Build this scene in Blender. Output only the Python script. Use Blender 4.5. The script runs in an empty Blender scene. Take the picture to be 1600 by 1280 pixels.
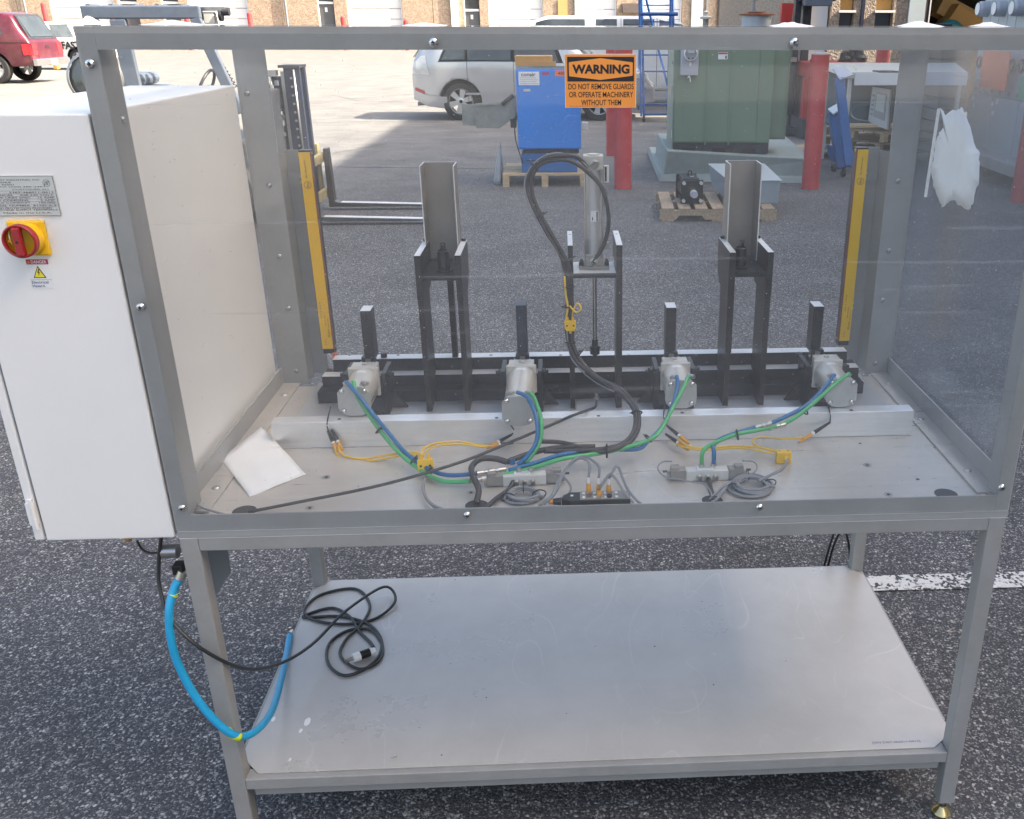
import bpy, bmesh, math, random
from mathutils import Vector, Matrix, noise
R = math.radians
random.seed(7)
sc = bpy.context.scene
col = sc.collection

# ---------------------------------------------------------------- camera
CAM = Vector((.713, -1.558, 1.6264)); FOC = 1481.34; PITCH = .4025; ROLL = .0022; YAW = .0569; PPX = 963.44; PPY = 666.16
fw = Vector((math.sin(YAW)*math.cos(PITCH), math.cos(YAW)*math.cos(PITCH), -math.sin(PITCH)))
rt = Vector((math.cos(YAW), -math.sin(YAW), 0)); up = rt.cross(fw)
rt, up = math.cos(ROLL)*rt+math.sin(ROLL)*up, -math.sin(ROLL)*rt+math.cos(ROLL)*up
cd = bpy.data.cameras.new('camera'); cam = bpy.data.objects.new('camera', cd); col.objects.link(cam)
cam.matrix_world = Matrix((( rt.x, up.x, -fw.x, CAM.x), (rt.y, up.y, -fw.y, CAM.y), (rt.z, up.z, -fw.z, CAM.z), (0, 0, 0, 1)))
cd.sensor_width = 36; cd.lens = FOC/1600*36; cd.shift_x = (800-PPX)/1600; cd.shift_y = (PPY-640)/1600
cd.clip_start = .05; cd.clip_end = 500
sc.camera = cam

# ---------------------------------------------------------------- light
SUN_EL = R(42); SUN_AZ = R(-12)       # azimuth of the sun measured from +x towards +y
w = bpy.data.worlds.new('World'); sc.world = w; w.use_nodes = True
nt = w.node_tree; nt.nodes.clear()
sky = nt.nodes.new('ShaderNodeTexSky'); sky.sky_type = 'NISHITA'; sky.sun_disc = False
sky.sun_elevation = SUN_EL; sky.sun_rotation = R(90)-SUN_AZ; sky.air_density = 1.0; sky.dust_density = 4.5; sky.ozone_density = .6
bg = nt.nodes.new('ShaderNodeBackground'); bg.inputs[1].default_value = .13
ow = nt.nodes.new('ShaderNodeOutputWorld'); nt.links.new(sky.outputs[0], bg.inputs[0]); nt.links.new(bg.outputs[0], ow.inputs[0])
sd = bpy.data.lights.new('sun', 'SUN'); so = bpy.data.objects.new('sun', sd); col.objects.link(so)
sd.energy = 4.6; sd.angle = R(.55); sd.color = (1, .95, .87)
sdir = Vector((math.cos(SUN_EL)*math.cos(SUN_AZ), math.cos(SUN_EL)*math.sin(SUN_AZ), math.sin(SUN_EL)))
so.rotation_euler = sdir.to_track_quat('Z', 'Y').to_euler(); so.location = sdir*40
sc.view_settings.view_transform = 'Standard'; sc.view_settings.look = 'None'; sc.view_settings.gamma = 1
sc.view_settings.use_curve_mapping = False; sc.view_settings.exposure = 2.0
sc.view_settings.use_white_balance = True; sc.view_settings.white_balance_temperature = 7500; sc.view_settings.white_balance_tint = 10
sc.cycles.max_bounces = 8; sc.cycles.transparent_max_bounces = 16; sc.cycles.glossy_bounces = 3; sc.cycles.diffuse_bounces = 3
sc.cycles.use_denoising = True; sc.cycles.sample_clamp_indirect = 6

# ---------------------------------------------------------------- surveying helpers: a sight line met with a known plane gives a place in the yard
def ray(px, py): return fw+(px-PPX)/FOC*rt+(PPY-py)/FOC*up
def Zp(px, py, z=0): d = ray(px, py); return CAM+d*((z-CAM.z)/d.z)
def Yp(px, py, y): d = ray(px, py); return CAM+d*((y-CAM.y)/d.y)

# ---------------------------------------------------------------- materials
MATS = {}
def mat(name, c, rough=.5, metal=0, var=.12, scale=8, bump=0, bscale=60, stretch=(1, 1, 1), dirt=0, dirtc=(.12, .1, .08), dscale=3, spec=.5, coat=0, rvar=0, scratch=0):
    m = bpy.data.materials.new(name); m.use_nodes = True; nt = m.node_tree; N = nt.nodes; L = nt.links
    b = N['Principled BSDF']; b.inputs['Roughness'].default_value = rough; b.inputs['Metallic'].default_value = metal
    b.inputs['Specular IOR Level'].default_value = spec; b.inputs['Coat Weight'].default_value = coat
    tc = N.new('ShaderNodeTexCoord'); mp = N.new('ShaderNodeMapping'); mp.inputs['Scale'].default_value = stretch
    L.new(tc.outputs['Object'], mp.inputs['Vector'])
    n1 = N.new('ShaderNodeTexNoise'); n1.inputs['Scale'].default_value = scale; n1.inputs['Detail'].default_value = 6; n1.inputs['Roughness'].default_value = .65
    L.new(mp.outputs[0], n1.inputs['Vector'])
    mr = N.new('ShaderNodeMapRange'); mr.inputs[1].default_value = .3; mr.inputs[2].default_value = .7; mr.inputs[3].default_value = 1-var; mr.inputs[4].default_value = 1+var
    L.new(n1.outputs[0], mr.inputs[0])
    mx = N.new('ShaderNodeMix'); mx.data_type = 'RGBA'; mx.blend_type = 'MULTIPLY'; mx.inputs[0].default_value = 1
    mx.inputs[6].default_value = (*c, 1); L.new(mr.outputs[0], mx.inputs[7]); out = mx.outputs[2]
    if dirt:
        n2 = N.new('ShaderNodeTexNoise'); n2.inputs['Scale'].default_value = dscale; n2.inputs['Detail'].default_value = 8; n2.inputs['Roughness'].default_value = .7
        L.new(tc.outputs['Object'], n2.inputs['Vector'])
        cr = N.new('ShaderNodeMapRange'); cr.inputs[1].default_value = .42; cr.inputs[2].default_value = .85; cr.inputs[4].default_value = dirt
        L.new(n2.outputs[0], cr.inputs[0])
        m2 = N.new('ShaderNodeMix'); m2.data_type = 'RGBA'; L.new(cr.outputs[0], m2.inputs[0]); L.new(out, m2.inputs[6]); m2.inputs[7].default_value = (*dirtc, 1); out = m2.outputs[2]
    if scratch:
        for k, (sc4, off, wdt, mlo) in enumerate(((3.2, 0, .005, .46), (5.5, 7, .007, .50), (9, 13, .010, .55))):
            ms = N.new('ShaderNodeMapping'); ms.inputs['Location'].default_value = (off, off*.7, 0); ms.inputs['Rotation'].default_value = (0, 0, k*.9); ms.inputs['Scale'].default_value = (1, .45, 1); L.new(tc.outputs['Object'], ms.inputs['Vector'])
            n4 = N.new('ShaderNodeTexNoise'); n4.inputs['Scale'].default_value = sc4; n4.inputs['Detail'].default_value = 1; n4.inputs['Distortion'].default_value = .8; L.new(ms.outputs[0], n4.inputs['Vector'])
            a4 = N.new('ShaderNodeMath'); a4.operation = 'SUBTRACT'; a4.inputs[1].default_value = .5; L.new(n4.outputs[0], a4.inputs[0]); b4 = N.new('ShaderNodeMath'); b4.operation = 'ABSOLUTE'; L.new(a4.outputs[0], b4.inputs[0])
            c4 = N.new('ShaderNodeMapRange'); c4.inputs[1].default_value = 0; c4.inputs[2].default_value = wdt; c4.inputs[3].default_value = scratch; c4.inputs[4].default_value = 0; L.new(b4.outputs[0], c4.inputs[0])
            n5 = N.new('ShaderNodeTexNoise'); n5.inputs['Scale'].default_value = sc4*1.3; n5.inputs['Detail'].default_value = 3; L.new(ms.outputs[0], n5.inputs['Vector'])
            d4 = N.new('ShaderNodeMapRange'); d4.inputs[1].default_value = mlo; d4.inputs[2].default_value = mlo+.12; L.new(n5.outputs[0], d4.inputs[0]); e4 = N.new('ShaderNodeMath'); e4.operation = 'MULTIPLY'; L.new(c4.outputs[0], e4.inputs[0]); L.new(d4.outputs[0], e4.inputs[1])
            m4 = N.new('ShaderNodeMix'); m4.data_type = 'RGBA'; L.new(e4.outputs[0], m4.inputs[0]); L.new(out, m4.inputs[6]); m4.inputs[7].default_value = (.74, .73, .71, 1); out = m4.outputs[2]
    L.new(out, b.inputs['Base Color'])
    if rvar:
        m3 = N.new('ShaderNodeMapRange'); m3.inputs[1].default_value = .3; m3.inputs[2].default_value = .7; m3.inputs[3].default_value = max(.02, rough-rvar); m3.inputs[4].default_value = rough+rvar
        L.new(n1.outputs[0], m3.inputs[0]); L.new(m3.outputs[0], b.inputs['Roughness'])
    if bump:
        n3 = N.new('ShaderNodeTexNoise'); n3.inputs['Scale'].default_value = bscale; n3.inputs['Detail'].default_value = 4; L.new(mp.outputs[0], n3.inputs['Vector'])
        bp = N.new('ShaderNodeBump'); bp.inputs['Strength'].default_value = bump; bp.inputs['Distance'].default_value = .01
        L.new(n3.outputs[0], bp.inputs['Height']); L.new(bp.outputs[0], b.inputs['Normal'])
    MATS[name] = m; return m
M = MATS
mat('frame_paint', (.335, .34, .34), .42, .1, .07, 5, .05, 120, dirt=.45, dirtc=(.2, .19, .17), dscale=9, rvar=.08)
mat('rail_paint', (.36, .365, .365), .45, .05, .06, 6, .04, 150, dirt=.3, dirtc=(.22, .2, .18), dscale=14)
mat('stainless_floor', (.575, .54, .50), .34, .33, .06, 7, .03, 200, stretch=(1, 8, 1), dirt=.35, dirtc=(.3, .28, .25), dscale=6, rvar=.08, scratch=.25)
mat('shelf_metal', (.50, .485, .465), .33, .22, .07, 2.2, 0, 160, dirt=.6, dirtc=(.34, .33, .31), dscale=3.2, rvar=.10, scratch=.26)
mat('aluminium', (.78, .785, .79), .36, .5, .07, 9, .03, 200, stretch=(1, 14, 14), dirt=.3, dirtc=(.35, .33, .3), dscale=8)
mat('aluminium_plate', (.60, .61, .62), .38, .6, .06, 9, .03, 150, stretch=(1, 9, 1), dirt=.25, dirtc=(.35, .34, .32), dscale=7)
mat('bare_edge_and_highlight', (.72, .73, .74), .4, .25, .08, 20, dirt=.2)  # bare metal edges, and the highlight lines painted along the deck front
mat('black_oxide', (.014, .014, .018), .42, .2, .35, 40, .15, 220, dirt=.22, dirtc=(.07, .07, .08), dscale=60)
mat('black_steel_side', (.034, .031, .033), .36, .5, .25, 30, .1, 200, dirt=.3, dirtc=(.14, .12, .115), dscale=12)
mat('black_rubber', (.018, .018, .02), .5, 0, .2, 30)
mat('black_plastic', (.02, .02, .022), .4, 0, .15, 30)
mat('chute_steel', (.36, .33, .305), .42, .45, .12, 6, .04, 90, stretch=(1, 1, .3), dirt=.4, dirtc=(.22, .19, .17), dscale=10)
mat('cylinder_cream', (.55, .53, .49), .38, .25, .07, 12, dirt=.3, dirtc=(.4, .34, .27), dscale=25)
mat('cap_grey', (.50, .515, .52), .42, .35, .06, 14, dirt=.4, dirtc=(.36, .29, .21), dscale=30)
mat('chrome', (.75, .75, .76), .15, 1, .05, 20)
mat('fitting_metal', (.55, .53, .5), .28, .9, .12, 60)
mat('hose_blue', (.008, .14, .34), .32, 0, .1, 30)
mat('hose_green', (.06, .42, .16), .32, 0, .1, 30)
mat('hose_grey', (.24, .25, .27), .45, 0, .1, 40)
mat('hose_dark', (.045, .043, .045), .42, 0, .2, 40)
mat('wire_yellow', (.80, .50, .05), .42, 0, .08, 40)
mat('yellow_plastic', (.85, .50, .02), .4, 0, .06, 30, dirt=.15, dirtc=(.4, .25, .05), dscale=40)
mat('curtain_yellow', (.86, .50, .015), .38, .1, .05, 12)
mat('amber', (.75, .33, .03), .35, 0, .1, 50)
mat('valve_grey', (.60, .60, .58), .45, 0, .06, 30)
mat('valve_dark_grey', (.28, .27, .25), .5, 0, .1, 30)
mat('cabinet_white', (.81, .81, .81), .36, 0, .02, 4, .02, 300, dirt=.06, dirtc=(.55, .55, .55), dscale=6)
mat('paper', (.80, .81, .82), .8, 0, .04, 20, .15, 20)
mat('red_paint', (.50, .045, .05), .45, 0, .12, 5, .05, 40, dirt=.25, dirtc=(.5, .2, .18), dscale=5)
mat('switch_red', (.36, .025, .035), .38, 0, .08, 30)
mat('print_black', (.02, .015, .02), .6, 0, .05, 30)
mat('print_red', (.45, .03, .09), .5, 0, .05, 30)
mat('print_navy', (.05, .06, .22), .6, 0, .05, 30)
mat('label_white', (.78, .8, .82), .45, 0, .03, 30)
mat('label_silver', (.62, .66, .68), .3, .5, .05, 30)
mat('sign_orange', (.95, .33, .06), .4, 0, .03, 14)
mat('sticker_orange', (.90, .15, .03), .5, 0, .06, 14)
mat('hazard_yellow', (.85, .75, .05), .5, 0, .04, 30)
mat('brass', (.60, .50, .25), .25, .9, .1, 40)
mat('copper_tan', (.45, .25, .08), .5, .2, .15, 60)
mat('air_hose_blue', (.0, .33, .62), .36, 0, .08, 14, .08, 90)
mat('tape_lime', (.50, .62, .03), .5, 0, .15, 40)
mat('power_cord', (.028, .032, .036), .42, 0, .15, 40)
mat('foam_white', (.82, .82, .82), .85, 0, .04, 20, .2, 30)
mat('residue_white', (.90, .90, .90), .75, 0, .05, 14, .35, 22)
mat('car_silver', (.52, .54, .57), .25, .5, .03, 2, coat=.6)
mat('car_maroon', (.105, .009, .028), .3, .2, .15, 2, dirt=.3, dirtc=(.4, .25, .2), dscale=1.5, coat=.4)
mat('car_white', (.78, .79, .80), .3, 0, .03, 2, coat=.4)
mat('car_glass', (.04, .05, .055), .08, 0, .3, 3, spec=.9)
mat('tyre', (.022, .022, .024), .8, 0, .2, 20)
mat('wheel_alloy', (.55, .56, .57), .3, .7, .06, 20)
mat('dark_under', (.012, .012, .013), .8, 0, .2, 20)
mat('tail_red', (.5, .02, .03), .2, 0, .1, 10, coat=.5)
mat('lamp_clear', (.6, .62, .63), .15, .2, .15, 20, coat=.6)
mat('machine_blue', (.008, .215, .72), .38, 0, .08, 3, .05, 20, dirt=.18, dirtc=(.05, .3, .62), dscale=5, scratch=.15)
mat('machine_blue_dark', (.012, .12, .36), .45, 0, .12, 4, dirt=.3, dirtc=(.03, .08, .2), dscale=6)
mat('cart_blue', (.015, .12, .36), .45, 0, .15, 6, dirt=.3, dirtc=(.03, .05, .1), dscale=9)
mat('ladder_blue', (.015, .09, .30), .4, .2, .1, 10)
mat('bin_grey', (.29, .31, .305), .45, .4, .2, 9, .1, 30, dirt=.4, dirtc=(.13, .13, .12), dscale=7)
mat('cardboard', (.52, .31, .13), .85, 0, .1, 8)
mat('pallet_wood', (.50, .38, .24), .8, 0, .18, 5, .3, 60, stretch=(1, 9, 9), dirt=.3, dirtc=(.2, .15, .1), dscale=6)
mat('old_pallet_wood', (.36, .28, .20), .85, 0, .25, 5, .4, 60, stretch=(9, 1, 9), dirt=.45, dirtc=(.14, .11, .09), dscale=6)
mat('concrete_green', (.30, .36, .35), .8, 0, .12, 5, .4, 14, dirt=.3, dirtc=(.2, .25, .25), dscale=3)
mat('transformer_green', (.135, .215, .155), .45, 0, .08, 3, .05, 60, dirt=.3, dirtc=(.16, .24, .17), dscale=2.5)
mat('transformer_pale', (.26, .34, .28), .5, 0, .08, 3, dirt=.3, dirtc=(.16, .24, .17), dscale=2.5)
mat('meter_grey', (.40, .43, .50), .4, .2, .05, 10)
mat('box_grey_blue', (.27, .33, .38), .42, .1, .06, 6, dirt=.2, dirtc=(.2, .22, .24))
mat('switchgear_grey', (.42, .48, .51), .45, .05, .05, 3, dirt=.2, dirtc=(.33, .37, .39), dscale=2)
mat('fork_steel', (.13, .125, .12), .38, .7, .25, 10, dirt=.4, dirtc=(.2, .15, .10), dscale=9)
mat('dark_polished', (.10, .10, .11), .22, .9, .1, 30)
mat('motor_black', (.02, .022, .024), .4, .3, .2, 30)
mat('plastic_bag', (.33, .38, .42), .4, 0, .15, 14, .5, 30)
mat('window_dark', (.05, .055, .065), .12, 0, .2, 2, spec=.8)
mat('door_grey', (.085, .09, .10), .5, 0, .08, 3)
mat('garage_white', (.62, .64, .67), .55, 0, .04, 2, dirt=.12, dirtc=(.5, .51, .52), dscale=1)
mat('trim_white', (.75, .74, .72), .6, 0, .05, 4)
mat('pipe_grey', (.22, .24, .26), .5, .3, .1, 5)
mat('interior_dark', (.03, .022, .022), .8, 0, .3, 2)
mat('navy_paint', (.018, .026, .05), .45, 0, .15, 4)
mat('forklift_dark', (.035, .04, .052), .45, .3, .3, 8, .2, 30, dirt=.4, dirtc=(.16, .15, .15), dscale=9)
mat('guard_slate', (.11, .14, .19), .4, .2, .15, 6, dirt=.3, dirtc=(.22, .24, .27), dscale=5)
mat('forklift_yellow', (.36, .31, .17), .5, .1, .25, 9, dirt=.5, dirtc=(.2, .16, .09), dscale=12)
mat('steel_worn', (.42, .42, .43), .3, .85, .15, 12, dirt=.3)
mat('machine_red', (.45, .03, .03), .4, 0, .12, 4, dirt=.3, dirtc=(.15, .04, .04), dscale=4)
mat('crack_dark', (.045, .045, .05), .9, 0, .2, 10)
mat('rust', (.25, .10, .06), .85, .1, .25, 10)
mat('tank_grey_blue', (.38, .44, .50), .5, .1, .1, 4)
mat('hood_cream', (.55, .56, .52), .45, 0, .06, 4, dirt=.2, dirtc=(.4, .4, .36))
mat('monitor_white', (.68, .71, .75), .4, 0, .03, 8)
mat('screen_grey', (.42, .46, .52), .2, 0, .06, 8)
mat('lime_green', (.05, .4, .22), .5, 0, .1, 8)
mat('concrete_plain', (.40, .39, .37), .85, 0, .12, 4, .4, 20, dirt=.25)
mat('teal_cloth', (.03, .22, .24), .6, 0, .2, 8)
mat('orange_rust', (.75, .18, .05), .6, 0, .1, 30)

def pebble(name, c1, c2, sc_=22):
    m = bpy.data.materials.new(name); m.use_nodes = True; N = m.node_tree.nodes; L = m.node_tree.links; b = N['Principled BSDF']; b.inputs['Roughness'].default_value = .9
    tc = N.new('ShaderNodeTexCoord'); v = N.new('ShaderNodeTexVoronoi'); v.inputs['Scale'].default_value = sc_; L.new(tc.outputs['Object'], v.inputs['Vector'])
    sp = N.new('ShaderNodeSeparateColor'); L.new(v.outputs['Color'], sp.inputs[0])
    cr = N.new('ShaderNodeValToRGB'); e = cr.color_ramp.elements; e[0].color = (*c1, 1); e[1].color = (*c2, 1); L.new(sp.outputs[0], cr.inputs[0]); L.new(cr.outputs[0], b.inputs['Base Color'])
    bp = N.new('ShaderNodeBump'); bp.inputs['Strength'].default_value = .6; bp.inputs['Distance'].default_value = .02; bp.invert = True; L.new(v.outputs['Distance'], bp.inputs['Height']); L.new(bp.outputs[0], b.inputs['Normal'])
    MATS[name] = m
pebble('pebble_panel', (.27, .20, .15), (.44, .345, .265), 13)
pebble('pebble_near', (.25, .19, .15), (.44, .36, .29), 34)
pebble('pebble_panel_plain', (.30, .215, .16), (.38, .29, .22), 9)

def asphalt():
    m = bpy.data.materials.new('asphalt'); m.use_nodes = True; N = m.node_tree.nodes; L = m.node_tree.links; b = N['Principled BSDF']; b.inputs['Roughness'].default_value = .78
    tc = N.new('ShaderNodeTexCoord')
    wn = N.new('ShaderNodeTexNoise'); wn.inputs['Scale'].default_value = 60; L.new(tc.outputs['Object'], wn.inputs['Vector'])
    wm = N.new('ShaderNodeMix'); wm.data_type = 'VECTOR'; wm.inputs[0].default_value = .012; L.new(tc.outputs['Object'], wm.inputs[4]); L.new(wn.outputs['Color'], wm.inputs[5])
    v = N.new('ShaderNodeTexVoronoi'); v.inputs['Scale'].default_value = 112; L.new(wm.outputs[1], v.inputs['Vector'])
    v2 = N.new('ShaderNodeTexVoronoi'); v2.inputs['Scale'].default_value = 260; L.new(wm.outputs[1], v2.inputs['Vector'])
    sp = N.new('ShaderNodeSeparateColor'); L.new(v.outputs['Color'], sp.inputs[0])
    sp2 = N.new('ShaderNodeSeparateColor'); L.new(v2.outputs['Color'], sp2.inputs[0])
    cr = N.new('ShaderNodeValToRGB'); cr.color_ramp.interpolation = 'LINEAR'; el = cr.color_ramp.elements
    el[0].color = (.036, .038, .043, 1); el[1].position = 1; el[1].color = (.52, .51, .50, 1)
    for p, c in ((.48, (.052, .055, .063)), (.74, (.090, .093, .101)), (.82, (.19, .19, .192)), (.93, (.36, .355, .345))):
        e = el.new(p); e.color = (*c, 1)
    L.new(sp.outputs[0], cr.inputs[0])
    cr2 = N.new('ShaderNodeValToRGB'); el = cr2.color_ramp.elements; el[0].color = (.036, .038, .045, 1); el[1].position = 1; el[1].color = (.34, .335, .33, 1)
    e = el.new(.7); e.color = (.062, .065, .074, 1); L.new(sp2.outputs[0], cr2.inputs[0])
    # stones show their round middle, binder fills the joints
    ed = N.new('ShaderNodeMapRange'); ed.inputs[1].default_value = .32; ed.inputs[2].default_value = .55; ed.inputs[3].default_value = 1; ed.inputs[4].default_value = 0; L.new(v.outputs['Distance'], ed.inputs[0])
    mm = N.new('ShaderNodeMix'); mm.data_type = 'RGBA'; L.new(ed.outputs[0], mm.inputs[0]); L.new(cr2.outputs[0], mm.inputs[6]); L.new(cr.outputs[0], mm.inputs[7])
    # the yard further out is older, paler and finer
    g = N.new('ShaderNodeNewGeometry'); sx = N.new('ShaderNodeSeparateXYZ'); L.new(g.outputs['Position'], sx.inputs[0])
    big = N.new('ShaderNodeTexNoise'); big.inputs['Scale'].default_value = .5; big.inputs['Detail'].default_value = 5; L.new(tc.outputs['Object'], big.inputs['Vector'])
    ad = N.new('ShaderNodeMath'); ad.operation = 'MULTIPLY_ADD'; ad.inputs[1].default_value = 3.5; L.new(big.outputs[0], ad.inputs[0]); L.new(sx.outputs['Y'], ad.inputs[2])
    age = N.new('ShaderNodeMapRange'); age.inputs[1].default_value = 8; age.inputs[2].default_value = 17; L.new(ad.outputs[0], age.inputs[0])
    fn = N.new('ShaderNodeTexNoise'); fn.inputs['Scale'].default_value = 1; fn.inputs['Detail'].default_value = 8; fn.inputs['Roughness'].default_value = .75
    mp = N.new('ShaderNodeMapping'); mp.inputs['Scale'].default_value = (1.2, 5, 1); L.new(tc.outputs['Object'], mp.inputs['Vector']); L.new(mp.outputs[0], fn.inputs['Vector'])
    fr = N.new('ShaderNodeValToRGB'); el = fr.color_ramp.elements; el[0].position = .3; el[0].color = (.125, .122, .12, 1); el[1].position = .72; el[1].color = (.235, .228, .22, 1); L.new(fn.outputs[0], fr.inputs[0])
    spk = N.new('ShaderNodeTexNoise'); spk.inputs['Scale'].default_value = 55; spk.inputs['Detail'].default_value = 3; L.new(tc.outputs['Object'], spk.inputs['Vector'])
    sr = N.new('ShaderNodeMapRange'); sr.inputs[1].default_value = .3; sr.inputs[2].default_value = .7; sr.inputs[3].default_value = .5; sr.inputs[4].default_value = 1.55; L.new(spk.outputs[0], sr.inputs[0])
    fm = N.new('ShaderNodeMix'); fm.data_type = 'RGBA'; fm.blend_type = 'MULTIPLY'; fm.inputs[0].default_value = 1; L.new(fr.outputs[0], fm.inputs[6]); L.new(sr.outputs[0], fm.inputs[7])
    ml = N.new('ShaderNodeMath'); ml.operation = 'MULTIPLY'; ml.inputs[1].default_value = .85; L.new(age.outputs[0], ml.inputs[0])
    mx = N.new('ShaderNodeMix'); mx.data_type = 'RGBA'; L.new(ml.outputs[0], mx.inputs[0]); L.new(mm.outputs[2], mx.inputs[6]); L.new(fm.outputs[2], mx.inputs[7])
    br = N.new('ShaderNodeTexNoise'); br.inputs['Scale'].default_value = 9; br.inputs['Detail'].default_value = 4; L.new(tc.outputs['Object'], br.inputs['Vector'])
    bb = N.new('ShaderNodeMapRange'); bb.inputs[1].default_value = .66; bb.inputs[2].default_value = .78; bb.inputs[4].default_value = .35; L.new(br.outputs[0], bb.inputs[0])
    mb = N.new('ShaderNodeMix'); mb.data_type = 'RGBA'; mb.blend_type = 'MULTIPLY'; L.new(bb.outputs[0], mb.inputs[0]); L.new(mx.outputs[2], mb.inputs[6]); mb.inputs[7].default_value = (1.0, .72, .5, 1)
    st = N.new('ShaderNodeTexNoise'); st.inputs['Scale'].default_value = 1.4; st.inputs['Detail'].default_value = 7; st.inputs['Roughness'].default_value = .7; L.new(tc.outputs['Object'], st.inputs['Vector'])
    s2 = N.new('ShaderNodeMapRange'); s2.inputs[1].default_value = .3; s2.inputs[2].default_value = .72; s2.inputs[3].default_value = 1.28; s2.inputs[4].default_value = .72; L.new(st.outputs[0], s2.inputs[0])
    s3 = N.new('ShaderNodeMix'); s3.data_type = 'RGBA'; s3.blend_type = 'MULTIPLY'; s3.inputs[0].default_value = 1; L.new(mb.outputs[2], s3.inputs[6]); L.new(s2.outputs[0], s3.inputs[7])
    L.new(s3.outputs[2], b.inputs['Base Color'])
    bp = N.new('ShaderNodeBump'); bp.inputs['Strength'].default_value = .75; bp.inputs['Distance'].default_value = .006; bp.invert = True; L.new(v.outputs['Distance'], bp.inputs['Height']); L.new(bp.outputs[0], b.inputs['Normal'])
    MATS['asphalt'] = m
    # white paint worn off the stones in patches
    p = bpy.data.materials.new('line_paint'); p.use_nodes = True; N = p.node_tree.nodes; L = p.node_tree.links; b = N['Principled BSDF']; b.inputs['Roughness'].default_value = .7
    tc = N.new('ShaderNodeTexCoord'); v = N.new('ShaderNodeTexVoronoi'); v.inputs['Scale'].default_value = 112; L.new(tc.outputs['Object'], v.inputs['Vector'])
    sp = N.new('ShaderNodeSeparateColor'); L.new(v.outputs['Color'], sp.inputs[0]); n = N.new('ShaderNodeTexNoise'); n.inputs['Scale'].default_value = 9; n.inputs['Detail'].default_value = 6; L.new(tc.outputs['Object'], n.inputs['Vector'])
    a = N.new('ShaderNodeMath'); a.operation = 'MULTIPLY_ADD'; a.inputs[1].default_value = .35; L.new(sp.outputs[1], a.inputs[0]); L.new(n.outputs[0], a.inputs[2])
    r = N.new('ShaderNodeMapRange'); r.inputs[1].default_value = .66; r.inputs[2].default_value = .74; L.new(a.outputs[0], r.inputs[0])
    m2 = N.new('ShaderNodeMix'); m2.data_type = 'RGBA'; L.new(r.outputs[0], m2.inputs[0]); m2.inputs[7].default_value = (.06, .06, .065, 1); m2.inputs[6].default_value = (.62, .62, .61, 1); L.new(m2.outputs[2], b.inputs['Base Color'])
    bp = N.new('ShaderNodeBump'); bp.inputs['Strength'].default_value = .7; bp.inputs['Distance'].default_value = .006; bp.invert = True; L.new(v.outputs['Distance'], bp.inputs['Height']); L.new(bp.outputs[0], b.inputs['Normal'])
    MATS['line_paint'] = p
asphalt()

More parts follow.
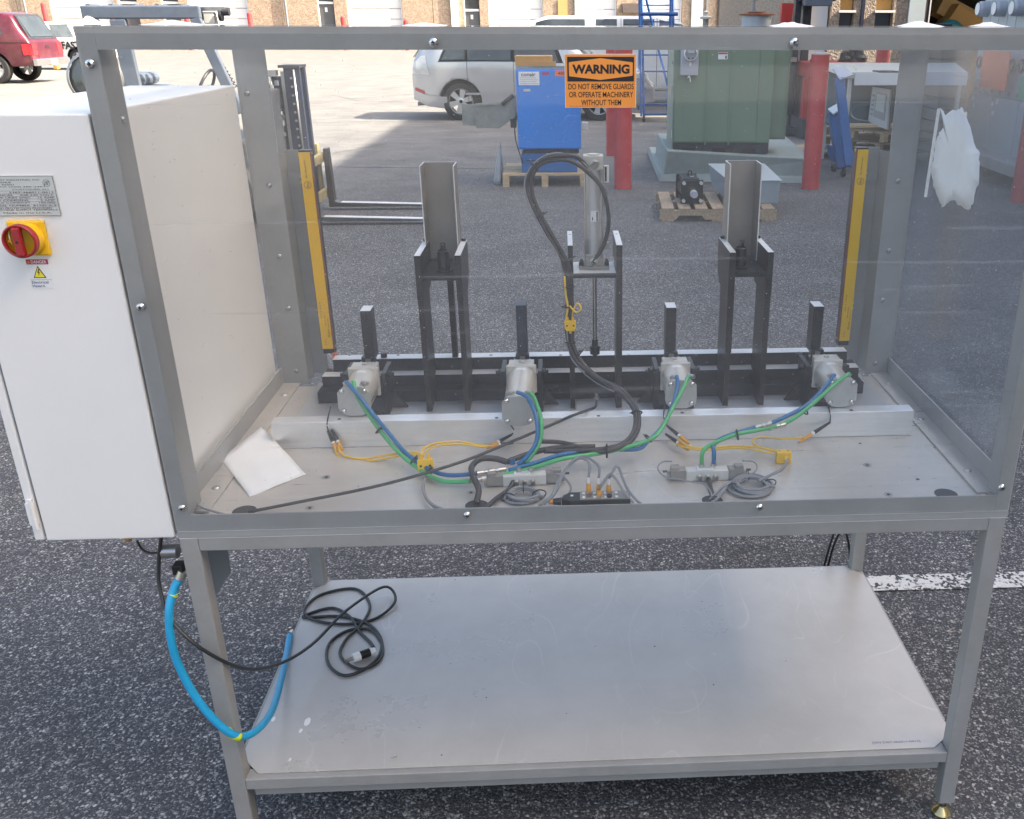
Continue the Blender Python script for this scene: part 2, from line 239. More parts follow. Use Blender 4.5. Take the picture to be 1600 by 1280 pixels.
def clear_pane(name, haze, tint, scratch):
    m = bpy.data.materials.new(name); m.use_nodes = True; N = m.node_tree.nodes; L = m.node_tree.links; N.clear()
    o = N.new('ShaderNodeOutputMaterial'); tr = N.new('ShaderNodeBsdfTransparent'); tr.inputs[0].default_value = (*tint, 1)
    gl = N.new('ShaderNodeBsdfGlossy'); gl.inputs['Roughness'].default_value = .22 if haze > .06 else .03; df = N.new('ShaderNodeBsdfDiffuse'); df.inputs[0].default_value = (.72, .74, .76, 1)
    tc = N.new('ShaderNodeTexCoord'); n = N.new('ShaderNodeTexNoise'); n.inputs['Scale'].default_value = 3.5; n.inputs['Detail'].default_value = 6; L.new(tc.outputs['Object'], n.inputs['Vector'])
    hz = N.new('ShaderNodeMapRange'); hz.inputs[1].default_value = .3; hz.inputs[2].default_value = .75; hz.inputs[3].default_value = haze*.5; hz.inputs[4].default_value = haze*1.6; L.new(n.outputs[0], hz.inputs[0])
    dots = N.new('ShaderNodeTexVoronoi'); dots.inputs['Scale'].default_value = 260; L.new(tc.outputs['Object'], dots.inputs['Vector'])
    ds = N.new('ShaderNodeSeparateColor'); L.new(dots.outputs['Color'], ds.inputs[0])
    d1 = N.new('ShaderNodeMath'); d1.operation = 'GREATER_THAN'; d1.inputs[1].default_value = .986; L.new(ds.outputs[0], d1.inputs[0])
    d2 = N.new('ShaderNodeMath'); d2.operation = 'LESS_THAN'; d2.inputs[1].default_value = .22; L.new(dots.outputs['Distance'], d2.inputs[0])
    d3 = N.new('ShaderNodeMath'); d3.operation = 'MULTIPLY'; L.new(d1.outputs[0], d3.inputs[0]); L.new(d2.outputs[0], d3.inputs[1])
    d4 = N.new('ShaderNodeMath'); d4.operation = 'MULTIPLY'; d4.inputs[1].default_value = .45; L.new(d3.outputs[0], d4.inputs[0])
    mp = N.new('ShaderNodeMapping'); mp.inputs['Scale'].default_value = (2.2, 2.2, 120); mp.inputs['Rotation'].default_value = (0, .02, 0); L.new(tc.outputs['Object'], mp.inputs['Vector'])
    n2 = N.new('ShaderNodeTexNoise'); n2.inputs['Scale'].default_value = .8; n2.inputs['Detail'].default_value = 1; L.new(mp.outputs[0], n2.inputs['Vector'])
    s1 = N.new('ShaderNodeMapRange'); s1.inputs[1].default_value = .71; s1.inputs[2].default_value = .74; s1.inputs[4].default_value = scratch; L.new(n2.outputs[0], s1.inputs[0])
    a1 = N.new('ShaderNodeMath'); a1.operation = 'ADD'; L.new(hz.outputs[0], a1.inputs[0]); L.new(d4.outputs[0], a1.inputs[1])
    a2 = N.new('ShaderNodeMath'); a2.operation = 'ADD'; L.new(a1.outputs[0], a2.inputs[0]); L.new(s1.outputs[0], a2.inputs[1])
    m1 = N.new('ShaderNodeMixShader'); L.new(a2.outputs[0], m1.inputs[0]); L.new(tr.outputs[0], m1.inputs[1]); L.new(df.outputs[0], m1.inputs[2])
    fr = N.new('ShaderNodeFresnel'); gg = N.new('ShaderNodeNewGeometry'); io = N.new('ShaderNodeMapRange'); io.inputs[3].default_value = 1.5; io.inputs[4].default_value = 1/1.5; L.new(gg.outputs['Backfacing'], io.inputs[0]); L.new(io.outputs[0], fr.inputs[0]); m2 = N.new('ShaderNodeMixShader'); L.new(fr.outputs[0], m2.inputs[0]); L.new(m1.outputs[0], m2.inputs[1]); L.new(gl.outputs[0], m2.inputs[2])
    L.new(m2.outputs[0], o.inputs[0]); MATS[name] = m
clear_pane('clear_polycarbonate', .042, (.97, .98, .985), .05)
clear_pane('roof_polycarbonate', .05, (.95, .96, .97), .05)
clear_pane('dusty_polycarbonate', .065, (.80, .85, .91), .10)

# ---------------------------------------------------------------- mesh helpers
class MB:
    def __init__(s): s.v = []; s.f = []; s.sm = []; s.mi = []; s.cm = 0
    def face(s, idx, smooth=False): s.f.append(idx); s.sm.append(smooth); s.mi.append(s.cm)
    def quad(s, *p, smooth=False):
        n = len(s.v); s.v += [Vector(q) for q in p]; s.face(tuple(range(n, n+len(p))), smooth); return s
    def box(s, x0, x1, y0, y1, z0, z1, mtx=None):
        n = len(s.v); P = [Vector((x, y, z)) for z in (z0, z1) for y in (y0, y1) for x in (x0, x1)]
        if mtx: P = [mtx @ p for p in P]
        s.v += P
        for q in ((0, 2, 3, 1), (4, 5, 7, 6), (0, 1, 5, 4), (2, 6, 7, 3), (0, 4, 6, 2), (1, 3, 7, 5)): s.face(tuple(n+i for i in q))
        return s
    def beam(s, a, b, wx, wz, upv=(0, 0, 1)):        # bar of rectangular section from a to b
        a = Vector(a); b = Vector(b); d = (b-a); l = d.length; d.normalize(); u = Vector(upv)
        if abs(d.dot(u)) > .98: u = Vector((0, 1, 0))
        x = d.cross(u).normalized(); u = x.cross(d)
        m = Matrix(((x.x, d.x, u.x, a.x), (x.y, d.y, u.y, a.y), (x.z, d.z, u.z, a.z), (0, 0, 0, 1)))
        return s.box(-wx/2, wx/2, 0, l, -wz/2, wz/2, m)
    def cyl(s, a, b, r, r2=None, seg=20, caps=True):
        a = Vector(a); b = Vector(b); r2 = r if r2 is None else r2; d = (b-a).normalized()
        u = Vector((0, 0, 1)) if abs(d.z) < .9 else Vector((1, 0, 0)); x = d.cross(u).normalized(); y = d.cross(x)
        n = len(s.v); c = [(math.cos(t*2*math.pi/seg), math.sin(t*2*math.pi/seg)) for t in range(seg)]
        s.v += [a+(x*p+y*q)*r for p, q in c]+[b+(x*p+y*q)*r2 for p, q in c]
        for i in range(seg): j = (i+1) % seg; s.face((n+i, n+j, n+seg+j, n+seg+i), True)
        if caps:
            n = len(s.v); s.v += [a+(x*p+y*q)*r for p, q in c]; s.face(tuple(range(n+seg-1, n-1, -1)))
            n = len(s.v); s.v += [b+(x*p+y*q)*r2 for p, q in c]; s.face(tuple(range(n, n+seg)))
        return s
    def lathe(s, c, axis, prof, seg=20):              # prof: list of (radius, distance along axis)
        c = Vector(c); d = Vector(axis).normalized()
        for (r1, h1), (r2, h2) in zip(prof, prof[1:]): s.cyl(c+d*h1, c+d*h2, max(r1, 1e-5), max(r2, 1e-5), seg, False)
        return s
    def prism(s, pts, a, b, axis='y'):                # pts polygon in the plane across axis, extruded from a to b
        def P(p, t):
            if axis == 'y': return Vector((p[0], t, p[1]))
            if axis == 'x': return Vector((t, p[0], p[1]))
            return Vector((p[0], p[1], t))
        n = len(s.v); k = len(pts); s.v += [P(p, a) for p in pts]+[P(p, b) for p in pts]
        s.face(tuple(range(n+k-1, n-1, -1))); s.face(tuple(range(n+k, n+2*k)))
        for i in range(k): j = (i+1) % k; s.face((n+i, n+j, n+k+j, n+k+i))
        return s
    def tube(s, pts, r, seg=8, sub=6, closed=False):
        P = [Vector(p) for p in pts]; Q = []
        if len(P) > 2 and sub > 1:
            m = len(P)
            for i in range(m if closed else m-1):
                g = (lambda j: P[j % m]) if closed else (lambda j: P[max(0, min(m-1, j))])
                p0, p1, p2, p3 = g(i-1), g(i), g(i+1), g(i+2)
                for k in range(sub):
                    t = k/sub; Q.append(.5*((2*p1)+(p2-p0)*t+(2*p0-5*p1+4*p2-p3)*t*t+(3*p1-p0-3*p2+p3)*t**3))
            if not closed: Q.append(P[-1])
        else: Q = P
        n = len(s.v); m = len(Q); fr = None
        for i, q in enumerate(Q):
            t = ((Q[(i+1) % m]-Q[i-1]) if closed else (Q[min(m-1, i+1)]-Q[max(0, i-1)])).normalized()
            if fr is None: u = Vector((0, 0, 1)) if abs(t.z) < .9 else Vector((1, 0, 0)); fr = t.cross(u).normalized()
            fr = (fr-t*fr.dot(t)).normalized(); y = t.cross(fr)
            s.v += [q+(fr*math.cos(a*2*math.pi/seg)+y*math.sin(a*2*math.pi/seg))*r for a in range(seg)]
        for i in range(m if closed else m-1):
            a = n+i*seg; b = n+((i+1) % m)*seg
            for j in range(seg): k = (j+1) % seg; s.face((a+j, a+k, b+k, b+j), True)
        if not closed: s.face(tuple(range(n+seg-1, n-1, -1))); s.face(tuple(n+(m-1)*seg+j for j in range(seg)))
        return s
    def build(s, name, m, parent=None, bev=0, world=True):
        me = bpy.data.meshes.new(name); off = Vector((0, 0, 0))
        if parent is not None and world:
            q = parent
            while q.parent: q = q.parent
            off = q.location
        me.from_pydata([v-off for v in s.v], [], s.f); me.polygons.foreach_set('use_smooth', s.sm)
        for mm in (m if isinstance(m, (list, tuple)) else [m]): me.materials.append(M[mm] if isinstance(mm, str) else mm)
        if any(s.mi): me.polygons.foreach_set('material_index', s.mi)
        bm = bmesh.new(); bm.from_mesh(me); bmesh.ops.recalc_face_normals(bm, faces=bm.faces) if bev or len(bm.faces) < 3000 else None
        bm.to_mesh(me); bm.free(); me.update()
        o = bpy.data.objects.new(name, me); col.objects.link(o)
        if parent is not None: o.parent = parent
        if bev:
            md = o.modifiers.new('bevel', 'BEVEL'); md.width = bev; md.segments = 2; md.limit_method = 'ANGLE'; md.angle_limit = R(50); md.harden_normals = False
        return o
def tag(o, label=None, cat=None, group=None, kind=None):
    if label: o['label'] = label
    if cat: o['category'] = cat
    if group: o['group'] = group
    if kind: o['kind'] = kind
    return o
def thing(name, label, cat, loc=(0, 0, 0), group=None, rz=0):
    o = bpy.data.objects.new(name, None); col.objects.link(o); o.empty_display_size = .05
    o.location = loc; o.rotation_euler = (0, 0, rz); return tag(o, label, cat, group)
def one(name, mb, m, label, cat, group=None, bev=0): return tag(mb.build(name, m, bev=bev), label, cat, group)
def struct(name, mb, m, parent=None, bev=0):
    o = mb.build(name, m, parent, bev)
    if parent is None: o['kind'] = 'structure'
    return o
def copy_thing(src, loc, label, rz=None):
    c = src.copy(); col.objects.link(c); c.location = loc; c['label'] = label
    if rz is not None: c.rotation_euler = (0, 0, rz)
    for ch in list(src.children):
        d = ch.copy(); col.objects.link(d); d.parent = c
        for g in list(ch.children): e = g.copy(); col.objects.link(e); e.parent = d
    return c
def text(name, body, m, parent, org, xdir, ydir, h, width=None, bold=0, align='CENTER'):
    cu = bpy.data.curves.new('text', 'FONT'); cu.body = body; cu.size = 1; cu.align_x = align; cu.align_y = 'CENTER'; cu.offset = bold; cu.resolution_u = 3; cu.extrude = 0
    t = bpy.data.objects.new('text', cu); col.objects.link(t); dg = bpy.context.evaluated_depsgraph_get(); me = bpy.data.meshes.new_from_object(t.evaluated_get(dg))
    bpy.data.objects.remove(t); bpy.data.curves.remove(cu)
    xs = [v.co.x for v in me.vertices]; ys = [v.co.y for v in me.vertices]
    if not xs: return None
    capw = max(xs)-min(xs); caph = max(ys)-min(ys); sy = h/caph; sx = (width/capw) if width else sy
    X = Vector(xdir).normalized(); Y = Vector(ydir).normalized(); org = Vector(org); off = Vector((0, 0, 0))
    cy = (max(ys)+min(ys))/2; cx = (max(xs)+min(xs))/2 if align == 'CENTER' else (min(xs) if align == 'LEFT' else max(xs))
    if parent is not None:
        q = parent
        while q.parent: q = q.parent
        off = q.location
    for v in me.vertices: p = v.co.copy(); v.co = org+X*((p.x-cx)*sx)+Y*((p.y-cy)*sy)-off
    me.materials.append(M[m]); me.name = name; o = bpy.data.objects.new(name, me); col.objects.link(o)
    if parent is not None: o.parent = parent
    return o
def screw_head(p, d, r, h=None, seg=12):
    mb = MB(); h = h or r*.55; mb.lathe(p, d, [(r, 0), (r*.96, h*.35), (r*.75, h*.8), (r*.38, h), (r*.3, h*.6), (.0, h*.55)], seg); return mb
# ================================================================ THE YARD AND THE BUILDINGS
struct('ground', MB().quad((-160, -40, 0), (160, -40, 0), (160, 140, 0), (-160, 140, 0)), 'asphalt')
struct('parking_line', MB().quad((1.52, .905, .004), (6.5, .855, .004), (6.5, .98, .004), (1.52, .99, .004)), 'line_paint')
sm = MB()
a = Zp(505, 261); b = Zp(800, 266)
sm.quad((a.x, a.y-.012, .004), (b.x+.6, b.y-.012, .004), (b.x+.6, b.y+.012, .004), (a.x, a.y+.012, .004))
for pts in ([(470, 157), (520, 149), (560, 158), (650, 160)], [(480, 165), (540, 155), (590, 152), (648, 147)], [(480, 258), (520, 240), (600, 226)], [(560, 92), (620, 84), (660, 82)], [(430, 88), (520, 90)]):
    Q = [Zp(*p) for p in pts]
    for p, q in zip(Q, Q[1:]): sm.quad((p.x, p.y-.02, .004), (q.x, q.y-.02, .004), (q.x, q.y+.02, .004), (p.x, p.y+.02, .004))
struct('asphalt_joint', sm, 'crack_dark')

def wall(nm, mb, m, par): return mb.build(nm, m, par)
YB = 64.0
def fx(px): return Yp(px, 20, YB).x
far = thing('warehouse', 'long tan pebble-panel warehouse with garage doors across the far side of the yard', 'building', (0, YB, 0))
MB().box(-70, 40, YB+.35, YB+12, 0, 8.5).build('wall', 'pebble_panel_plain', far)
MB().box(-70.2, 40.2, YB-.2, YB+12.2, 8.5, 8.9).build('parapet', 'trim_white', far)
MB().box(-70, 40, YB+.02, YB+.349, 4.9, 8.5).build('lintel_band', 'pebble_panel', far)
openings = [(80, 180, 'g'), (187, 216, 'd'), (254, 280, 'd'), (295, 388, 'g'), (497, 522, 'd'), (543, 628, 'g'), (725, 749, 'd'), (763, 848, 'g'), (905, 963, 'g'), (1003, 1065, 'g')]
edge = -2000
xs0 = -69.9
for a_, b_, k in openings:
    A, B = fx(a_), fx(b_)
    x = xs0; end = A-.004
    n = max(1, round((end-x)/2.0)); st = (end-x)/n
    for i in range(n): MB().box(x+i*st+.015, x+(i+1)*st-.015, YB+.05, YB+.348, 0, 4.9).build('pebble_slab', 'pebble_panel', far)
    xs0 = B+.004
    if k == 'g':
        for i in range(8): MB().box(A+.06, B-.06, YB+.22, YB+.26, .02+i*.6, .60+i*.6-.012).build('door_section', 'garage_white', far)
        for xx in (A, B-.055): MB().box(xx, xx+.055, YB+.10, YB+.3, 0, 4.85).build('door_jamb', 'trim_white', far)
    else:
        zd = Yp(a_, 5 if a_ < 600 else 16.5, YB).z; MB().box(A+.04, B-.04, YB+.2, YB+.25, .02, zd-.05).build('door', 'door_grey', far); MB().box(A+.04, B-.04, YB+.2, YB+.25, zd+.09, zd+1.0).build('door_window', 'window_dark', far)
        MB().box(A+.02, B-.02, YB+.14, YB+.26, zd-.045, zd+.085).build('door_lintel', 'trim_white', far); MB().box(A, A+.05, YB+.12, YB+.3, 0, zd+1.0).build('door_jamb', 'trim_white', far)
        MB().box((A+B)/2-.09, (A+B)/2+.06, YB+.188, YB+.199, zd-.50, zd-.25).build('door_notice', 'label_white', far)
        MB().box(A, B, YB+.1, YB+.348, zd+1.0, 4.9).build('pebble_slab', 'pebble_panel', far)
n = 10; x = xs0; st = (39.9-x)/n
for i in range(n): MB().box(x+i*st+.015, x+(i+1)*st-.015, YB+.05, YB+.348, 0, 4.9).build('pebble_slab', 'pebble_panel', far)
for px in (42, 448): MB().cyl((fx(px), YB-.08, 0), (fx(px), YB-.08, 7.4), .07, seg=10).build('downspout', 'pipe_grey', far)
MB().box(fx(705), fx(716), YB-.12, YB+.04, 0, 7.4).build('pilaster', 'trim_white', far); MB().box(fx(898), fx(904), YB-.12, YB+.04, 0, 7.4).build('pilaster', 'switchgear_grey', far)
MB().box(fx(1080), fx(1098), YB-.12, YB+.04, 0, 7.4).build('pilaster', 'switchgear_grey', far); MB().box(fx(1136), fx(1150), YB-.14, YB+.04, 0, 7.4).build('pilaster', 'switchgear_grey', far)
MB().box(fx(1103), fx(1106), YB-.1, YB+.04, 0, 7).build('downspout', 'pipe_grey', far); MB().box(fx(1121), fx(1127), YB-.1, YB+.04, 0, 7).build('downspout', 'interior_dark', far)
MB().box(fx(872), fx(888), YB-.02, YB+.045, .9, 2.95).build('boarded_window', 'cardboard', far)
MB().prism([(YB-.9, 2.2), (YB+.04, 2.2), (YB+.04, 2.75)], fx(972), fx(1003), 'x').build('awning', 'interior_dark', far)
for px, lab in ((70, 'red bollard left of the first garage door of the warehouse'), (174, 'red bollard right of the first garage door of the warehouse'), (290, 'red bollard left of the second garage door of the warehouse'), (389, 'red bollard right of the second garage door of the warehouse'), (535, 'red bollard left of the third garage door of the warehouse'), (633, 'red bollard right of the third garage door of the warehouse')):
    t_ = {70: 2.65, 174: 2.55, 290: 2.5, 389: 2.15, 535: 1.95, 633: 1.78}[px]
    x = Yp(px, 20, YB-1.0).x; one('red_bollard', MB().lathe((x, YB-1.0, 0), (0, 0, 1), [(.15, 0), (.15, t_-.06), (.1, t_), (.001, t_+.02)], 14), 'red_paint', lab, 'bollard', 'red bollards along the warehouse')

# near wing on the right, with an open garage bay
YW = 17.2
def wx(px): return Yp(px, 25, YW).x
wing = thing('workshop_wing', 'tan pebble-faced workshop wing with small windows and an open garage bay', 'building', (9, YW, 0))
xL = 5.05
def wb(nm, x0, x1, z0, z1, m, y0=YW, y1=YW+.3): return MB().box(x0, x1, y0, y1, z0, z1).build(nm, m, wing)
wb('pebble_slab', xL, wx(1268)-.005, 0, 4.5, 'pebble_near'); wb('door', wx(1268)+.02, wx(1297)-.02, 0, 2.1, 'garage_white', YW+.1, YW+.16); wb('pebble_slab', wx(1268), wx(1297), 2.15, 4.5, 'pebble_near')
w1a, w1b, w2a, w2b, gL = wx(1312), wx(1334), wx(1368), wx(1395), wx(1418)
wb('pebble_slab', wx(1297)+.005, w1a-.005, 0, 4.5, 'pebble_near'); wb('pebble_slab', w1b+.005, wx(1344), 0, 4.5, 'pebble_near'); wb('corner_post', wx(1344)+.003, wx(1349), 0, 4.5, 'navy_paint', YW-.05)
wb('pebble_slab', wx(1349)+.005, w2a-.005, 0, 4.5, 'pebble_near'); wb('pebble_slab', w2b+.005, gL-.01, 0, 4.5, 'pebble_near')
for a_, b_ in ((w1a, w1b), (w2a, w2b)):
    wb('pebble_slab', a_, b_, 0, 1.35, 'pebble_near', YW+.01); wb('window_pane', a_+.01, b_-.01, 1.36, 1.80, 'window_dark', YW+.12, YW+.14); wb('window_sill', a_-.03, b_+.02, 1.805, 1.845, 'trim_white', YW-.06, YW+.2)
    wb('window_board', a_+.01, b_-.01, 1.85, 2.5, 'copper_tan', YW+.12, YW+.15); wb('pebble_slab', a_, b_, 2.5, 4.5, 'pebble_near', YW+.01)
wb('bay_pier', gL, wx(1445)-.02, 0, 4.5, 'switchgear_grey', YW-.05); wb('bay_jamb', wx(1445)-.015, wx(1450), 0, 4.5, 'interior_dark', YW-.02)
wb('bay_edge', wx(1450)+.005, wx(1452), 0, 4.5, 'trim_white', YW-.03, YW+.05)
wb('lintel', wx(1450), 10.4, 3.4, 4.5, 'pebble_near'); wb('bay_floor', wx(1450), 10.4, .0, .02, 'concrete_plain', YW+.3, YW+7)
wb('bay_shade_wall', 10.41, 10.6, 0, 4.49, 'pebble_near', YW, YW+7); wb('bay_back', wx(1450), 10.4, 0, 4.5, 'interior_dark', YW+7, YW+7.2); wb('bay_side', wx(1450)-.25, wx(1450)-.02, 0, 4.5, 'interior_dark', YW+.31, YW+7); wb('roof', xL-.15, 10.45, 4.5, 4.7, 'concrete_plain', YW-.15, YW+9); wb('end_wall', xL, xL+.3, 0, 4.5, 'pebble_near', YW+.31, YW+9); wb('bay_shelf', wx(1450), 9.3, 1.9, 1.96, 'rust', YW+4.4, YW+4.7); wb('bay_shelf', wx(1450), 9.3, 2.3, 2.36, 'pipe_grey', YW+4.4, YW+4.7)  # right bay wall added to keep sun out so the interior stays dark
# tall building on the right that shades the near yard (its long wall runs out of the frame)
east = thing('east_building', 'tall tan building along the right side of the yard, shading the machine', 'building', (14, 0, 0))
MB().box(10.5, 24, -22, 14.2, 0, 11.2).build('wall', 'pebble_panel_plain', east)
MB().box(10.4, 24.1, -22.1, 14.3, 11.2, 11.5).build('parapet', 'trim_white', east)
for k in range(6): MB().box(10.42, 10.49, -19+k*5.4, -15.8+k*5.4, .02, 3.4).build('garage_door', 'garage_white', east)
# ================================================================ THE MACHINE
W = 1.55; D = .767; T = .0330
stand = thing('machine_stand', 'grey painted steel machine stand with four square legs and a lower metal shelf', 'stand', (W/2, D/2, 0))
for (x, y, fr) in ((0, 0, 1), (W-T, 0, 1), (0, D-T, 0), (W-T, D-T, 0)):
    lg = MB().box(x, x+T, y, y+T, .039, .7555).build('leg', 'frame_paint', stand, bev=.002)
    cx, cy = x+T/2, y+T/2
    MB().lathe((cx, cy, 0), (0, 0, 1), [(.001, .0005), (.0215, .0005), (.0215, .003), (.019, .006), (.010, .015), (.0075, .018), (.0075, .023), (.001, .023)], 28).build('foot', 'brass', lg)
    MB().cyl((cx, cy, .02), (cx, cy, .0392), .0058).cyl((cx, cy, .033), (cx, cy, .0388), .0095, seg=6).build('foot_bolt', 'steel_worn', lg)
for (a, b, nm) in (((T, W-T, 0, T), None, 0), ((T, W-T, D-T, D), None, 0), ((0, T, T, D-T), None, 0), ((W-T, W, T, D-T), None, 0)):
    MB().box(a[0]+.0003, a[1]-.0003, a[2]+.0004, a[3]-.0004, .7285, .7552).build('top_rail', 'frame_paint', stand, bev=.0015)
    MB().box(a[0]+.0003, a[1]-.0003, a[2]+.0004, a[3]-.0004, .1565, .1832).build('lower_rail', 'frame_paint', stand, bev=.0015)
MB().box(T+.01, W-T-.01, .016, .019, .128, .1562).build('rail_skirt', 'frame_paint', stand)
sh = MB().prism([(.008, .083), (.019, .055), (.056, .0155), (W-.057, .0155), (1.5415, .055), (1.545, .087), (1.545, .71), (1.515, .747), (1.5, .758), (.05, .758), (.035, .745), (.008, .715)], .1838, .1868, 'z').build('shelf_panel', 'shelf_metal', stand, bev=.0008)
MB().prism([(.003, .10), (.0075, .10), (.0075, .70), (.003, .70)], .1838, .1862, 'z').build('shelf_lip', 'frame_paint', stand); MB().prism([(1.5455, .10), (1.549, .10), (1.549, .70), (1.5455, .70)], .1838, .1862, 'z').build('shelf_lip', 'frame_paint', stand)
text('serial_text', '[S/N 2367-466011-0413]', 'print_navy', sh, (1.415, .034, .1871), (1, .0, 0), (0, 1, 0), .0078, .105)
for px, py in ((711, 906), (828, 925), (1023, 1010), (1228, 1033), (1115, 1070), (1097, 940), (610, 1113), (690, 1180), (885, 1115), (760, 1090), (655, 1137), (930, 1010)):
    q = Zp(px, py, .1869); r_ = random.uniform(.0012, .0025); MB().cyl(q-Vector((0, 0, .001)), q+Vector((0, 0, .0004)), r_, seg=9).build('speck', 'black_plastic', sh)
for px, py, rr in ((427, 1124, .006), (480, 1128, .009), (453, 1187, .0035), (470, 1142, .005)):
    q = Zp(px, py, .1869); m_ = MB(); m_.v = [q+Vector((rr*.8*math.cos(a)*random.uniform(.8, 1.1), rr*1.6*math.sin(a)*random.uniform(.8, 1.1), .0003)) for a in [k*2*math.pi/14 for k in range(14)]]; m_.face(tuple(range(14))); m_.build('paint_mark', 'label_white', sh)
MB().prism([(p.x, min(p.z, .7284)) for p in (Yp(313, 858, .095), Yp(354.5, 858, .095), Yp(360.5, 895, .095), Yp(337, 932, .095), Yp(322, 915, .095))][::-1], .095, .0985, 'y').build('bracket_plate', 'pipe_grey', stand)

# ---- deck and frames that the guard stands on
deck = thing('machine_deck', 'flat stainless work deck on top of the stand carrying hoses and valves', 'work deck', (W/2, D/2, .756))
MB().box(-.002, W+.002, .0005, .010, .7570, .7695).build('edge_strip', 'rail_paint', deck)
MB().box(.040, W-.040, .004, .70, .7705, .789).build('deck_sheet', 'stainless_floor', deck)
MB().box(.098, 1.468, .375, .70, .7895, .7985).build('fixture_plate', 'aluminium_plate', deck, bev=.0006)
for z_ in (.7553, .7697): MB().box(.0002, W-.0002, -.0004, .0004, z_, z_+.0011).build('edge_highlight', 'bare_edge_and_highlight', deck)  # thin pale lines that paint edge highlights along the front strips
for (px, py) in ((510, 746), (484, 794), (1355, 727), (1388, 773), (736, 770)):
    q = Zp(px, py, .789); MB().lathe(q, (0, 0, 1), [(.0085, .0002), (.0085, .0007), (.0065, .0008), (.0062, -.0002), (.002, -.0002)], 20).build('countersunk_screw', 'steel_worn', deck)
    MB().cyl(q+Vector((0, 0, .0001)), q+Vector((0, 0, .0007)), .004, seg=6).build('screw_socket', 'black_plastic', deck)
for (px, py, rx) in ((382, 799, .022), (1478, 772, .022), (745, 790, .022), (1113, 782, .020)):
    q = Zp(px, py, .789); MB().cyl(q+Vector((0, 0, -.002)), q+Vector((0, 0, .0006)), rx, seg=28).build('grommet_hole', 'black_plastic', deck)
for (px, py, rr) in ((1344, 693, .003), (1434, 749, .004), (1338, 636, .004), (1460, 700, .0015), (1482, 720, .0015), (1360, 760, .001), (620, 740, .001), (1312, 700, .001), (560, 760, .0013)):
    q = Zp(px, py, .789); MB().cyl(q, q+Vector((0, 0, .0004)), rr, seg=10).build('small_hole', 'black_plastic', deck)
for xs in (1, -1):
    X = (lambda v: v) if xs == 1 else (lambda v: W-v)
    x0, x1 = sorted((X(.0), X(.048)))
    MB().box(x0, x1, .034, .714, .7900, .7935).build('angle_flange', 'stainless_floor', deck)
    x0, x1 = sorted((X(.0035), X(.007)))
    MB().box(x0, x1, .034, .714, .7940, .8350).build('angle_upstand', 'rail_paint', deck)
    for yy in (.13, .40, .63):
        q = Vector((X(.03), yy, .7935)); lathe = screw_head(q, (0, 0, 1), .0085, .004, 16); lathe.build('bolt', 'fitting_metal', deck)

# ---- guard
ZT = 1.6212
guard = thing('machine_guard', 'grey framed machine guard box with clear plastic panes over the work deck', 'machine guard', (W/2, D/2, .77))
E0 = -.002
MB().box(E0, .027, .0, .0035, .7712, ZT-.001).build('corner_post', 'frame_paint', guard, bev=.0008)
MB().box(E0, .0015, .0036, .062, .7712, ZT-.001).build('post_flange', 'frame_paint', guard)
MB().box(.0016, .027, .058, .062, .80, ZT-.001).build('post_flange', 'frame_paint', guard)
MB().box(.0235, .027, .0036, .0579, .80, 1.588).build('post_flange', 'frame_paint', guard)
MB().box(W-.026, W-E0, .0, .0035, .7712, ZT-.001).build('corner_post', 'frame_paint', guard, bev=.0008)
MB().box(W-.0015, W-E0, .0036, .050, .7712, ZT-.001).build('post_flange', 'frame_paint', guard)
MB().box(W-.026, W-.0225, .0036, .046, .80, 1.588).build('post_flange', 'frame_paint', guard)
MB().box(.0272, W-.0262, .0, .0035, .7712, .8035).build('bottom_rail', 'frame_paint', guard)
MB().box(.0272, W-.0262, .0, .0035, 1.588, ZT-.001).build('top_rail', 'frame_paint', guard)
MB().box(.0016, W-.0016, .0036, .030, ZT-.0045, ZT-.001).build('top_rail_flange', 'frame_paint', guard)
MB().box(.0016, W-.0016, D-.036, D+.002, 1.575, ZT-.001).build('rear_top_rail', 'frame_paint', guard, bev=.001)
for x0, x1 in ((E0, .0015), (W-.0015, W-E0)):
    MB().box(x0, x1, .0622, D-.0362, 1.585, ZT-.001).build('side_top_rail', 'frame_paint', guard)
MB().box(.003, .068, .7145, .718, .790, 1.5745).build('rear_post', 'frame_paint', guard, bev=.0006)
MB().box(E0, .0028, .7145, .775, .7575, 1.5745).build('rear_post_flange', 'frame_paint', guard)
MB().box(W-.063, W-.003, .7145, .718, .790, 1.5745).build('rear_post', 'frame_paint', guard, bev=.0006)
MB().box(W-.0028, W-E0, .7145, .775, .7575, 1.5745).build('rear_post_flange', 'frame_paint', guard)
MB().box(.0035, 1.5465, -.0062, -.0005, .7735, 1.6105).build('front_pane', 'clear_polycarbonate', guard, bev=.0004)
MB().box(W+.0024, W+.0064, .006, .765, .80, 1.60).build('side_pane', 'dusty_polycarbonate', guard)
MB().box(.02, W-.02, .032, D-.04, ZT-.0045, ZT-.0012).build('roof_panel', 'roof_polycarbonate', guard)
for (px, py) in ((141, 100), (220, 480), (285, 794), (730, 805), (1187, 793), (1565, 762), (677, 67), (1241, 67)):
    q = Yp(px, py, -.0062); g_ = screw_head(q, (0, -1, 0), .0072, .0045, 20).build('pan_head_screw', 'chrome', guard)
    MB().box(q.x-.0030, q.x+.0030, q.y-.0049, q.y-.0040, q.z-.0006, q.z+.0006).box(q.x-.0006, q.x+.0006, q.y-.0049, q.y-.0040, q.z-.0030, q.z+.0030).build('cross_slot', 'black_plastic', g_)
for (px, py) in ((386, 146), (420, 290), (437, 401), (450, 482), (463, 580), (1403, 283), (1389, 392), (1379, 469), (1368, 568)):
    q = Yp(px, py, .7145); screw_head(q, (0, -1, 0), .0062, .004, 14).build('post_screw', 'steel_worn', guard)
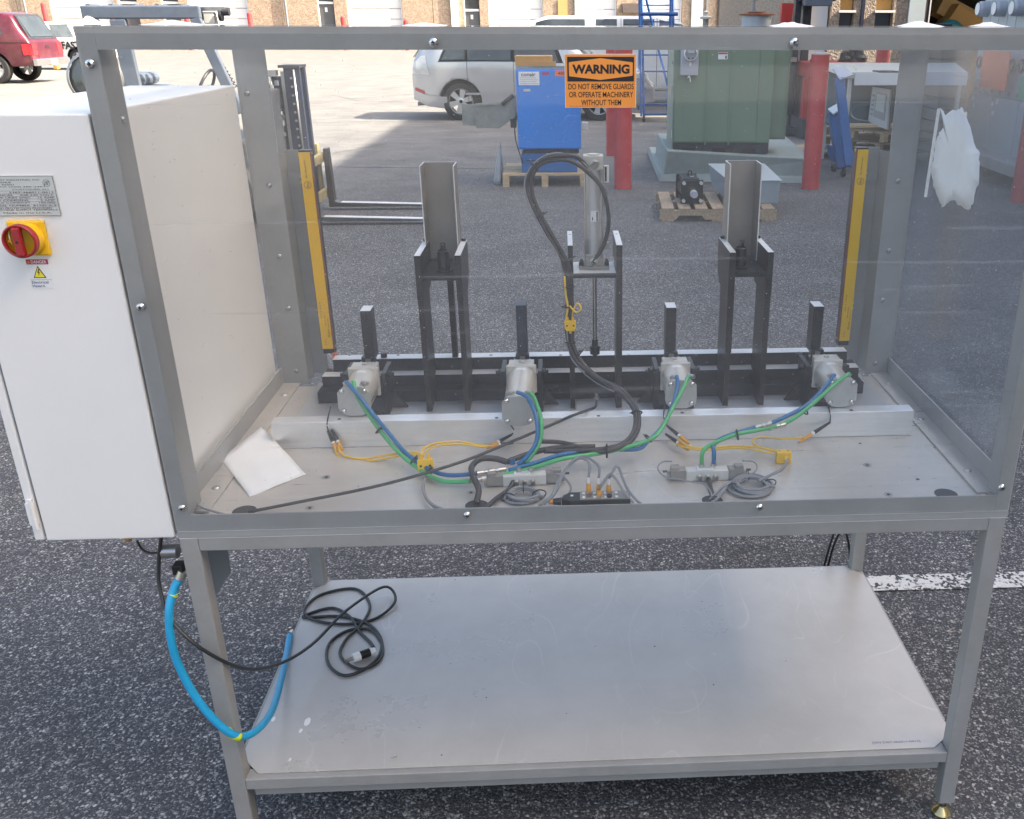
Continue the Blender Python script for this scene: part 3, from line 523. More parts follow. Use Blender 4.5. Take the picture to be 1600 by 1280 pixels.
q = Yp(188, 190, .0036); screw_head(Vector((.0272, .04, q.z)), (1, 0, 0), .005, .004, 12).build('post_screw', 'steel_worn', guard)

# ---- white lumps of plastic foam lying on the roof
def lump(label, px0, px1, h, yy, seed):
    a = Yp(px0, 37, yy).x; b = Yp(px1, 37, yy).x; n = 16; m_ = MB(); rnd = random.Random(seed); prof = []
    for i in range(n+1):
        t = i/n; prof.append(h*(math.sin(t*math.pi)**.75)*(.55+.45*math.exp(-((t-.45)/.2)**2))+.0006)
    base = len(m_.v); k = 7
    for i in range(n+1):
        for j in range(k+1):
            s_ = j/k; z = prof[i]*math.sin(s_*math.pi)**.7*(1+.25*noise.noise(Vector((i*.5, j*.6, seed))))
            m_.v.append(Vector((a+(b-a)*i/n, yy+(s_-.5)*.07*(1+.3*noise.noise(Vector((i*.4, seed, 0)))), ZT-.0012+z)))
    for i in range(n):
        for j in range(k): p = base+i*(k+1)+j; m_.face((p, p+1, p+k+2, p+k+1), True)
    one('foam_scrap', m_, 'foam_white', label, 'foam scrap', 'white foam scraps lying on the guard roof')
lump('rounded white foam scrap at the left end of the guard roof', 127, 158, .016, .66, 1)
lump('long low white foam scrap on the guard roof below the slate cage', 225, 320, .009, .66, 2)
lump('thin white foam scrap on the guard roof in front of the tan wall panel', 630, 700, .005, .66, 3)
lump('small white foam scrap on the guard roof beside the grey tank', 1203, 1268, .008, .66, 5)
lump('pointed white foam scrap on the guard roof in front of the dark garage opening', 1403, 1470, .011, .66, 6)
lump('small white foam scrap on the guard roof in front of the round meters', 1520, 1570, .009, .66, 8)

# ---- control cabinet
CX0, CX1, CY1, CZ0, CZ1 = -.2335, -.0068, .712, .7585, 1.497
cab = thing('control_cabinet', 'tall white electrical control cabinet mounted on the left end of the machine', 'cabinet', ((CX0+CX1)/2, CY1/2, CZ0))
body = MB().box(CX0, CX1, -.001, CY1, CZ0, CZ1).build('body', 'cabinet_white', cab, bev=.003)
MB().box(CX0-.0045, CX0-.0003, .006, CY1-.01, CZ0+.006, CZ1-.006).build('door_gasket', 'pipe_grey', cab)
dr = MB().box(CX0-.0215, CX0-.0048, .001, CY1-.003, CZ0+.001, CZ1-.002).build('door', 'cabinet_white', cab, bev=.0025)
for zc in (.815, 1.38):
    MB().box(CX0-.0195, CX0-.0050, -.0052, .001, zc-.022, zc+.022).cyl((CX0-.0095, -.003, zc-.03), (CX0-.0095, -.003, zc+.03), .0038, seg=10).build('hinge', 'cabinet_white', dr, bev=.0006)
npl = MB().box(-.2, -.077, -.0032, -.0012, 1.344, 1.406).build('nameplate', 'label_silver', cab)
for z0, z1, x0, x1 in ((1.4052, 1.4056, -.198, -.078), (1.3444, 1.3448, -.198, -.078), (1.3448, 1.4052, -.0782, -.0778)):
    MB().box(x0, x1, -.0037, -.0033, z0, z1).build('border_line', 'print_black', npl)
lines = [('TECHNOLOGY INDUSTRIES, INC', 1.3995, -.098), ('AVENUE', 1.3960, -.142), ('MN 55501', 1.3925, -.139), ('0979  FAX (320) 286-2467', 1.3890, -.0915), ('PROJECT        CUSTOMER-SN', 1.3850, -.088), ('MODEL       2367-466011-0413', 1.3806, -.0815), ('ELECTRICAL    208-240 VOLT', 1.3765, -.0825), ('MAX UNIT DISC    15 AMP', 1.3725, -.082), ('MAX CONDENS        5 AMP', 1.3685, -.082), ('MAX CONDUIT     100,000', 1.3645, -.0825), ('SERIAL NUMBER  B1705-A-2', 1.3603, -.0815), ('OVERLOAD PROTECTION PROVIDED', 1.3562, -.089), ('MACHINE SUPPLY TERMINALS', 1.3535, -.081), ('Made in the U.S.A.', 1.3490, -.091)]
for i, (s_, z_, xr) in enumerate(lines):
    text('plate_text', s_, 'print_black', npl, (xr, -.0036, z_), (1, 0, 0), (0, 0, 1), .0022, min(.1185+xr+.077, .0043*len(s_)*.95), 0, 'RIGHT')
    if 4 <= i <= 10: MB().box(-.198, -.081, -.0037, -.0034, z_-.0022, z_-.0020).build('rule_line', 'print_black', npl)
ring = MB(); c = Vector((-.089, -.0036, 1.3945))
for k in range(24):
    a0, a1 = k*math.pi/12, (k+1)*math.pi/12
    ring.quad(*[c+Vector((math.cos(a)*r_, 0, math.sin(a)*r_)) for a, r_ in ((a0, .0054), (a1, .0054), (a1, .0049), (a0, .0049))])
for k in (-1, 0, 1): ring.quad(*[c+Vector((k*.0022+dx, 0, dz)) for dx, dz in ((-.0016, -.003), (-.0008, -.003), (.0016, .003), (.0008, .003))])
ring.build('plate_emblem', 'print_black', npl)
sw = MB().box(-.1635, -.1055, -.008, -.0012, 1.2815, 1.3375).build('switch_plate', 'yellow_plastic', cab, bev=.003)
swc = Vector((-.136, 0, 1.3095))
MB().lathe((swc.x, -.008, swc.z), (0, -1, 0), [(.0275, 0), (.0275, .003), (.0262, .014), (.001, .014)], 40).build('switch_collar', 'yellow_plastic', sw)
MB().lathe((swc.x, -.022, swc.z), (0, -1, 0), [(.0258, 0), (.0262, .002), (.0262, .010), (.0245, .0115), (.0228, .0105), (.0222, .004), (.001, .004)], 40).build('switch_dial', 'switch_red', sw)
MB().box(-.0058, .0058, -.0125, 0, -.0222, .0222, Matrix.Translation((swc.x, -.026, swc.z))).build('switch_handle', 'switch_red', sw, bev=.002)
MB().cyl((swc.x, -.0387, swc.z), (swc.x, -.0384, swc.z), .0023).build('handle_hole', 'black_plastic', sw)
for dx, dz in ((-.017, 0), (.0035, .0185)): MB().box(swc.x+dx-.0025, swc.x+dx+.0025, -.0268, -.0262, swc.z+dz-.002, swc.z+dz+.002).build('switch_mark', 'amber', sw)
text('switch_text', 'ON', 'print_black', sw, (swc.x+.0035, -.027, swc.z+.0185), (1, 0, 0), (0, 0, 1), .0022)
dg_ = MB().box(-.1502, -.1148, -.0017, -.0012, 1.2268, 1.2752).build('danger_label', 'label_white', cab)
MB().box(-.1496, -.1154, -.0021, -.0018, 1.2665, 1.2746).build('danger_band', 'print_red', dg_)
text('danger_text', 'DANGER', 'label_white', dg_, (-.1300, -.0024, 1.2705), (1, 0, 0), (0, 0, 1), .0052, .024, .012)
MB().prism([(-.1478, 1.2682), (-.1438, 1.2682), (-.1458, 1.2726)], -.0024, -.0022).build('danger_triangle', 'amber', dg_)
MB().prism([(-.1436, 1.2442), (-.1234, 1.2442), (-.1335, 1.2640)], -.0021, -.0018).build('triangle_border', 'print_black', dg_)
MB().prism([(-.1415, 1.2455), (-.1255, 1.2455), (-.1335, 1.2614)], -.0024, -.0022).build('triangle_field', 'hazard_yellow', dg_)
MB().prism([(-.1330, 1.2590), (-.1358, 1.2528), (-.1338, 1.2532), (-.1350, 1.2474), (-.1318, 1.2540), (-.1336, 1.2538), (-.1312, 1.2590)], -.0027, -.0025).build('lightning_bolt', 'print_black', dg_)
MB().box(-.1496, -.1154, -.0021, -.0018, 1.2410, 1.2413).build('label_rule', 'print_black', dg_)
text('hazard_text', 'Electrical', 'print_navy', dg_, (-.1482, -.0021, 1.2372), (1, 0, 0), (0, 0, 1), .0044, .026, .01, 'LEFT')
text('hazard_text', 'Hazard.', 'print_navy', dg_, (-.1482, -.0021, 1.2312), (1, 0, 0), (0, 0, 1), .0042, .020, .01, 'LEFT')
q = Yp(201, 845, .02)
MB().lathe((q.x, .02, CZ0), (0, 0, -1), [(.0085, 0), (.0085, .006), (.0072, .0065), (.0078, .0115), (.006, .015), (.001, .015)], 12).build('brass_gland', 'copper_tan', cab)

# ---- paper
def sheet(name, P, nz, mm, label, cat, curl=.01, nu=10, nv=10):
    m_ = MB(); A, B, C_, D_ = [Vector(p) for p in P]
    for i in range(nu+1):
        for j in range(nv+1):
            u, v = i/nu, j/nv; p = (A*(1-u)+B*u)*(1-v)+(D_*(1-u)+C_*u)*v
            p = p+Vector(nz)*(curl*math.sin(u*math.pi)*.6+.002*noise.noise(Vector((u*3, v*3, 1)))+curl*.5*v*v*0); m_.v.append(p)
    for i in range(nu):
        for j in range(nv): a = i*(nv+1)+j; m_.face((a, a+1, a+nv+2, a+nv+1), True)
    o = one(name, m_, mm, label, cat); s_ = o.modifiers.new('thick', 'SOLIDIFY'); s_.thickness = .0004; return o
sheet('paper_sheet', (Yp(408, 667, .385), Zp(478, 741, .7905), Zp(390, 776, .7905), Yp(344, 717, .262)), (0, 0, 1), 'paper', 'blank white paper sheet leaning in the front left corner of the deck', 'paper', .003)

# ---- warning sign on the front pane
ws = thing('warning_sign', 'orange and black WARNING sign stuck on the front pane near the top rail', 'sign', (.7755, -.0065, 1.505))
MB().box(.7205, .8305, -.0072, -.0066, 1.5045, 1.5825).build('sign_edge', 'label_white', ws)
MB().box(.7213, .8297, -.0076, -.0073, 1.5053, 1.5817).build('sign_face', 'sign_orange', ws)
MB().box(.7246, .8268, -.0080, -.0077, 1.5430, 1.5784).build('sign_panel', 'print_black', ws, bev=.0)
MB().prism([(.7270, 1.5515), (.7275, 1.5505), (.7752, 1.5452), (.8242, 1.5512), (.8248, 1.5520), (.8248, 1.5698), (.8240, 1.5706), (.7752, 1.5765), (.7278, 1.5708), (.7270, 1.5700)], -.0084, -.0081).build('sign_hexagon', 'sign_orange', ws)
text('warning_text', 'WARNING', 'print_black', ws, (.7760, -.0086, 1.5608), (1, 0, 0), (0, 0, 1), .0135, .0880, .045)
for i, (s_, wd) in enumerate((('DO NOT REMOVE GUARDS', .1010), ('OR OPERATE MACHINERY', .0995), ('WITHOUT THEM', .0620))):
    text('warning_text', s_, 'print_black', ws, (.7762, -.0079, 1.5356-i*.0117), (1, 0, 0), (0, 0, 1), .0083, wd, .009)
text('warning_text', 'REORDER NO. 1305', 'print_red', ws, (.727, -.0079, 1.5068), (1, 0, 0), (0, 0, 1), .0012, .045, 0, 'LEFT')

# ---- light curtains with their bent brackets
def curtain(side, label, blabel):
    X = (lambda v: v) if side == 1 else (lambda v: W-v)
    c_ = thing('light_curtain', label, 'safety sensor', (X(.12), .745, .87), 'yellow safety light curtains at the rear opening')
    def bx(nm, x0, x1, y0, y1, z0, z1, mm, par=None, bev=0): a, b = sorted((X(x0), X(x1))); return MB().box(a, b, y0, y1, z0, z1).build(nm, mm, par or c_, bev=bev)
    bx('housing', .107, .1335, .735, .763, .874, 1.350, 'curtain_yellow', bev=.0012)
    bx('lens_strip', .1337, .1365, .739, .760, .880, 1.344, 'black_plastic')
    bx('lens_rail', .1337, .1375, .7355, .7385, .874, 1.350, 'rust')
    bx('end_cap', .108, .1355, .737, .762, .862, .8738, 'black_plastic'); bx('end_cap', .108, .1355, .737, .762, 1.3502, 1.3545, 'black_plastic')
    xm = X(.1203); up_ = (0, 0, 1)
    text('sensor_text', 'ifm electronic', 'print_black', c_, (xm-.001, .7346, 1.312), (0, 0, 1), (-1, 0, 0), .0042, .040)
    ring = MB(); c = Vector((xm, .7346, 1.276))
    for k in range(20):
        a0, a1 = k*math.pi/10, (k+1)*math.pi/10
        ring.quad(*[c+Vector((math.cos(a)*r_, 0, math.sin(a)*r_)) for a, r_ in ((a0, .0085), (a1, .0085), (a1, .0077), (a0, .0077))])
    ring.build('sensor_emblem', 'print_black', c_)
    text('sensor_text', 'ifm', 'print_black', c_, (xm, .7346, 1.276), (0, 0, 1), (-1, 0, 0), .0065, .011)
    for k, (s_, z_, h_, w_) in enumerate((('OY 1 4 8 N', .975, .0032, .04), ('24 V DC', .950, .003, .03), ('30 mm', .915, .0032, .02), ('I I I', .892, .0032, .012), ('MADE IN GERMANY', .93, .0018, .05))):
        text('sensor_text', s_, 'print_black', c_, (xm+(-.006, .002, .006, -.003, .0085)[k], .7346, z_), (0, 0, 1), (-1, 0, 0), h_, w_)
    b_ = thing('curtain_bracket', blabel, 'bracket', (X(.08), .76, .80), 'bent sheet brackets holding the light curtains')
    def pr(nm, pts, z0, z1): P = [(X(p[0]), p[1]) for p in pts]; MB().prism(P if side == 1 else P[::-1], z0, z1, 'z').build(nm, 'frame_paint', b_)
    pr('bracket_web', [(.070, .768), (.107, .768), (.107, .771), (.070, .771)], .800, 1.352)
    pr('bracket_flange', [(.050, .722), (.0695, .768), (.0695, .772), (.047, .724)], .790, 1.345)
    pr('bracket_tab', [(.0695, .7641), (.107, .7641), (.107, .7678), (.0695, .7678)], 1.27, 1.30); pr('bracket_tab', [(.0695, .7641), (.107, .7641), (.107, .7678), (.0695, .7678)], .945, .975)
    for zc in (1.278, 1.292, .953, .968): screw_head((X(.099), .764, zc), (0, -1, 0), .0035, .003, 10).build('clamp_screw', 'fitting_metal', b_)
curtain(1, 'yellow upright light curtain standing left of the open rear side', 'bent grey bracket between the left rear post and its yellow light curtain')
curtain(-1, 'yellow upright light curtain standing right of the open rear side', 'bent grey bracket between the right rear post and its yellow light curtain')

# ---- torn residue and strip on the right pane
xr_ = W+.0004
def Xp(px, py, x): d = ray(px, py); return CAM+d*((x-CAM.x)/d.x)
pts = [(1468, 168), (1476, 180), (1495, 172), (1501, 168), (1508, 180), (1517, 205), (1524, 232), (1530, 240), (1529, 262), (1529, 282), (1523, 300), (1519, 318), (1512, 328), (1500, 322), (1488, 314), (1478, 318), (1470, 324), (1466, 310), (1457, 290), (1454, 268), (1458, 240), (1462, 218), (1466, 205), (1474, 200), (1473, 190)]
pts = [q for a, b in zip(pts, pts[1:]+pts[:1]) for q in (a, (a[0]*.67+b[0]*.33+random.uniform(-1.6, 1.6), a[1]*.67+b[1]*.33+random.uniform(-2, 2)), (a[0]*.33+b[0]*.67+random.uniform(-1.6, 1.6), a[1]*.33+b[1]*.67+random.uniform(-2, 2)))]
P = [Xp(px, py, xr_) for px, py in pts]; m_ = MB(); ctr = sum(P, Vector())/len(P)
k = len(P); m_.v = [ctr+Vector((-.0004, 0, 0))]+[ctr+(p-ctr)*.6+Vector((-.0004-.001*random.random(), 0, 0)) for p in P]+[Vector((xr_+.0012, p.y+random.uniform(-.001, .001), p.z+random.uniform(-.002, .002))) for p in P]
for i in range(k): j = (i+1) % k; m_.face((0, 1+i, 1+j), True); m_.face((1+i, 1+k+i, 1+k+j, 1+j), True)
o = one('torn_paper', m_, 'residue_white', 'torn white paper scrap stuck on the right pane', 'paper scrap'); s_ = o.modifiers.new('t', 'SOLIDIFY'); s_.thickness = .0005; s_.offset = 1
a = Xp(1467, 170, xr_-.001); b = Xp(1446, 308, xr_-.001)
one('edge_strip', MB().beam(a, b, .006, .0035), 'residue_white', 'narrow white adhesive strip on the right pane beside the torn paper', 'adhesive strip')
# ================================================================ FIXTURES ON THE DECK
ZD = .789; ZF = .7985
one('aluminium_bar', MB().box(.0885, 1.4715, .3205, .357, .7895, .848), 'aluminium', 'long bare aluminium bar lying across the deck in front of the clamps', 'metal bar', bev=.0012)
barh = MB()
for px, py in ((530, 655), (776, 653), (935, 650), (1066, 645), (1330, 641)):
    q = Zp(px, py, .8482); barh.cyl(q, q+Vector((0, 0, .0003)), .0042, seg=12)
tag(barh.build('bar_hole', 'black_plastic', bpy.data.objects['aluminium_bar'], world=False))
rail = thing('stepped_rail', 'stepped black rail fixture running across the back of the deck', 'fixture rail', (.78, .6, ZF))
MB().box(.130, 1.432, .555, .600, ZF+.0002, .827).build('lower_bar', 'black_oxide', rail, bev=.0008)
MB().box(.136, 1.427, .588, .650, .8272, .8535).build('middle_bar', 'black_oxide', rail, bev=.0008)
MB().box(.1365, 1.4265, .5885, .6205, .8536, .8542).build('bar_face', 'bare_edge_and_highlight', rail)
MB().box(.157, 1.405, .622, .660, .8544, .8836).build('upper_bar', 'black_oxide', rail, bev=.0008)
MB().box(.1575, 1.4045, .6225, .655, .8838, .8844).build('bar_face', 'bare_edge_and_highlight', rail)
for px in (546, 622, 767, 876, 982, 1088, 1303): q = Zp(px, 555, .8845); MB().cyl(q, q+Vector((0, 0, .0003)), .004, seg=12).build('tapped_hole', 'black_plastic', rail)
for px, py in ((518, 577), (1010, 579), (1328, 564)): q = Zp(px, py, .8543); MB().cyl(q, q+Vector((0, 0, .0003)), .0035, seg=12).build('tapped_hole', 'black_plastic', rail)
for px in (600, 1248): q = Zp(px, 558, .8845); MB().cyl(q, q+Vector((0, 0, .011)), .0075).cyl(q+Vector((0, 0, .011)), q+Vector((0, 0, .0112)), .004, seg=6).build('socket_screw', 'black_oxide', rail)
one('orange_tab', MB().box(.149, .160, .6615, .664, .8536, .888).box(.149, .1545, .655, .6614, .8545, .88), 'orange_rust', 'small bright orange tab at the left end of the stepped rail', 'tab')

def tower(xa, xb, w_, label, left):
    t = thing('feed_tower', label, 'feed tower', ((xa+xb)/2, .53, ZF), 'feed towers with upright metal chutes')
    for x in (xa, xb):
        MB().box(x, x+w_, .493, .5548, ZF+.0003, .826).build('tower_foot', 'black_steel_side', t)
        MB().prism([(.493, .826), (.5545, .826), (.5545, .8276), (.586, .8276), (.586, .8556), (.600, .8556), (.600, 1.062), (.493, 1.062)], x, x+w_, 'x').build('column', 'black_steel_side', t, bev=.0006)
        MB().prism([(.491, 1.0622), (.620, 1.0622), (.650, 1.090), (.655, 1.15), (.650, 1.1615), (.491, 1.1615)], x-.0006, x+w_+.0006, 'x').build('cheek_plate', 'black_steel_side', t, bev=.0006)
        MB().box(x-.0002, x+w_+.0002, .4915, .648, 1.1617, 1.1622).build('cheek_edge', 'bare_edge_and_highlight', t)
        MB().cyl((x+w_/2, .638, 1.1622), (x+w_/2, .638, 1.1685), .0052).build('socket_screw', 'black_oxide', t)
    MB().box(xa+w_+.0008, xb-.0008, .4935, .655, 1.106, 1.1175).build('cross_plate', 'black_oxide', t, bev=.0006)
    xs = xa+w_+(xb-xa-w_)*.60 if left else xa+w_+(xb-xa-w_)*.27
    MB().lathe((xs, .535, 1.1177), (0, 0, 1), [(.018, 0), (.018, .003), (.0125, .0035), (.0132, .045), (.0118, .046), (.006, .046), (.0065, .060), (.0055, .062), (.0001, .062)], 24).build('locating_stud', 'dark_polished', t)
    MB().box(xs-.0065, xs+.0065, .625, .645, .8846, 1.1058).build('guide_bar', 'black_oxide', t)
    c0, c1 = xa+w_*.9, xb+w_*.2
    c0, c1 = xa+.010, xb-.002
    ch = MB(); ch.box(c0, c1, .668, .670, 1.100, 1.335).box(c0, c0+.002, .600, .6679, 1.100, 1.335).box(c1-.002, c1, .600, .6679, 1.100, 1.335)
    ch.build('chute', 'chute_steel', t, bev=.0004)
    le = MB(); le.box(c0-.0002, c1+.0002, .6678, .6702, 1.3351, 1.3355).box(c0-.0002, c0+.0022, .5998, .6677, 1.3351, 1.3355).box(c1-.0022, c1+.0002, .5998, .6677, 1.3351, 1.3355)
    le.box(c0-.0002, c0+.0022, .5994, .5998, 1.1, 1.3350).box(c1-.0022, c1+.0002, .5994, .5998, 1.1, 1.3350).build('chute_edge', 'bare_edge_and_highlight', t)
    return t
tower(.3905, .4775, .0125, 'black feed tower with grey metal chute, left of the air cylinder', True)
tower(1.0790, 1.1635, .0125, 'black feed tower with grey metal chute, right of the air cylinder', False)

pt = thing('press_frame', 'narrow black press frame with two uprights around the tall air cylinder', 'press frame', (.783, .53, ZF))
for x, w_ in ((.7225, .0112), (.8285, .0135)):
    MB().box(x, x+w_, .493, .5546, ZF+.0003, .8265).build('upright_foot', 'black_oxide', pt)
    MB().prism([(.493, .8266), (.5546, .8266), (.5546, .8276), (.565, .8276), (.565, 1.125), (.650, 1.125), (.650, 1.1800), (.493, 1.1800)], x, x+w_, 'x').build('upright', 'black_steel_side', pt, bev=.0006)
    MB().box(x+.0002, x+w_-.0002, .4935, .6495, 1.1802, 1.1807).build('upright_edge', 'bare_edge_and_highlight', pt)
    MB().cyl((x+w_/2, .61, 1.1807), (x+w_/2, .61, 1.1810), .003, seg=10).build('tapped_hole', 'black_plastic', pt)
MB().box(.7342, .8280, .4935, .60, 1.108, 1.1185).build('cross_plate', 'black_steel_side', pt)
MB().box(.7345, .8277, .494, .5995, 1.1187, 1.1191).build('plate_edge', 'bare_edge_and_highlight', pt)

ac = thing('air_cylinder', 'tall silver air cylinder standing upright in the middle of the machine', 'air cylinder', (.781, .545, 1.1195))
cx, cy = .781, .545
MB().box(cx-.034, cx+.034, cy-.02, cy+.02, 1.1195, 1.1265).build('mounting_foot', 'valve_dark_grey', ac, bev=.001)
MB().box(cx-.0205, cx+.0205, cy-.0205, cy+.0205, 1.1268, 1.152).build('lower_head', 'valve_dark_grey', ac, bev=.002)
for s_ in (-1, 1):
    MB().cyl((cx+s_*.028, cy-.012, 1.1266), (cx+s_*.028, cy-.012, 1.137), .0058, seg=6).cyl((cx+s_*.028, cy-.012, 1.137), (cx+s_*.028, cy-.012, 1.1425), .0035).build('mounting_bolt', 'black_oxide', ac)
MB().cyl((cx, cy, 1.1521), (cx, cy, 1.3350), .0168, seg=32).build('barrel', 'aluminium_plate', ac)
MB().box(cx-.0215, cx+.0215, cy-.0205, cy+.0205, 1.3352, 1.3648).build('upper_head', 'cylinder_cream', ac, bev=.0015)
MB().cyl((cx, cy, 1.3650), (cx, cy, 1.3672), .0135, seg=24).build('head_plug', 'fitting_metal', ac)
for sx in (-1, 1):
    for sy in (-1, 1): MB().cyl((cx+sx*.0178, cy+sy*.0172, 1.1521), (cx+sx*.0178, cy+sy*.0172, 1.3351), .0022, seg=8).build('tie_rod', 'fitting_metal', ac)
MB().lathe((cx+.002, cy-.0206, 1.348), (0, -1, 0), [(.0095, 0), (.0095, .004), (.007, .005), (.007, .009), (.003, .009), (.001, .006)], 18).build('port_fitting', 'fitting_metal', ac)
MB().lathe((cx-.001, cy-.0206, 1.1365), (0, -1, 0), [(.0095, 0), (.0095, .004), (.007, .005), (.007, .012), (.0045, .012), (.001, .009)], 18).build('port_fitting', 'fitting_metal', ac)
MB().cyl((cx+.002, cy-.030, 1.139), (cx+.013, cy-.030, 1.158), .0065).build('elbow', 'fitting_metal', ac)
MB().box(cx-.007, cx+.010, cy-.0174, cy-.0168, 1.225, 1.248).build('barrel_label', 'label_white', ac)
MB().box(cx+.0055, cx+.0085, cy-.0178, cy-.0175, 1.226, 1.247).box(cx-.004, cx-.002, cy-.0178, cy-.0175, 1.228, 1.235).build('label_print', 'print_black', ac)
MB().box(cx+.0225, cx+.0335, cy-.012, cy+.004, 1.308, 1.343).build('reed_switch', 'valve_grey', ac, bev=.0006)
MB().box(cx+.0245, cx+.0285, cy-.0126, cy-.0121, 1.311, 1.341).build('switch_slot', 'black_plastic', ac)
MB().box(cx+.0155, cx+.0325, cy-.014, cy-.004, 1.163, 1.178).build('reed_switch', 'valve_dark_grey', ac, bev=.0006)
for dx, dz in ((.0185, .167), (.0185, .174)): MB().cyl((cx+dx, cy-.0142, 1+dz), (cx+dx, cy-.0148, 1+dz), .0012, seg=8).build('switch_screw', 'chrome', ac)
rod = MB(); rod.cyl((cx+.001, cy+.01, .945), (cx+.001, cy+.01, 1.1078), .0058, seg=16); rod.build('piston_rod', 'chrome', ac)
MB().lathe((cx+.001, cy+.01, .903), (0, 0, 1), [(.005, 0), (.005, .008), (.0115, .009), (.0115, .022), (.0125, .0222), (.0125, .028), (.0075, .029), (.0075, .043), (.001, .043)], 18).build('rod_coupler', 'motor_black', ac)

# ---- four clamp cylinders
def clamp(x, yf, zc, label, hose_side, arm_x, arm_top, first):
    t = thing('clamp_cylinder', label, 'clamp cylinder', (x, .47, zc), 'cream clamp cylinders in a row behind the bar')
    r_ = .0318
    MB().box(x-.0340, x+.0340, .462, .470, zc-.034, zc+.0335).build('flange_plate', 'cylinder_cream', t, bev=.003)
    MB().box(x-.0285, x+.0285, .4702, .502, zc-.028, zc+.0338).build('mounting_block', 'cylinder_cream', t, bev=.0015)
    MB().lathe((x, .484, zc+.0338), (0, 0, 1), [(.0062, 0), (.0062, .003), (.004, .0042), (.003, .0035), (.001, .003)], 16).build('top_screw', 'fitting_metal', t)
    MB().cyl((x, yf+.007, zc), (x, .4619, zc), r_, seg=40).build('barrel', 'cylinder_cream', t)
    cap = MB(); prof = []
    prof = [(x+a, zc+b) for a, b in ((.019, .0325), (.0335, .019), (.0345, -.014), (.0315, -.0225), (.024, -.0295), (.012, -.0340), (-.012, -.0340), (-.024, -.0295), (-.0315, -.0225), (-.0345, -.014), (-.0335, .019), (-.019, .0325))]
    cap.prism(prof, yf, yf+.0068, 'y').build('end_cap', 'cap_grey', t, bev=.0008)
    for sx in (-1, 1):
        for sz in (-1, 1): screw_head((x+sx*.0235, yf, zc+sz*.0225), (0, -1, 0), .0050, .0035, 12).build('cap_screw', 'chrome', t); MB().cyl((x+sx*.0235, yf-.0001, zc+sz*.0225), (x+sx*.0235, yf-.0004, zc+sz*.0225), .0062, seg=14).build('screw_ring', 'valve_dark_grey', t)
        MB().cyl((x+sx*.0262, yf+.0069, zc-.0245), (x+sx*.0262, .4619, zc-.0245), .0022, seg=8).build('tie_rod', 'fitting_metal', t)
        q = Vector((x+sx*.016, yf+.020, zc+.0258)); d = Vector((sx*.35, 0, 1)).normalized()
        MB().lathe(q, d, [(.0068, 0), (.0068, .0045), (.0052, .005), (.0052, .011), (.001, .0115)], 12).build('port_fitting', 'fitting_metal', t)
        e0 = q+d*.009; MB().cyl(e0, e0+Vector((hose_side*.010, -.008, .000)), .0048, seg=12).build('hose_elbow', 'fitting_metal', t)
    q = MB().box(x-.010, x+.012, 0, 0, 0, 0)
    lab = MB(); n_ = 7
    for k in range(n_):
        a0 = R(72+36*k/n_); a1 = R(72+36*(k+1)/n_); rr = r_+.0004
        lab.quad((x+math.cos(a0)*rr, .437, zc+math.sin(a0)*rr), (x+math.cos(a1)*rr, .437, zc+math.sin(a1)*rr), (x+math.cos(a1)*rr, .449, zc+math.sin(a1)*rr), (x+math.cos(a0)*rr, .449, zc+math.sin(a0)*rr))
    lab.build('barrel_label', 'label_white', t)
    # black bracket that carries it
    for s_ in (-1, 1):
        MB().box(x+s_*.0415-.005, x+s_*.0415+.005, .470, .5546, ZF+.0004, zc+.016).build('bracket_wall', 'black_oxide', t, bev=.0008)
        MB().cyl((x+s_*.0470, .5, zc+.004), (x+s_*.0545, .5, zc+.004), .0075, seg=6).cyl((x+s_*.0545, .5, zc+.004), (x+s_*.060, .5, zc+.004), .0042, seg=10).build('pivot_bolt', 'black_oxide', t)
    MB().box(x-.0360, x+.0360, .470, .554, ZF+.0004, ZF+.014).build('bracket_base', 'black_oxide', t, bev=.0008)
    sd_ = 1 if arm_x < .8 else -1
    MB().prism([(x+sd_*.048, ZF+.0004), (x+sd_*.082, ZF+.0004), (x+sd_*.048, ZF+.045)][::sd_], .520, .528, 'y').build('gusset', 'black_steel_side', t)
    a_ = MB().box(arm_x-.012, arm_x+.012, .555, .600, .905, arm_top).build('clamp_arm', 'black_oxide' if not first == 2 else 'navy_paint', t, bev=.0012)
    MB().box(arm_x-.0115, arm_x+.0115, .5555, .5995, arm_top+.0001, arm_top+.0006).build('arm_tip', 'bare_edge_and_highlight' if first != 2 else 'navy_paint', t)
    MB().box(arm_x-.0155, arm_x+.0155, .536, .5547, .880, .918).build('arm_yoke', 'black_oxide', t, bev=.001)
    MB().cyl((arm_x-.019, .541, .902), (arm_x+.019, .541, .902), .004, seg=10).build('yoke_pin', 'fitting_metal', t)
    MB().box(arm_x-.006, arm_x+.006, .5335, .5358, .886, .915).build('yoke_link', 'steel_worn', t)
    if first == 2: MB().cyl((arm_x, .5549, arm_top-.011), (arm_x, .5546, arm_top-.011), .0026, seg=12).build('arm_hole', 'black_plastic', t)
    return t
clamp(.2620, .345, .8850, 'clamp cylinder at the left end, end cap stained brown, blue hose on its left', 1, .2600, 1.022, 1)
clamp(.6130, .272, .8850, 'second clamp cylinder from the left, its long barrel overhanging the aluminium bar', 1, .6130, 1.030, 2)
clamp(.9620, .352, .8850, 'third clamp cylinder from the left, rust run on its cap, green hose crossing it', 1, .9600, 1.020, 3)
clamp(1.3130, .343, .8850, 'clamp cylinder at the right end with the cleanest grey end cap', -1, 1.3060, 1.018, 4)

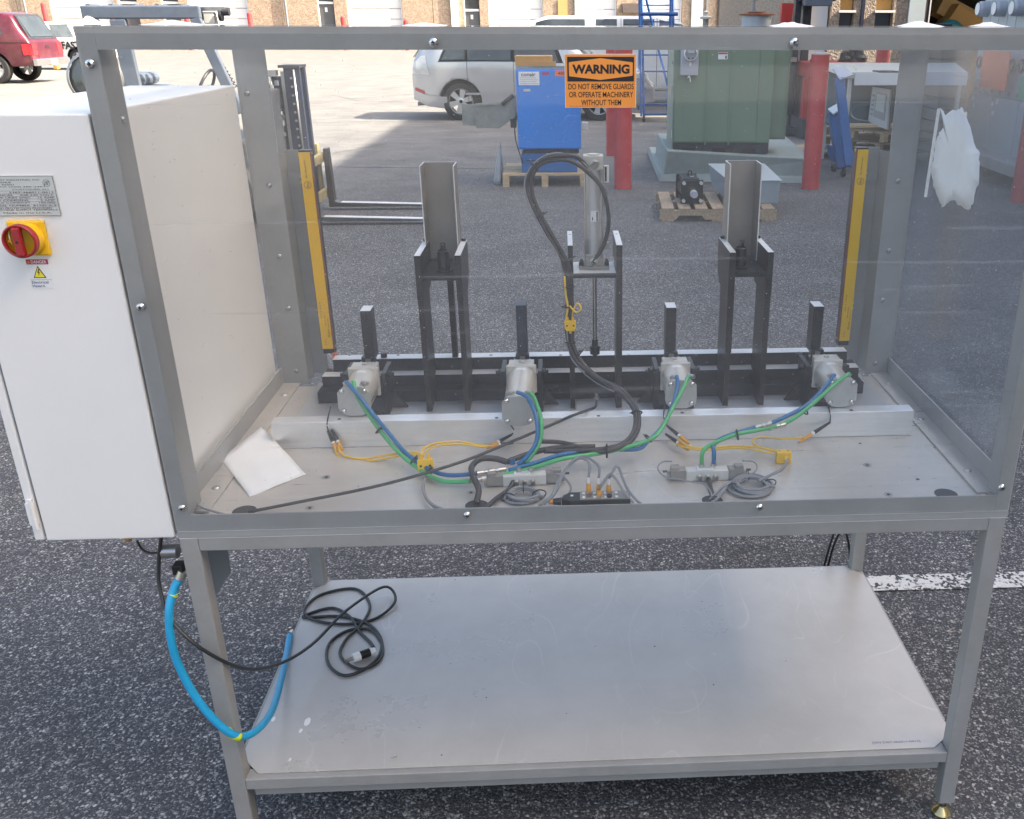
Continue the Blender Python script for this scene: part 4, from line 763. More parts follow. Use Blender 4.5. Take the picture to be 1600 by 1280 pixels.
# ---- hoses, cables
def hose(name, pts, r_, mm, label, cat, group=None, seg=8, sub=6):
    return one(name, MB().tube(pts, r_, seg, sub), mm, label, cat, group)
VR = Zp(1110, 748, .789)+Vector((-.008, 0, 0))
G_A = 'blue and green air hoses on the deck'
hose('air_hose', [Yp(541, 597, .350), Yp(556, 613, .325), Yp(600, 668, .28), Yp(640, 713, .21), Yp(690, 741, .14), Yp(745, 740, .12)], .0045, 'hose_blue', 'blue air hose sweeping from the leftmost clamp cylinder to the left valve', 'air hose', G_A)
hose('air_hose', [Yp(552, 595, .350), Yp(560, 622, .325), Yp(595, 674, .28), Yp(635, 718, .205), Yp(685, 750, .13), Yp(735, 752, .11)], .0045, 'hose_green', 'green air hose sweeping from the leftmost clamp cylinder to the left valve', 'air hose', G_A)
hose('air_hose', [Yp(808, 613, .27), Yp(825, 622, .245), Yp(838, 655, .20), Yp(838, 690, .175), Yp(822, 715, .155), Yp(808, 726, .15)], .0045, 'hose_blue', 'blue air hose curving down from the long second clamp cylinder', 'air hose', G_A)
hose('air_hose', [Yp(828, 614, .275), Yp(836, 625, .25), Yp(845, 655, .205), Yp(844, 688, .18), Yp(828, 715, .16), Yp(815, 727, .155)], .0045, 'hose_green', 'green air hose curving down from the long second clamp cylinder', 'air hose', G_A)
hose('air_hose', [Yp(1057, 588, .365), Yp(1059, 602, .34), Yp(1052, 630, .30), Yp(1036, 665, .25), Yp(1012, 690, .21), Yp(995, 702, .20), Yp(940, 703, .195), Yp(880, 710, .17), Yp(830, 725, .15), Yp(795, 735, .135)], .0045, 'hose_blue', 'blue air hose from the third clamp cylinder along the deck to the left valve', 'air hose', G_A)
hose('air_hose', [Yp(1076, 588, .365), Yp(1070, 602, .33), Yp(1050, 640, .28), Yp(1030, 675, .225), Yp(1008, 690, .205), Yp(950, 706, .185), Yp(880, 717, .155), Yp(830, 732, .14), Yp(780, 744, .125)], .0045, 'hose_green', 'green air hose from the third clamp cylinder along the deck to the left valve', 'air hose', G_A)
hose('air_hose', [Yp(1304, 586, .36), Yp(1290, 603, .33), Yp(1262, 632, .29), Yp(1215, 657, .24), Yp(1180, 668, .21), Yp(1130, 684, .19), Yp(1115, 696, .175), VR+Vector((.014, .0065, .055)), VR+Vector((.014, .005, .030))], .0045, 'hose_blue', 'blue air hose from the rightmost clamp cylinder to the right valve', 'air hose', G_A)
hose('air_hose', [Yp(1327, 584, .36), Yp(1305, 600, .33), Yp(1265, 635, .285), Yp(1235, 657, .245), Yp(1205, 668, .215), Yp(1150, 679, .19), Yp(1115, 693, .175), VR+Vector((-.008, .0065, .058)), VR+Vector((-.010, .005, .030))], .0045, 'hose_green', 'green air hose from the rightmost clamp cylinder to the right valve', 'air hose', G_A)
for n_, (p, q, c_, lab) in enumerate((((745, 740, .12), (790, 733, .14), 'blue', 'upper metal hose joint beside the left valve'), ((735, 752, .11), (775, 744, .125), 'green', 'lower metal hose joint beside the left valve'), ((1180, 668, .21), (1205, 661, .215), 'b', 'metal hose joint in the blue hose above the right valve'), ((1202, 669, .215), (1226, 664, .23), 'g', 'metal hose joint in the green hose above the right valve'))):
    a = Yp(*p); b = Yp(*q); d = (b-a); L_ = d.length
    one('hose_coupling', MB().lathe(a, d, [(.003, 0), (.0058, 0), (.0058, L_*.25), (.0045, L_*.27), (.0045, L_*.4), (.0062, L_*.42), (.0062, L_*.6), (.0045, L_*.62), (.0056, L_*.75), (.0056, L_), (.003, L_)], 14), 'fitting_metal', lab, 'hose joint', 'metal push-in hose joints')
# black bundle from the tall cylinder
hose('hose_bundle', [Yp(928, 410, .515), Yp(945, 378, .505), Yp(951, 340, .50), Yp(942, 298, .50), Yp(925, 275, .50), Yp(895, 253, .50), Yp(868, 250, .50), Yp(843, 258, .50), Yp(831, 280, .50), Yp(834, 310, .50), Yp(850, 345, .495), Yp(877, 392, .49), Yp(890, 425, .485), Yp(892, 470, .48), Yp(892, 520, .475), Yp(905, 560, .46), Yp(935, 590, .43), Yp(972, 610, .38), Yp(995, 640, .31), Yp(998, 668, .255), Yp(985, 690, .21), Yp(960, 702, .185), Yp(930, 706, .18), Yp(880, 692, .21), Yp(840, 690, .21)], .0048, 'hose_dark', 'thick dark air hose looping from the tall cylinder foot down to the deck', 'air hose')
hose('hose_bundle', [Yp(918, 262, .515), Yp(902, 246, .505), Yp(880, 243, .50), Yp(850, 248, .50), Yp(829, 268, .50), Yp(823, 295, .50), Yp(833, 325, .495), Yp(858, 372, .49), Yp(880, 412, .487), Yp(887, 450, .48), Yp(886, 520, .475), Yp(898, 560, .46), Yp(926, 586, .43), Yp(965, 610, .38), Yp(990, 640, .31), Yp(992, 668, .255), Yp(978, 690, .21), Yp(952, 700, .19), Yp(900, 705, .18), Yp(850, 705, .18)], .0050, 'hose_dark', 'second dark air hose looping from the tall cylinder head, outside the first', 'air hose')
hose('sensor_cable', [Yp(944, 322, .53), Yp(948, 300, .52), Yp(930, 275, .51), Yp(905, 250, .505), Yp(870, 239, .50), Yp(838, 252, .50), Yp(820, 282, .495), Yp(826, 318, .49), Yp(850, 365, .485), Yp(878, 420, .48), Yp(888, 540, .468), Yp(902, 572, .45), Yp(930, 597, .43), Yp(960, 612, .39)], .0018, 'hose_grey', 'thin grey sensor cable tied along the dark hose loop', 'cable')
hose('sensor_cable', [Yp(882, 432, .47), Yp(884, 460, .465), Yp(887, 480, .46), Yp(883, 505, .46)], .0022, 'wire_yellow', 'short yellow sensor cable hanging beside the dark hose bundle', 'cable')
hose('sensor_cable', [Yp(896, 503, .46), Yp(895, 488, .455), Yp(902, 474, .455), Yp(908, 482, .45), Yp(900, 488, .45), Yp(890, 478, .46)], .0018, 'wire_yellow', 'little yellow cable loop just above the yellow splitter', 'cable')
def splitter(c, s_, label, rz=0, tilt=0):
    t = thing('cable_splitter', label, 'cable splitter', c, 'yellow cable splitters'); t.rotation_euler = (tilt, 0, rz)
    m_ = MB().prism([(-.0125, -.006), (-.008, -.013), (.008, -.013), (.0125, -.006), (.0125, .010), (-.0125, .010)], -.006, .006, 'y'); m_.v = [v*s_ for v in m_.v]; m_.build('body', 'yellow_plastic', t, bev=.0008, world=False)
    for sx in (-.006, .006):
        m_ = MB().cyl((sx*s_, 0, .010*s_), (sx*s_, 0, .018*s_), .0034*s_, .0026*s_, 10); m_.build('socket', 'yellow_plastic', t, world=False)
        MB().cyl((sx*s_*1.2, -.0061*s_, 0), (sx*s_*1.2, -.0066*s_, 0), .0020*s_, seg=8).build('screw_hole', 'black_plastic', t, world=False)
    MB().cyl((0, 0, -.013*s_), (0, 0, -.019*s_), .0032*s_, .0026*s_, 10).build('socket', 'yellow_plastic', t, world=False); return t
q = Yp(891, 508, .46); splitter(q, 1.0, 'yellow cable splitter hanging on the dark hose bundle in mid air')
q = Yp(665, 727, .175); splitter((q.x, q.y, q.z), 1.25, 'yellow cable splitter standing on the deck left of the left valve', R(6), R(-14))
t_ = thing('cable_splitter', 'yellow square cable splitter on the deck right of the right valve', 'cable splitter', tuple(Zp(1224, 724, .789)), 'yellow cable splitters')
o = t_.location
MB().box(o.x-.0155, o.x+.0155, o.y-.004, o.y+.014, .7895, .815).build('body', 'yellow_plastic', t_, bev=.002)
for sx in (-.009, .009): MB().cyl((o.x+sx, o.y+.005, .815), (o.x+sx, o.y+.005, .8153), .0022, seg=10).build('screw_hole', 'black_plastic', t_)
MB().cyl((o.x+.003, o.y-.0041, .806), (o.x+.002, o.y-.012, .800), .004).build('socket', 'yellow_plastic', t_)
# zip ties
def tie(px, py, yy, r_, d, label):
    c = Yp(px, py, yy); d = Vector(d).normalized(); a = d.cross(Vector((0, 1, .2))).normalized(); b = d.cross(a)
    m_ = MB().tube([c+(a*math.cos(k*math.pi/4)+b*math.sin(k*math.pi/4))*r_ for k in range(8)], .0019, 6, 2, True); m_.box(-.002, .002, -.003, .001, -.002, .002, Matrix.Translation(c+a*r_)); m_.cyl(c+a*r_, c+a*(r_+.006)-Vector((0, .002, 0)), .0011, seg=6)
    one('cable_tie', m_, 'black_plastic', label, 'cable tie', 'black cable ties round the hoses')
for px, py, yy, r_, d, wh in ((836, 261, .49, .0095, (1, 0, 1), 'top left of the hose loop'), (845, 336, .485, .0105, (1, 0, -2), 'left side of the hose loop'), (889, 405, .48, .0105, (1, 0, -2), 'where the loop meets the left press upright'), (890, 448, .472, .010, (0, 0, 1), 'just above the hanging yellow cable'), (886, 479, .465, .0085, (0, 0, 1), 'at the little yellow loop'), (893, 535, .463, .0085, (0, 0, 1), 'just below the hanging yellow splitter'), (905, 552, .455, .0085, (1, 0, -1), 'lowest on the hanging bundle, over the stepped rail'), (995, 645, .30, .0105, (0, 1, 1), 'where the bundle crosses the aluminium bar'), (593, 672, .283, .0095, (1, -.5, -1), 'on the left hose pair in front of the bar'), (647, 720, .195, .0095, (1, -.5, -.6), 'on the left hose pair beside the yellow splitter'), (672, 738, .16, .0095, (1, -.5, -.4), 'on the left hose pair over the yellow splitter'), (948, 705, .185, .013, (1, 0, 0), 'round the thick hoses in the deck middle'), (1013, 685, .215, .0095, (1, 0, 1), 'on the third cylinder hoses at the bar foot'), (1152, 680, .19, .0095, (1, 0, .2), 'on the right hose pair at the bar foot'), (1257, 642, .285, .0095, (1, .5, .6), 'on the right hose pair above the bar'), (822, 730, .15, .009, (1, 0, .3), 'beside the blue fitting of the left valve')):
    tie(px, py, yy, r_, d, 'black cable tie '+wh)

# yellow sensor cables along the bar foot
G_Y = 'yellow sensor cables along the foot of the bar'
def ycab(pts, lab): hose('sensor_cable', pts, .0021, 'wire_yellow', lab, 'cable', G_Y)
ycab([Yp(523, 700, .30), Yp(532, 716, .27), Yp(560, 722, .25), Yp(600, 717, .24), Yp(640, 710, .215), Yp(658, 713, .19)], 'yellow cable from the leftmost sensor plugs to the left splitter')
ycab([Yp(528, 697, .30), Yp(537, 711, .27), Yp(565, 717, .255), Yp(600, 712, .245), Yp(640, 706, .22), Yp(662, 711, .195)], 'second yellow cable just above the leftmost one, to the left splitter')
ycab([Yp(657, 712, .20), Yp(663, 700, .235), Yp(685, 692, .265), Yp(720, 690, .275), Yp(745, 695, .265), Yp(768, 697, .27)], 'yellow cable arching from the left splitter along the bar foot to the right')
ycab([Yp(661, 713, .20), Yp(668, 703, .23), Yp(688, 696, .26), Yp(720, 694, .27), Yp(745, 697, .262), Yp(768, 700, .265)], 'inner yellow cable arching from the left splitter along the bar foot')
ycab([Yp(1060, 687, .27), Yp(1078, 698, .24), Yp(1110, 700, .235), Yp(1150, 697, .235), Yp(1190, 700, .225), Yp(1216, 707, .215)], 'yellow cable from the upper plug right of centre to the square splitter')
ycab([Yp(1057, 695, .262), Yp(1078, 701, .235), Yp(1110, 703, .228), Yp(1150, 700, .23), Yp(1190, 705, .215), Yp(1216, 711, .205)], 'yellow cable from the lower plug right of centre to the square splitter')
ycab([Yp(1255, 683, .29), Yp(1225, 686, .275), Yp(1195, 683, .28), Yp(1177, 687, .265), Yp(1180, 696, .245), Yp(1205, 702, .225), Yp(1217, 706, .215)], 'yellow cable looping back from the rightmost plug to the square splitter')
for a, b, lab in (((512, 673, .318), (520, 690, .31), 'leftmost front'), ((518, 671, .318), (527, 688, .31), 'leftmost rear'), ((800, 679, .30), (780, 690, .28), 'upper one beside the second clamp cylinder'), ((802, 692, .28), (782, 695, .27), 'lower one beside the second clamp cylinder'), ((1043, 666, .315), (1060, 680, .29), 'upper one right of centre'), ((1040, 678, .30), (1058, 691, .27), 'lower one right of centre'), ((1297, 660, .315), (1272, 676, .30), 'rightmost')):
    a, b = Yp(*a), Yp(*b); m_ = MB().cyl(a, b, .0024, .0046, 12); t_ = thing('sensor_plug', 'black and amber sensor cable plug, the '+lab, 'cable plug', a, 'black and amber sensor plugs'); m_.build('plug_body', 'black_plastic', t_)
    d = b-a; MB().cyl(b, b+d*.15, .0042, .0042, 12).build('plug_ring', 'label_white', t_); MB().cyl(b+d*.15, b+d*.95, .0044, .0028, 12).build('plug_nut', 'amber', t_)
G_W = 'thin black sensor wires under the clamp cylinders'
for pts, lab in (([Yp(517, 635, .43), Zp(513, 650, .851), Yp(511, 664, .316), Yp(513, 673, .314)], 'under the leftmost clamp cylinder'), ([Yp(789, 622, .38), Yp(788, 645, .315), Yp(795, 660, .305), Yp(803, 672, .30), Yp(800, 679, .30)], 'beside the long second clamp cylinder'), ([Yp(1043, 600, .42), Yp(1040, 625, .40), Yp(1037, 650, .315), Yp(1042, 665, .312)], 'beside the third clamp cylinder'), ([Yp(1291, 600, .40), Yp(1292, 625, .38), Yp(1297, 646, .315), Yp(1297, 660, .315)], 'under the rightmost clamp cylinder')):
    hose('sensor_wire', pts, .0014, 'black_rubber', 'thin black sensor wire '+lab, 'wire', G_W); a = pts[-2]; b = pts[-1]
    one('wire_marker', MB().cyl(a, a.lerp(b, .5), .0026, seg=10), 'label_white', 'white wire marker on the wire '+lab, 'wire marker', 'white wire markers')

# dark stick / rigid tube lying across the deck
rb = hose('air_tube', [Zp(388, 800, .792), Yp(470, 784, .045), Yp(600, 757, .095), Yp(720, 722, .155), Yp(800, 690, .225), Yp(868, 661, .312), Zp(893, 650, .853), Zp(915, 642, .853), Yp(930, 636, .43), Yp(933, 626, .50)], .0032, 'hose_dark', 'long dark grey air tube running from the front left hole up over the bar', 'air tube')
q = Zp(932, 622, ZF); one('tube_fitting', MB().lathe(q, (0, 0, 1), [(.009, 0), (.009, .004), (.006, .005), (.006, .014), (.001, .014)], 12), 'fitting_metal', 'small round fitting on the deck behind the bar where the dark tube ends', 'fitting')
hose('grey_cable', [Yp(297, 781, .05), Yp(318, 794, .032), Yp(352, 804, .02), Yp(372, 806, .016)], .0022, 'hose_grey', 'thin grey cable coming out of the front left corner post', 'cable')

# valves
def valve(c, rz, label):
    t = thing('solenoid_valve', label, 'valve', c, 'grey solenoid valves lying on the deck', rz)
    B = lambda nm, x0, x1, y0, y1, z0, z1, mm, bev=.0008: MB().box(x0, x1, y0, y1, z0, z1).build(nm, mm, t, bev=bev, world=False)
    B('valve_body', -.042, .042, -.011, .011, .001, .022, 'valve_grey'); B('valve_label', -.02, .012, -.0085, .0085, .0222, .0252, 'label_white')
    for s_ in (-1, 1):
        B('coil', *sorted((s_*.0425, s_*.073)), -.010, .010, .003, .024, 'valve_dark_grey'); B('coil_cap', *sorted((s_*.055, s_*.072)), -.008, .008, .0242, .030, 'valve_dark_grey')
        B('coil_step', *sorted((s_*.0732, s_*.079)), -.007, .007, .004, .015, 'valve_dark_grey')
        MB().cyl((s_*.0791, 0, .018), (s_*.088, 0, .018), .0025, seg=8).build('lead', 'black_plastic', t, world=False)
    for x in (-.016, 0, .016): MB().lathe((x, -.0112, .010), (0, -1, 0), [(.0058, 0), (.0058, .004), (.0045, .0045), (.0045, .010), (.001, .010)], 12).build('port_fitting', 'fitting_metal', t, world=False)
    for x in (-.01, .014): MB().lathe((x, .005, .0254), (0, .25, 1), [(.0055, 0), (.0055, .006), (.004, .0065), (.001, .007)], 12).build('push_in_fitting', 'fitting_metal', t, world=False)
    for k in range(5): MB().box(-.017+k*.0001, .009, -.006+k*.0028, -.0052+k*.0028, .0253, .0255).build('label_line', 'valve_dark_grey', t, world=False)
    return t
q = Zp(1110, 748, .789); valve((q.x-.008, q.y, .7892), R(0), 'grey solenoid valve in the open, right of the black junction block')
q = Zp(820, 756, .789); valve((q.x, q.y, .7892), R(4), 'grey solenoid valve half hidden under the hoses, left of the black junction block')
hose('corrugated_tube', [Zp(744, 786, .792), Yp(748, 765, .06), Yp(738, 742, .095), Yp(738, 728, .125), Yp(752, 717, .15), Yp(775, 717, .155), Yp(792, 722, .15)], .0062, 'hose_dark', 'thick dark corrugated tube bending out of the deck hole to the left valve', 'air hose')
hose('corrugated_tube', [Yp(792, 722, .152), Yp(830, 708, .18), Yp(870, 700, .195), Yp(930, 698, .20)], .0058, 'hose_dark', 'thick dark tube running right from behind the left valve', 'air hose')
hose('exhaust_tube', [Yp(802, 752, .115), Yp(795, 765, .09), Yp(775, 780, .05), Yp(757, 796, .02)], .0048, 'hose_dark', 'dark exhaust tube from the left valve down to the front edge', 'air hose')
hose('exhaust_tube', [Yp(1107, 748, .118), Yp(1110, 763, .08), Yp(1114, 776, .05), Zp(1113, 783, .791)], .0050, 'hose_dark', 'dark exhaust tube from the right valve into the round deck hole', 'air hose')
one('blue_elbow', MB().lathe(Yp(800, 716, .155), (0, 0, -1), [(.001, 0), (.006, 0), (.0065, .008), (.0065, .012), (.001, .012)], 14), 'hose_blue', 'blue plastic push-in elbow standing at the left valve', 'fitting')
# cable coils
def coil(px, py, a, b, n, label, tilt=.006):
    c = Zp(px, py, .793); t = thing('cable_coil', label, 'cable coil', (c.x, c.y, .789), 'coiled grey cables on the deck'); m_ = MB(); pts = []
    for k in range(n*14+1):
        an = k*2*math.pi/14; f = k/(n*14); wob = 1+.10*math.sin(an*.37+px)+.05*math.sin(an*1.7)
        pts.append(Vector((c.x+a*(.70+.30*((k//14)*.618 % 1))*wob*math.cos(an)+.004*math.sin(an*.21), c.y+b*(.70+.30*((k//14)*.618 % 1))*wob*math.sin(an), .7925+.0040*((k//14) % 3)+.0015*math.sin(an*.9)+tilt*max(0, math.sin(an)))))
    m_.tube(pts, .0027, 7, 2); m_.build('cable_turns', 'hose_grey', t)
    for an in (.2, 1.6, 3.3):
        q = Vector((c.x+a*math.cos(an)*.93, c.y+b*math.sin(an)*.93, .797+tilt*max(0, math.sin(an)))); d = Vector((math.cos(an)*a, math.sin(an)*b, 0)).normalized()
        MB().tube([q+d*.013*math.cos(k*math.pi/4)+Vector((0, 0, .0085*math.sin(k*math.pi/4))) for k in range(8)], .0012, 6, 2, True).build('coil_tie', 'black_plastic', t)
coil(1174, 762, .041, .038, 7, 'neat coil of grey cable in front of the right valve')
coil(818, 778, .033, .026, 6, 'smaller coil of grey cable left of the black junction block')
# junction block
jb = thing('junction_block', 'black sensor junction block with amber plugs at the front of the deck', 'junction block', tuple(Zp(935, 780, .789)))
MB().prism([(.700, .020), (.716, .0125), (.829, .0125), (.829, .048), (.742, .048), (.716, .048), (.703, .036)], .7895, .808, 'z').build('block_body', 'motor_black', jb, bev=.0015)
MB().box(.735, .8275, .0145, .046, .8082, .8095).build('block_top', 'valve_dark_grey', jb)
MB().cyl((.6995, .028, .799), (.684, .028, .799), .0075, .006, 14).build('block_plug', 'black_plastic', jb); MB().cyl((.6838, .028, .799), (.676, .028, .799), .0055, seg=14).build('plug_nut', 'amber', jb)
MB().box(.717, .7225, .030, .036, .8081, .8085).build('block_tag', 'label_white', jb)
jx = (.7515, .7705, .7895)
for r0, yv in enumerate((.0225, .039)):
    for k in range(4): MB().box(.7395+k*.0205, .7445+k*.0205, yv-.0035, yv+.0035, .8096, .8099).build('socket_tag', 'label_white', jb)
    for k, x in enumerate(jx): MB().lathe((x, yv, .8096), (0, 0, 1), [(.0052, 0), (.0052, .003), (.0036, .003), (.0034, .001), (.001, .001)], 14).build('socket', 'fitting_metal' if k < 2 or r0 else 'black_plastic', jb)
for x, h in ((.7515, .020), (.7705, .018), (.7895, .016)):
    MB().lathe((x, .039, .8098), (0, .1, 1), [(.0048, .001), (.0050, .008), (.0046, .010), (.0040, h), (.001, h)], 14).build('amber_plug', 'amber', jb); MB().cyl((x, .0405, .8098+h), (x, .0415, .8098+h+.012), .0032, .0022, 10).build('plug_sleeve', 'label_white', jb)
MB().lathe((.7705, .0225, .8098), (0, .1, 1), [(.0048, .001), (.0050, .008), (.0040, .014), (.001, .014)], 14).build('amber_plug', 'amber', jb)
G_G = 'loose grey cables around the junction block'
def gcab(pts, lab, r_=.0026): hose('grey_cable', pts, r_, 'hose_grey', lab, 'cable', G_G)
zt = .840
gcab([Vector((.7515, .0415, .841)), Yp(921, 724, .055), Yp(905, 716, .075), Yp(887, 730, .07), Yp(872, 752, .05), Yp(862, 775, .025), Yp(842, 790, .014)], 'grey cable arching from the leftmost amber plug down to the front left')
gcab([Vector((.7705, .0415, .839)), Yp(935, 728, .055), Yp(915, 714, .08), Yp(895, 720, .08), Yp(878, 745, .055), Yp(868, 770, .03), Yp(850, 788, .016)], 'grey cable arching from the middle amber plug down to the front left')
gcab([Yp(868, 740, .09), Yp(882, 747, .08), Yp(892, 762, .06), Yp(885, 775, .04), Yp(865, 782, .03), Yp(850, 786, .02)], 'grey cable looping loosely behind the junction block', .0022)
gcab([Vector((.7895, .0415, .837)), Yp(964, 728, .055), Yp(972, 745, .045), Yp(981, 765, .03), Yp(995, 782, .018), Yp(1002, 787, .013)], 'grey cable from the right amber plug falling to the right')
gcab([Vector((.7715, .0235, .824)), Yp(952, 741, .04), Yp(963, 750, .035), Yp(976, 770, .022), Yp(990, 786, .012)], 'grey cable from the low amber plug falling to the right')
gcab([Yp(662, 757, .10), Yp(663, 770, .07), Yp(672, 785, .035), Yp(690, 795, .018), Yp(702, 797, .014)], 'grey cable under the left yellow splitter bending right', .0026)
gcab([Yp(665, 745, .13), Yp(660, 762, .09), Yp(668, 782, .045), Yp(684, 797, .02)], 'second grey cable under the left yellow splitter', .0024)
gcab([Yp(1050, 721, .145), Yp(1035, 722, .15), Yp(1028, 732, .13), Yp(1040, 745, .10), Yp(1075, 752, .085), Yp(1100, 757, .075), Yp(1110, 768, .055), Zp(1112, 780, .791)], 'thin grey cable from the left end of the right valve into the hole', .0016)
gcab([Yp(1160, 720, .15), Yp(1178, 722, .145), Yp(1183, 731, .125), Yp(1176, 740, .11), Yp(1160, 745, .10)], 'short thin grey cable curling off the right end of the right valve', .0016)
gcab([Yp(1231, 718, .155), Yp(1222, 733, .12), Yp(1205, 742, .10), Yp(1185, 752, .085)], 'grey cable from the square yellow splitter into the coil', .0030)
gcab([Yp(1140, 755, .085), Yp(1130, 768, .055), Yp(1118, 782, .03), Zp(1112, 784, .791)], 'grey cable from the coil into the round deck hole', .0030)
gcab([Yp(1143, 752, .09), Yp(1128, 762, .07), Yp(1116, 773, .05), Zp(1109, 781, .791)], 'second grey cable from the coil into the round deck hole', .0026)

# ---- below: cord, blue hose, regulator
zs = .1868+.004
def S(px, py, z=zs): return Zp(px, py, z)
cord = thing('power_cord', 'black power cord hanging from the cabinet and heaped on the lower shelf, plug end up', 'power cord', (.25, .55, zs))
m_ = MB().tube([Yp(252, 838, .03), Yp(248, 880, .03), Yp(250, 920, .02), Yp(268, 970, -.01), Yp(320, 1017, -.02), Yp(385, 1045, .06), Yp(440, 1036, .22), S(490, 1005, .25), S(540, 955, .24), S(600, 917, .215), S(618, 938, .20), S(590, 965), S(545, 975), S(495, 970), S(475, 955), S(500, 930), S(555, 920), S(578, 945), S(565, 975), S(540, 1000), S(532, 1025), S(560, 1045), S(590, 1035), S(598, 1010), S(580, 985), S(545, 985), S(515, 1005), S(512, 1035), S(535, 1055), S(565, 1048), S(590, 1028), S(596, 1000), S(575, 975), S(530, 963), S(478, 965), S(480, 960), S(520, 950), S(548, 965), S(560, 985), S(578, 1003), S(584, 1012, .194)], .0038, 8, 6); m_.build('cord', 'power_cord', cord)
pa = S(586, 1016, .199); pb = S(548, 1030, .199); d = (pb-pa)
MB().cyl(pa, pa+d*.22, .0075, .0095, 18).build('plug_collar', 'label_white', cord); MB().cyl(pa+d*.22, pa+d*.62, .0105, seg=18).build('plug_body', 'motor_black', cord); MB().cyl(pa+d*.62, pa+d*.9, .0112, seg=18).build('plug_face', 'label_white', cord)
sdv = d.cross(Vector((0, 0, 1))).normalized()
for k in (-1, 1): MB().beam(pa+d*.9+sdv*.0042*k, pa+d*1.22+sdv*.0042*k, .0012, .0042).build('plug_blade', 'fitting_metal', cord)
MB().cyl(pa+d*.9+Vector((0, 0, .005)), pa+d*1.2+Vector((0, 0, .005)), .0018, seg=8).build('plug_pin', 'fitting_metal', cord)
bh = thing('blue_air_hose', 'bright blue air hose hanging in a loop round the left front leg', 'air hose', tuple(Yp(365, 1150, -.03)))
m_ = MB().tube([Yp(283, 903, .02), Yp(272, 920, .01), Yp(264, 960, -.01), Yp(272, 1020, -.02), Yp(300, 1080, -.025), Yp(335, 1125, -.028), Yp(370, 1150, -.022), Yp(400, 1142, .02), Yp(425, 1110, .12), Yp(440, 1060, .27), S(448, 1022, .196), S(453, 993, .196)], .0078, 12, 7); m_.build('hose', 'air_hose_blue', bh)
MB().tube([Yp(354, 1141, -.0262), Yp(360, 1146, -.0248), Yp(367, 1150, -.0235), Yp(376, 1152, -.0195)], .0083, 12, 3).build('lime_tape', 'tape_lime', bh)
MB().tube([Yp(270.5, 927, .0055), Yp(268.5, 934, .004)], .0081, 12, 3).build('lime_tape', 'tape_lime', bh)
e = S(453, 991, .196); MB().cyl(e, e+Vector((.002, .014, 0)), .0068, .005, 12).build('hose_end', 'fitting_metal', bh)
reg = thing('air_fitting', 'black and steel air shut-off fitting between the cabinet and left front leg', 'air fitting', tuple(Yp(270, 870, .03)))
q = Yp(268, 861, .04); MB().cyl(q+Vector((-.016, 0, 0)), q+Vector((.012, 0, 0)), .013, seg=20).build('valve_barrel', 'steel_worn', reg, bev=.001)
MB().cyl(q+Vector((-.019, 0, 0)), q+Vector((-.0161, 0, 0)), .009, seg=16).build('barrel_end', 'chrome', reg)
q2 = Yp(277, 885, .03); MB().box(q2.x-.007, q2.x+.013, .02, .042, q2.z-.014, q2.z+.006).build('valve_body', 'motor_black', reg, bev=.0015)
MB().cyl(Yp(286, 893, .022), Yp(281, 905, .018), .0092, .0086, 16).build('hose_clamp', 'fitting_metal', reg)
hose('black_wire', [Yp(214, 845, .03), Yp(222, 858, .03), Yp(236, 864, .03), Yp(255, 862, .035)], .0022, 'black_rubber', 'thin black wire looping from under the cabinet to the steel air fitting', 'wire')
q = Yp(250, 842, .03); one('cord_gland', MB().lathe((q.x, .03, .7584), (0, 0, -1), [(.008, 0), (.008, .004), (.0055, .0045), (.0055, .010), (.001, .010)], 12), 'valve_grey', 'grey cord grip under the cabinet where the power cord comes out', 'cord grip')
for pts, lab in (([Yp(1304, 830, .80), Yp(1296, 855, .81), Yp(1288, 885, .82), Yp(1280, 930, .84), Zp(1275, 960, .01)], 'left one of the pair'), ([Yp(1313, 830, .80), Yp(1303, 852, .81), Yp(1294, 885, .82), Yp(1287, 930, .85), Zp(1284, 965, .01)], 'right one of the pair'), ([Yp(1321, 830, .79), Yp(1326, 850, .79), Yp(1328, 880, .80), Yp(1322, 930, .84), Zp(1315, 970, .01)], 'one beside the rear leg')):
    hose('hanging_cable', pts, .0035, 'black_rubber', 'black cable hanging behind the stand near the right rear leg, '+lab, 'cable', 'black cables hanging behind the stand')
q = S(614, 1184, .1868); one('loose_screw', MB().cyl(q+Vector((-.004, -.001, .003)), q+Vector((.004, .003, .003)), .0019, seg=8).cyl(q+Vector((.004, .003, .003)), q+Vector((.0065, .0042, .003)), .0034, seg=10), 'steel_worn', 'small loose steel screw lying near the front edge of the lower shelf', 'screw')
# ================================================================ THINGS IN THE YARD
def bollard(x, y, h, r_, label):
    t = thing('red_bollard', label, 'bollard', (x, y, 0), 'red bollards protecting the transformer and switchgear')
    MB().cyl((x, y, 0), (x, y, h), r_, seg=28, caps=False).build('post', 'red_paint', t)
    MB().lathe((x, y, h), (0, 0, 1), [(r_, 0), (r_*.93, .012), (r_*.6, .022), (.001, .027)], 28).build('cap', 'concrete_plain', t)
bollard(1.36, 8.72, 1.42, .092, 'red bollard nearest behind the warning sign, right one of the close pair')
bollard(1.385, 11.45, 1.42, .078, 'farther red bollard behind the warning sign, left one of the close pair')
bollard(3.355, 8.62, 1.335, .092, 'red bollard between the concrete pad and the blue cart')
bollard(6.25, 15.6, 1.42, .115, 'farthest red bollard, standing by the pebble wall behind the cream hood')
bollard(5.24, 7.72, 1.42, .095, 'red bollard at the right edge in front of the switchgear')

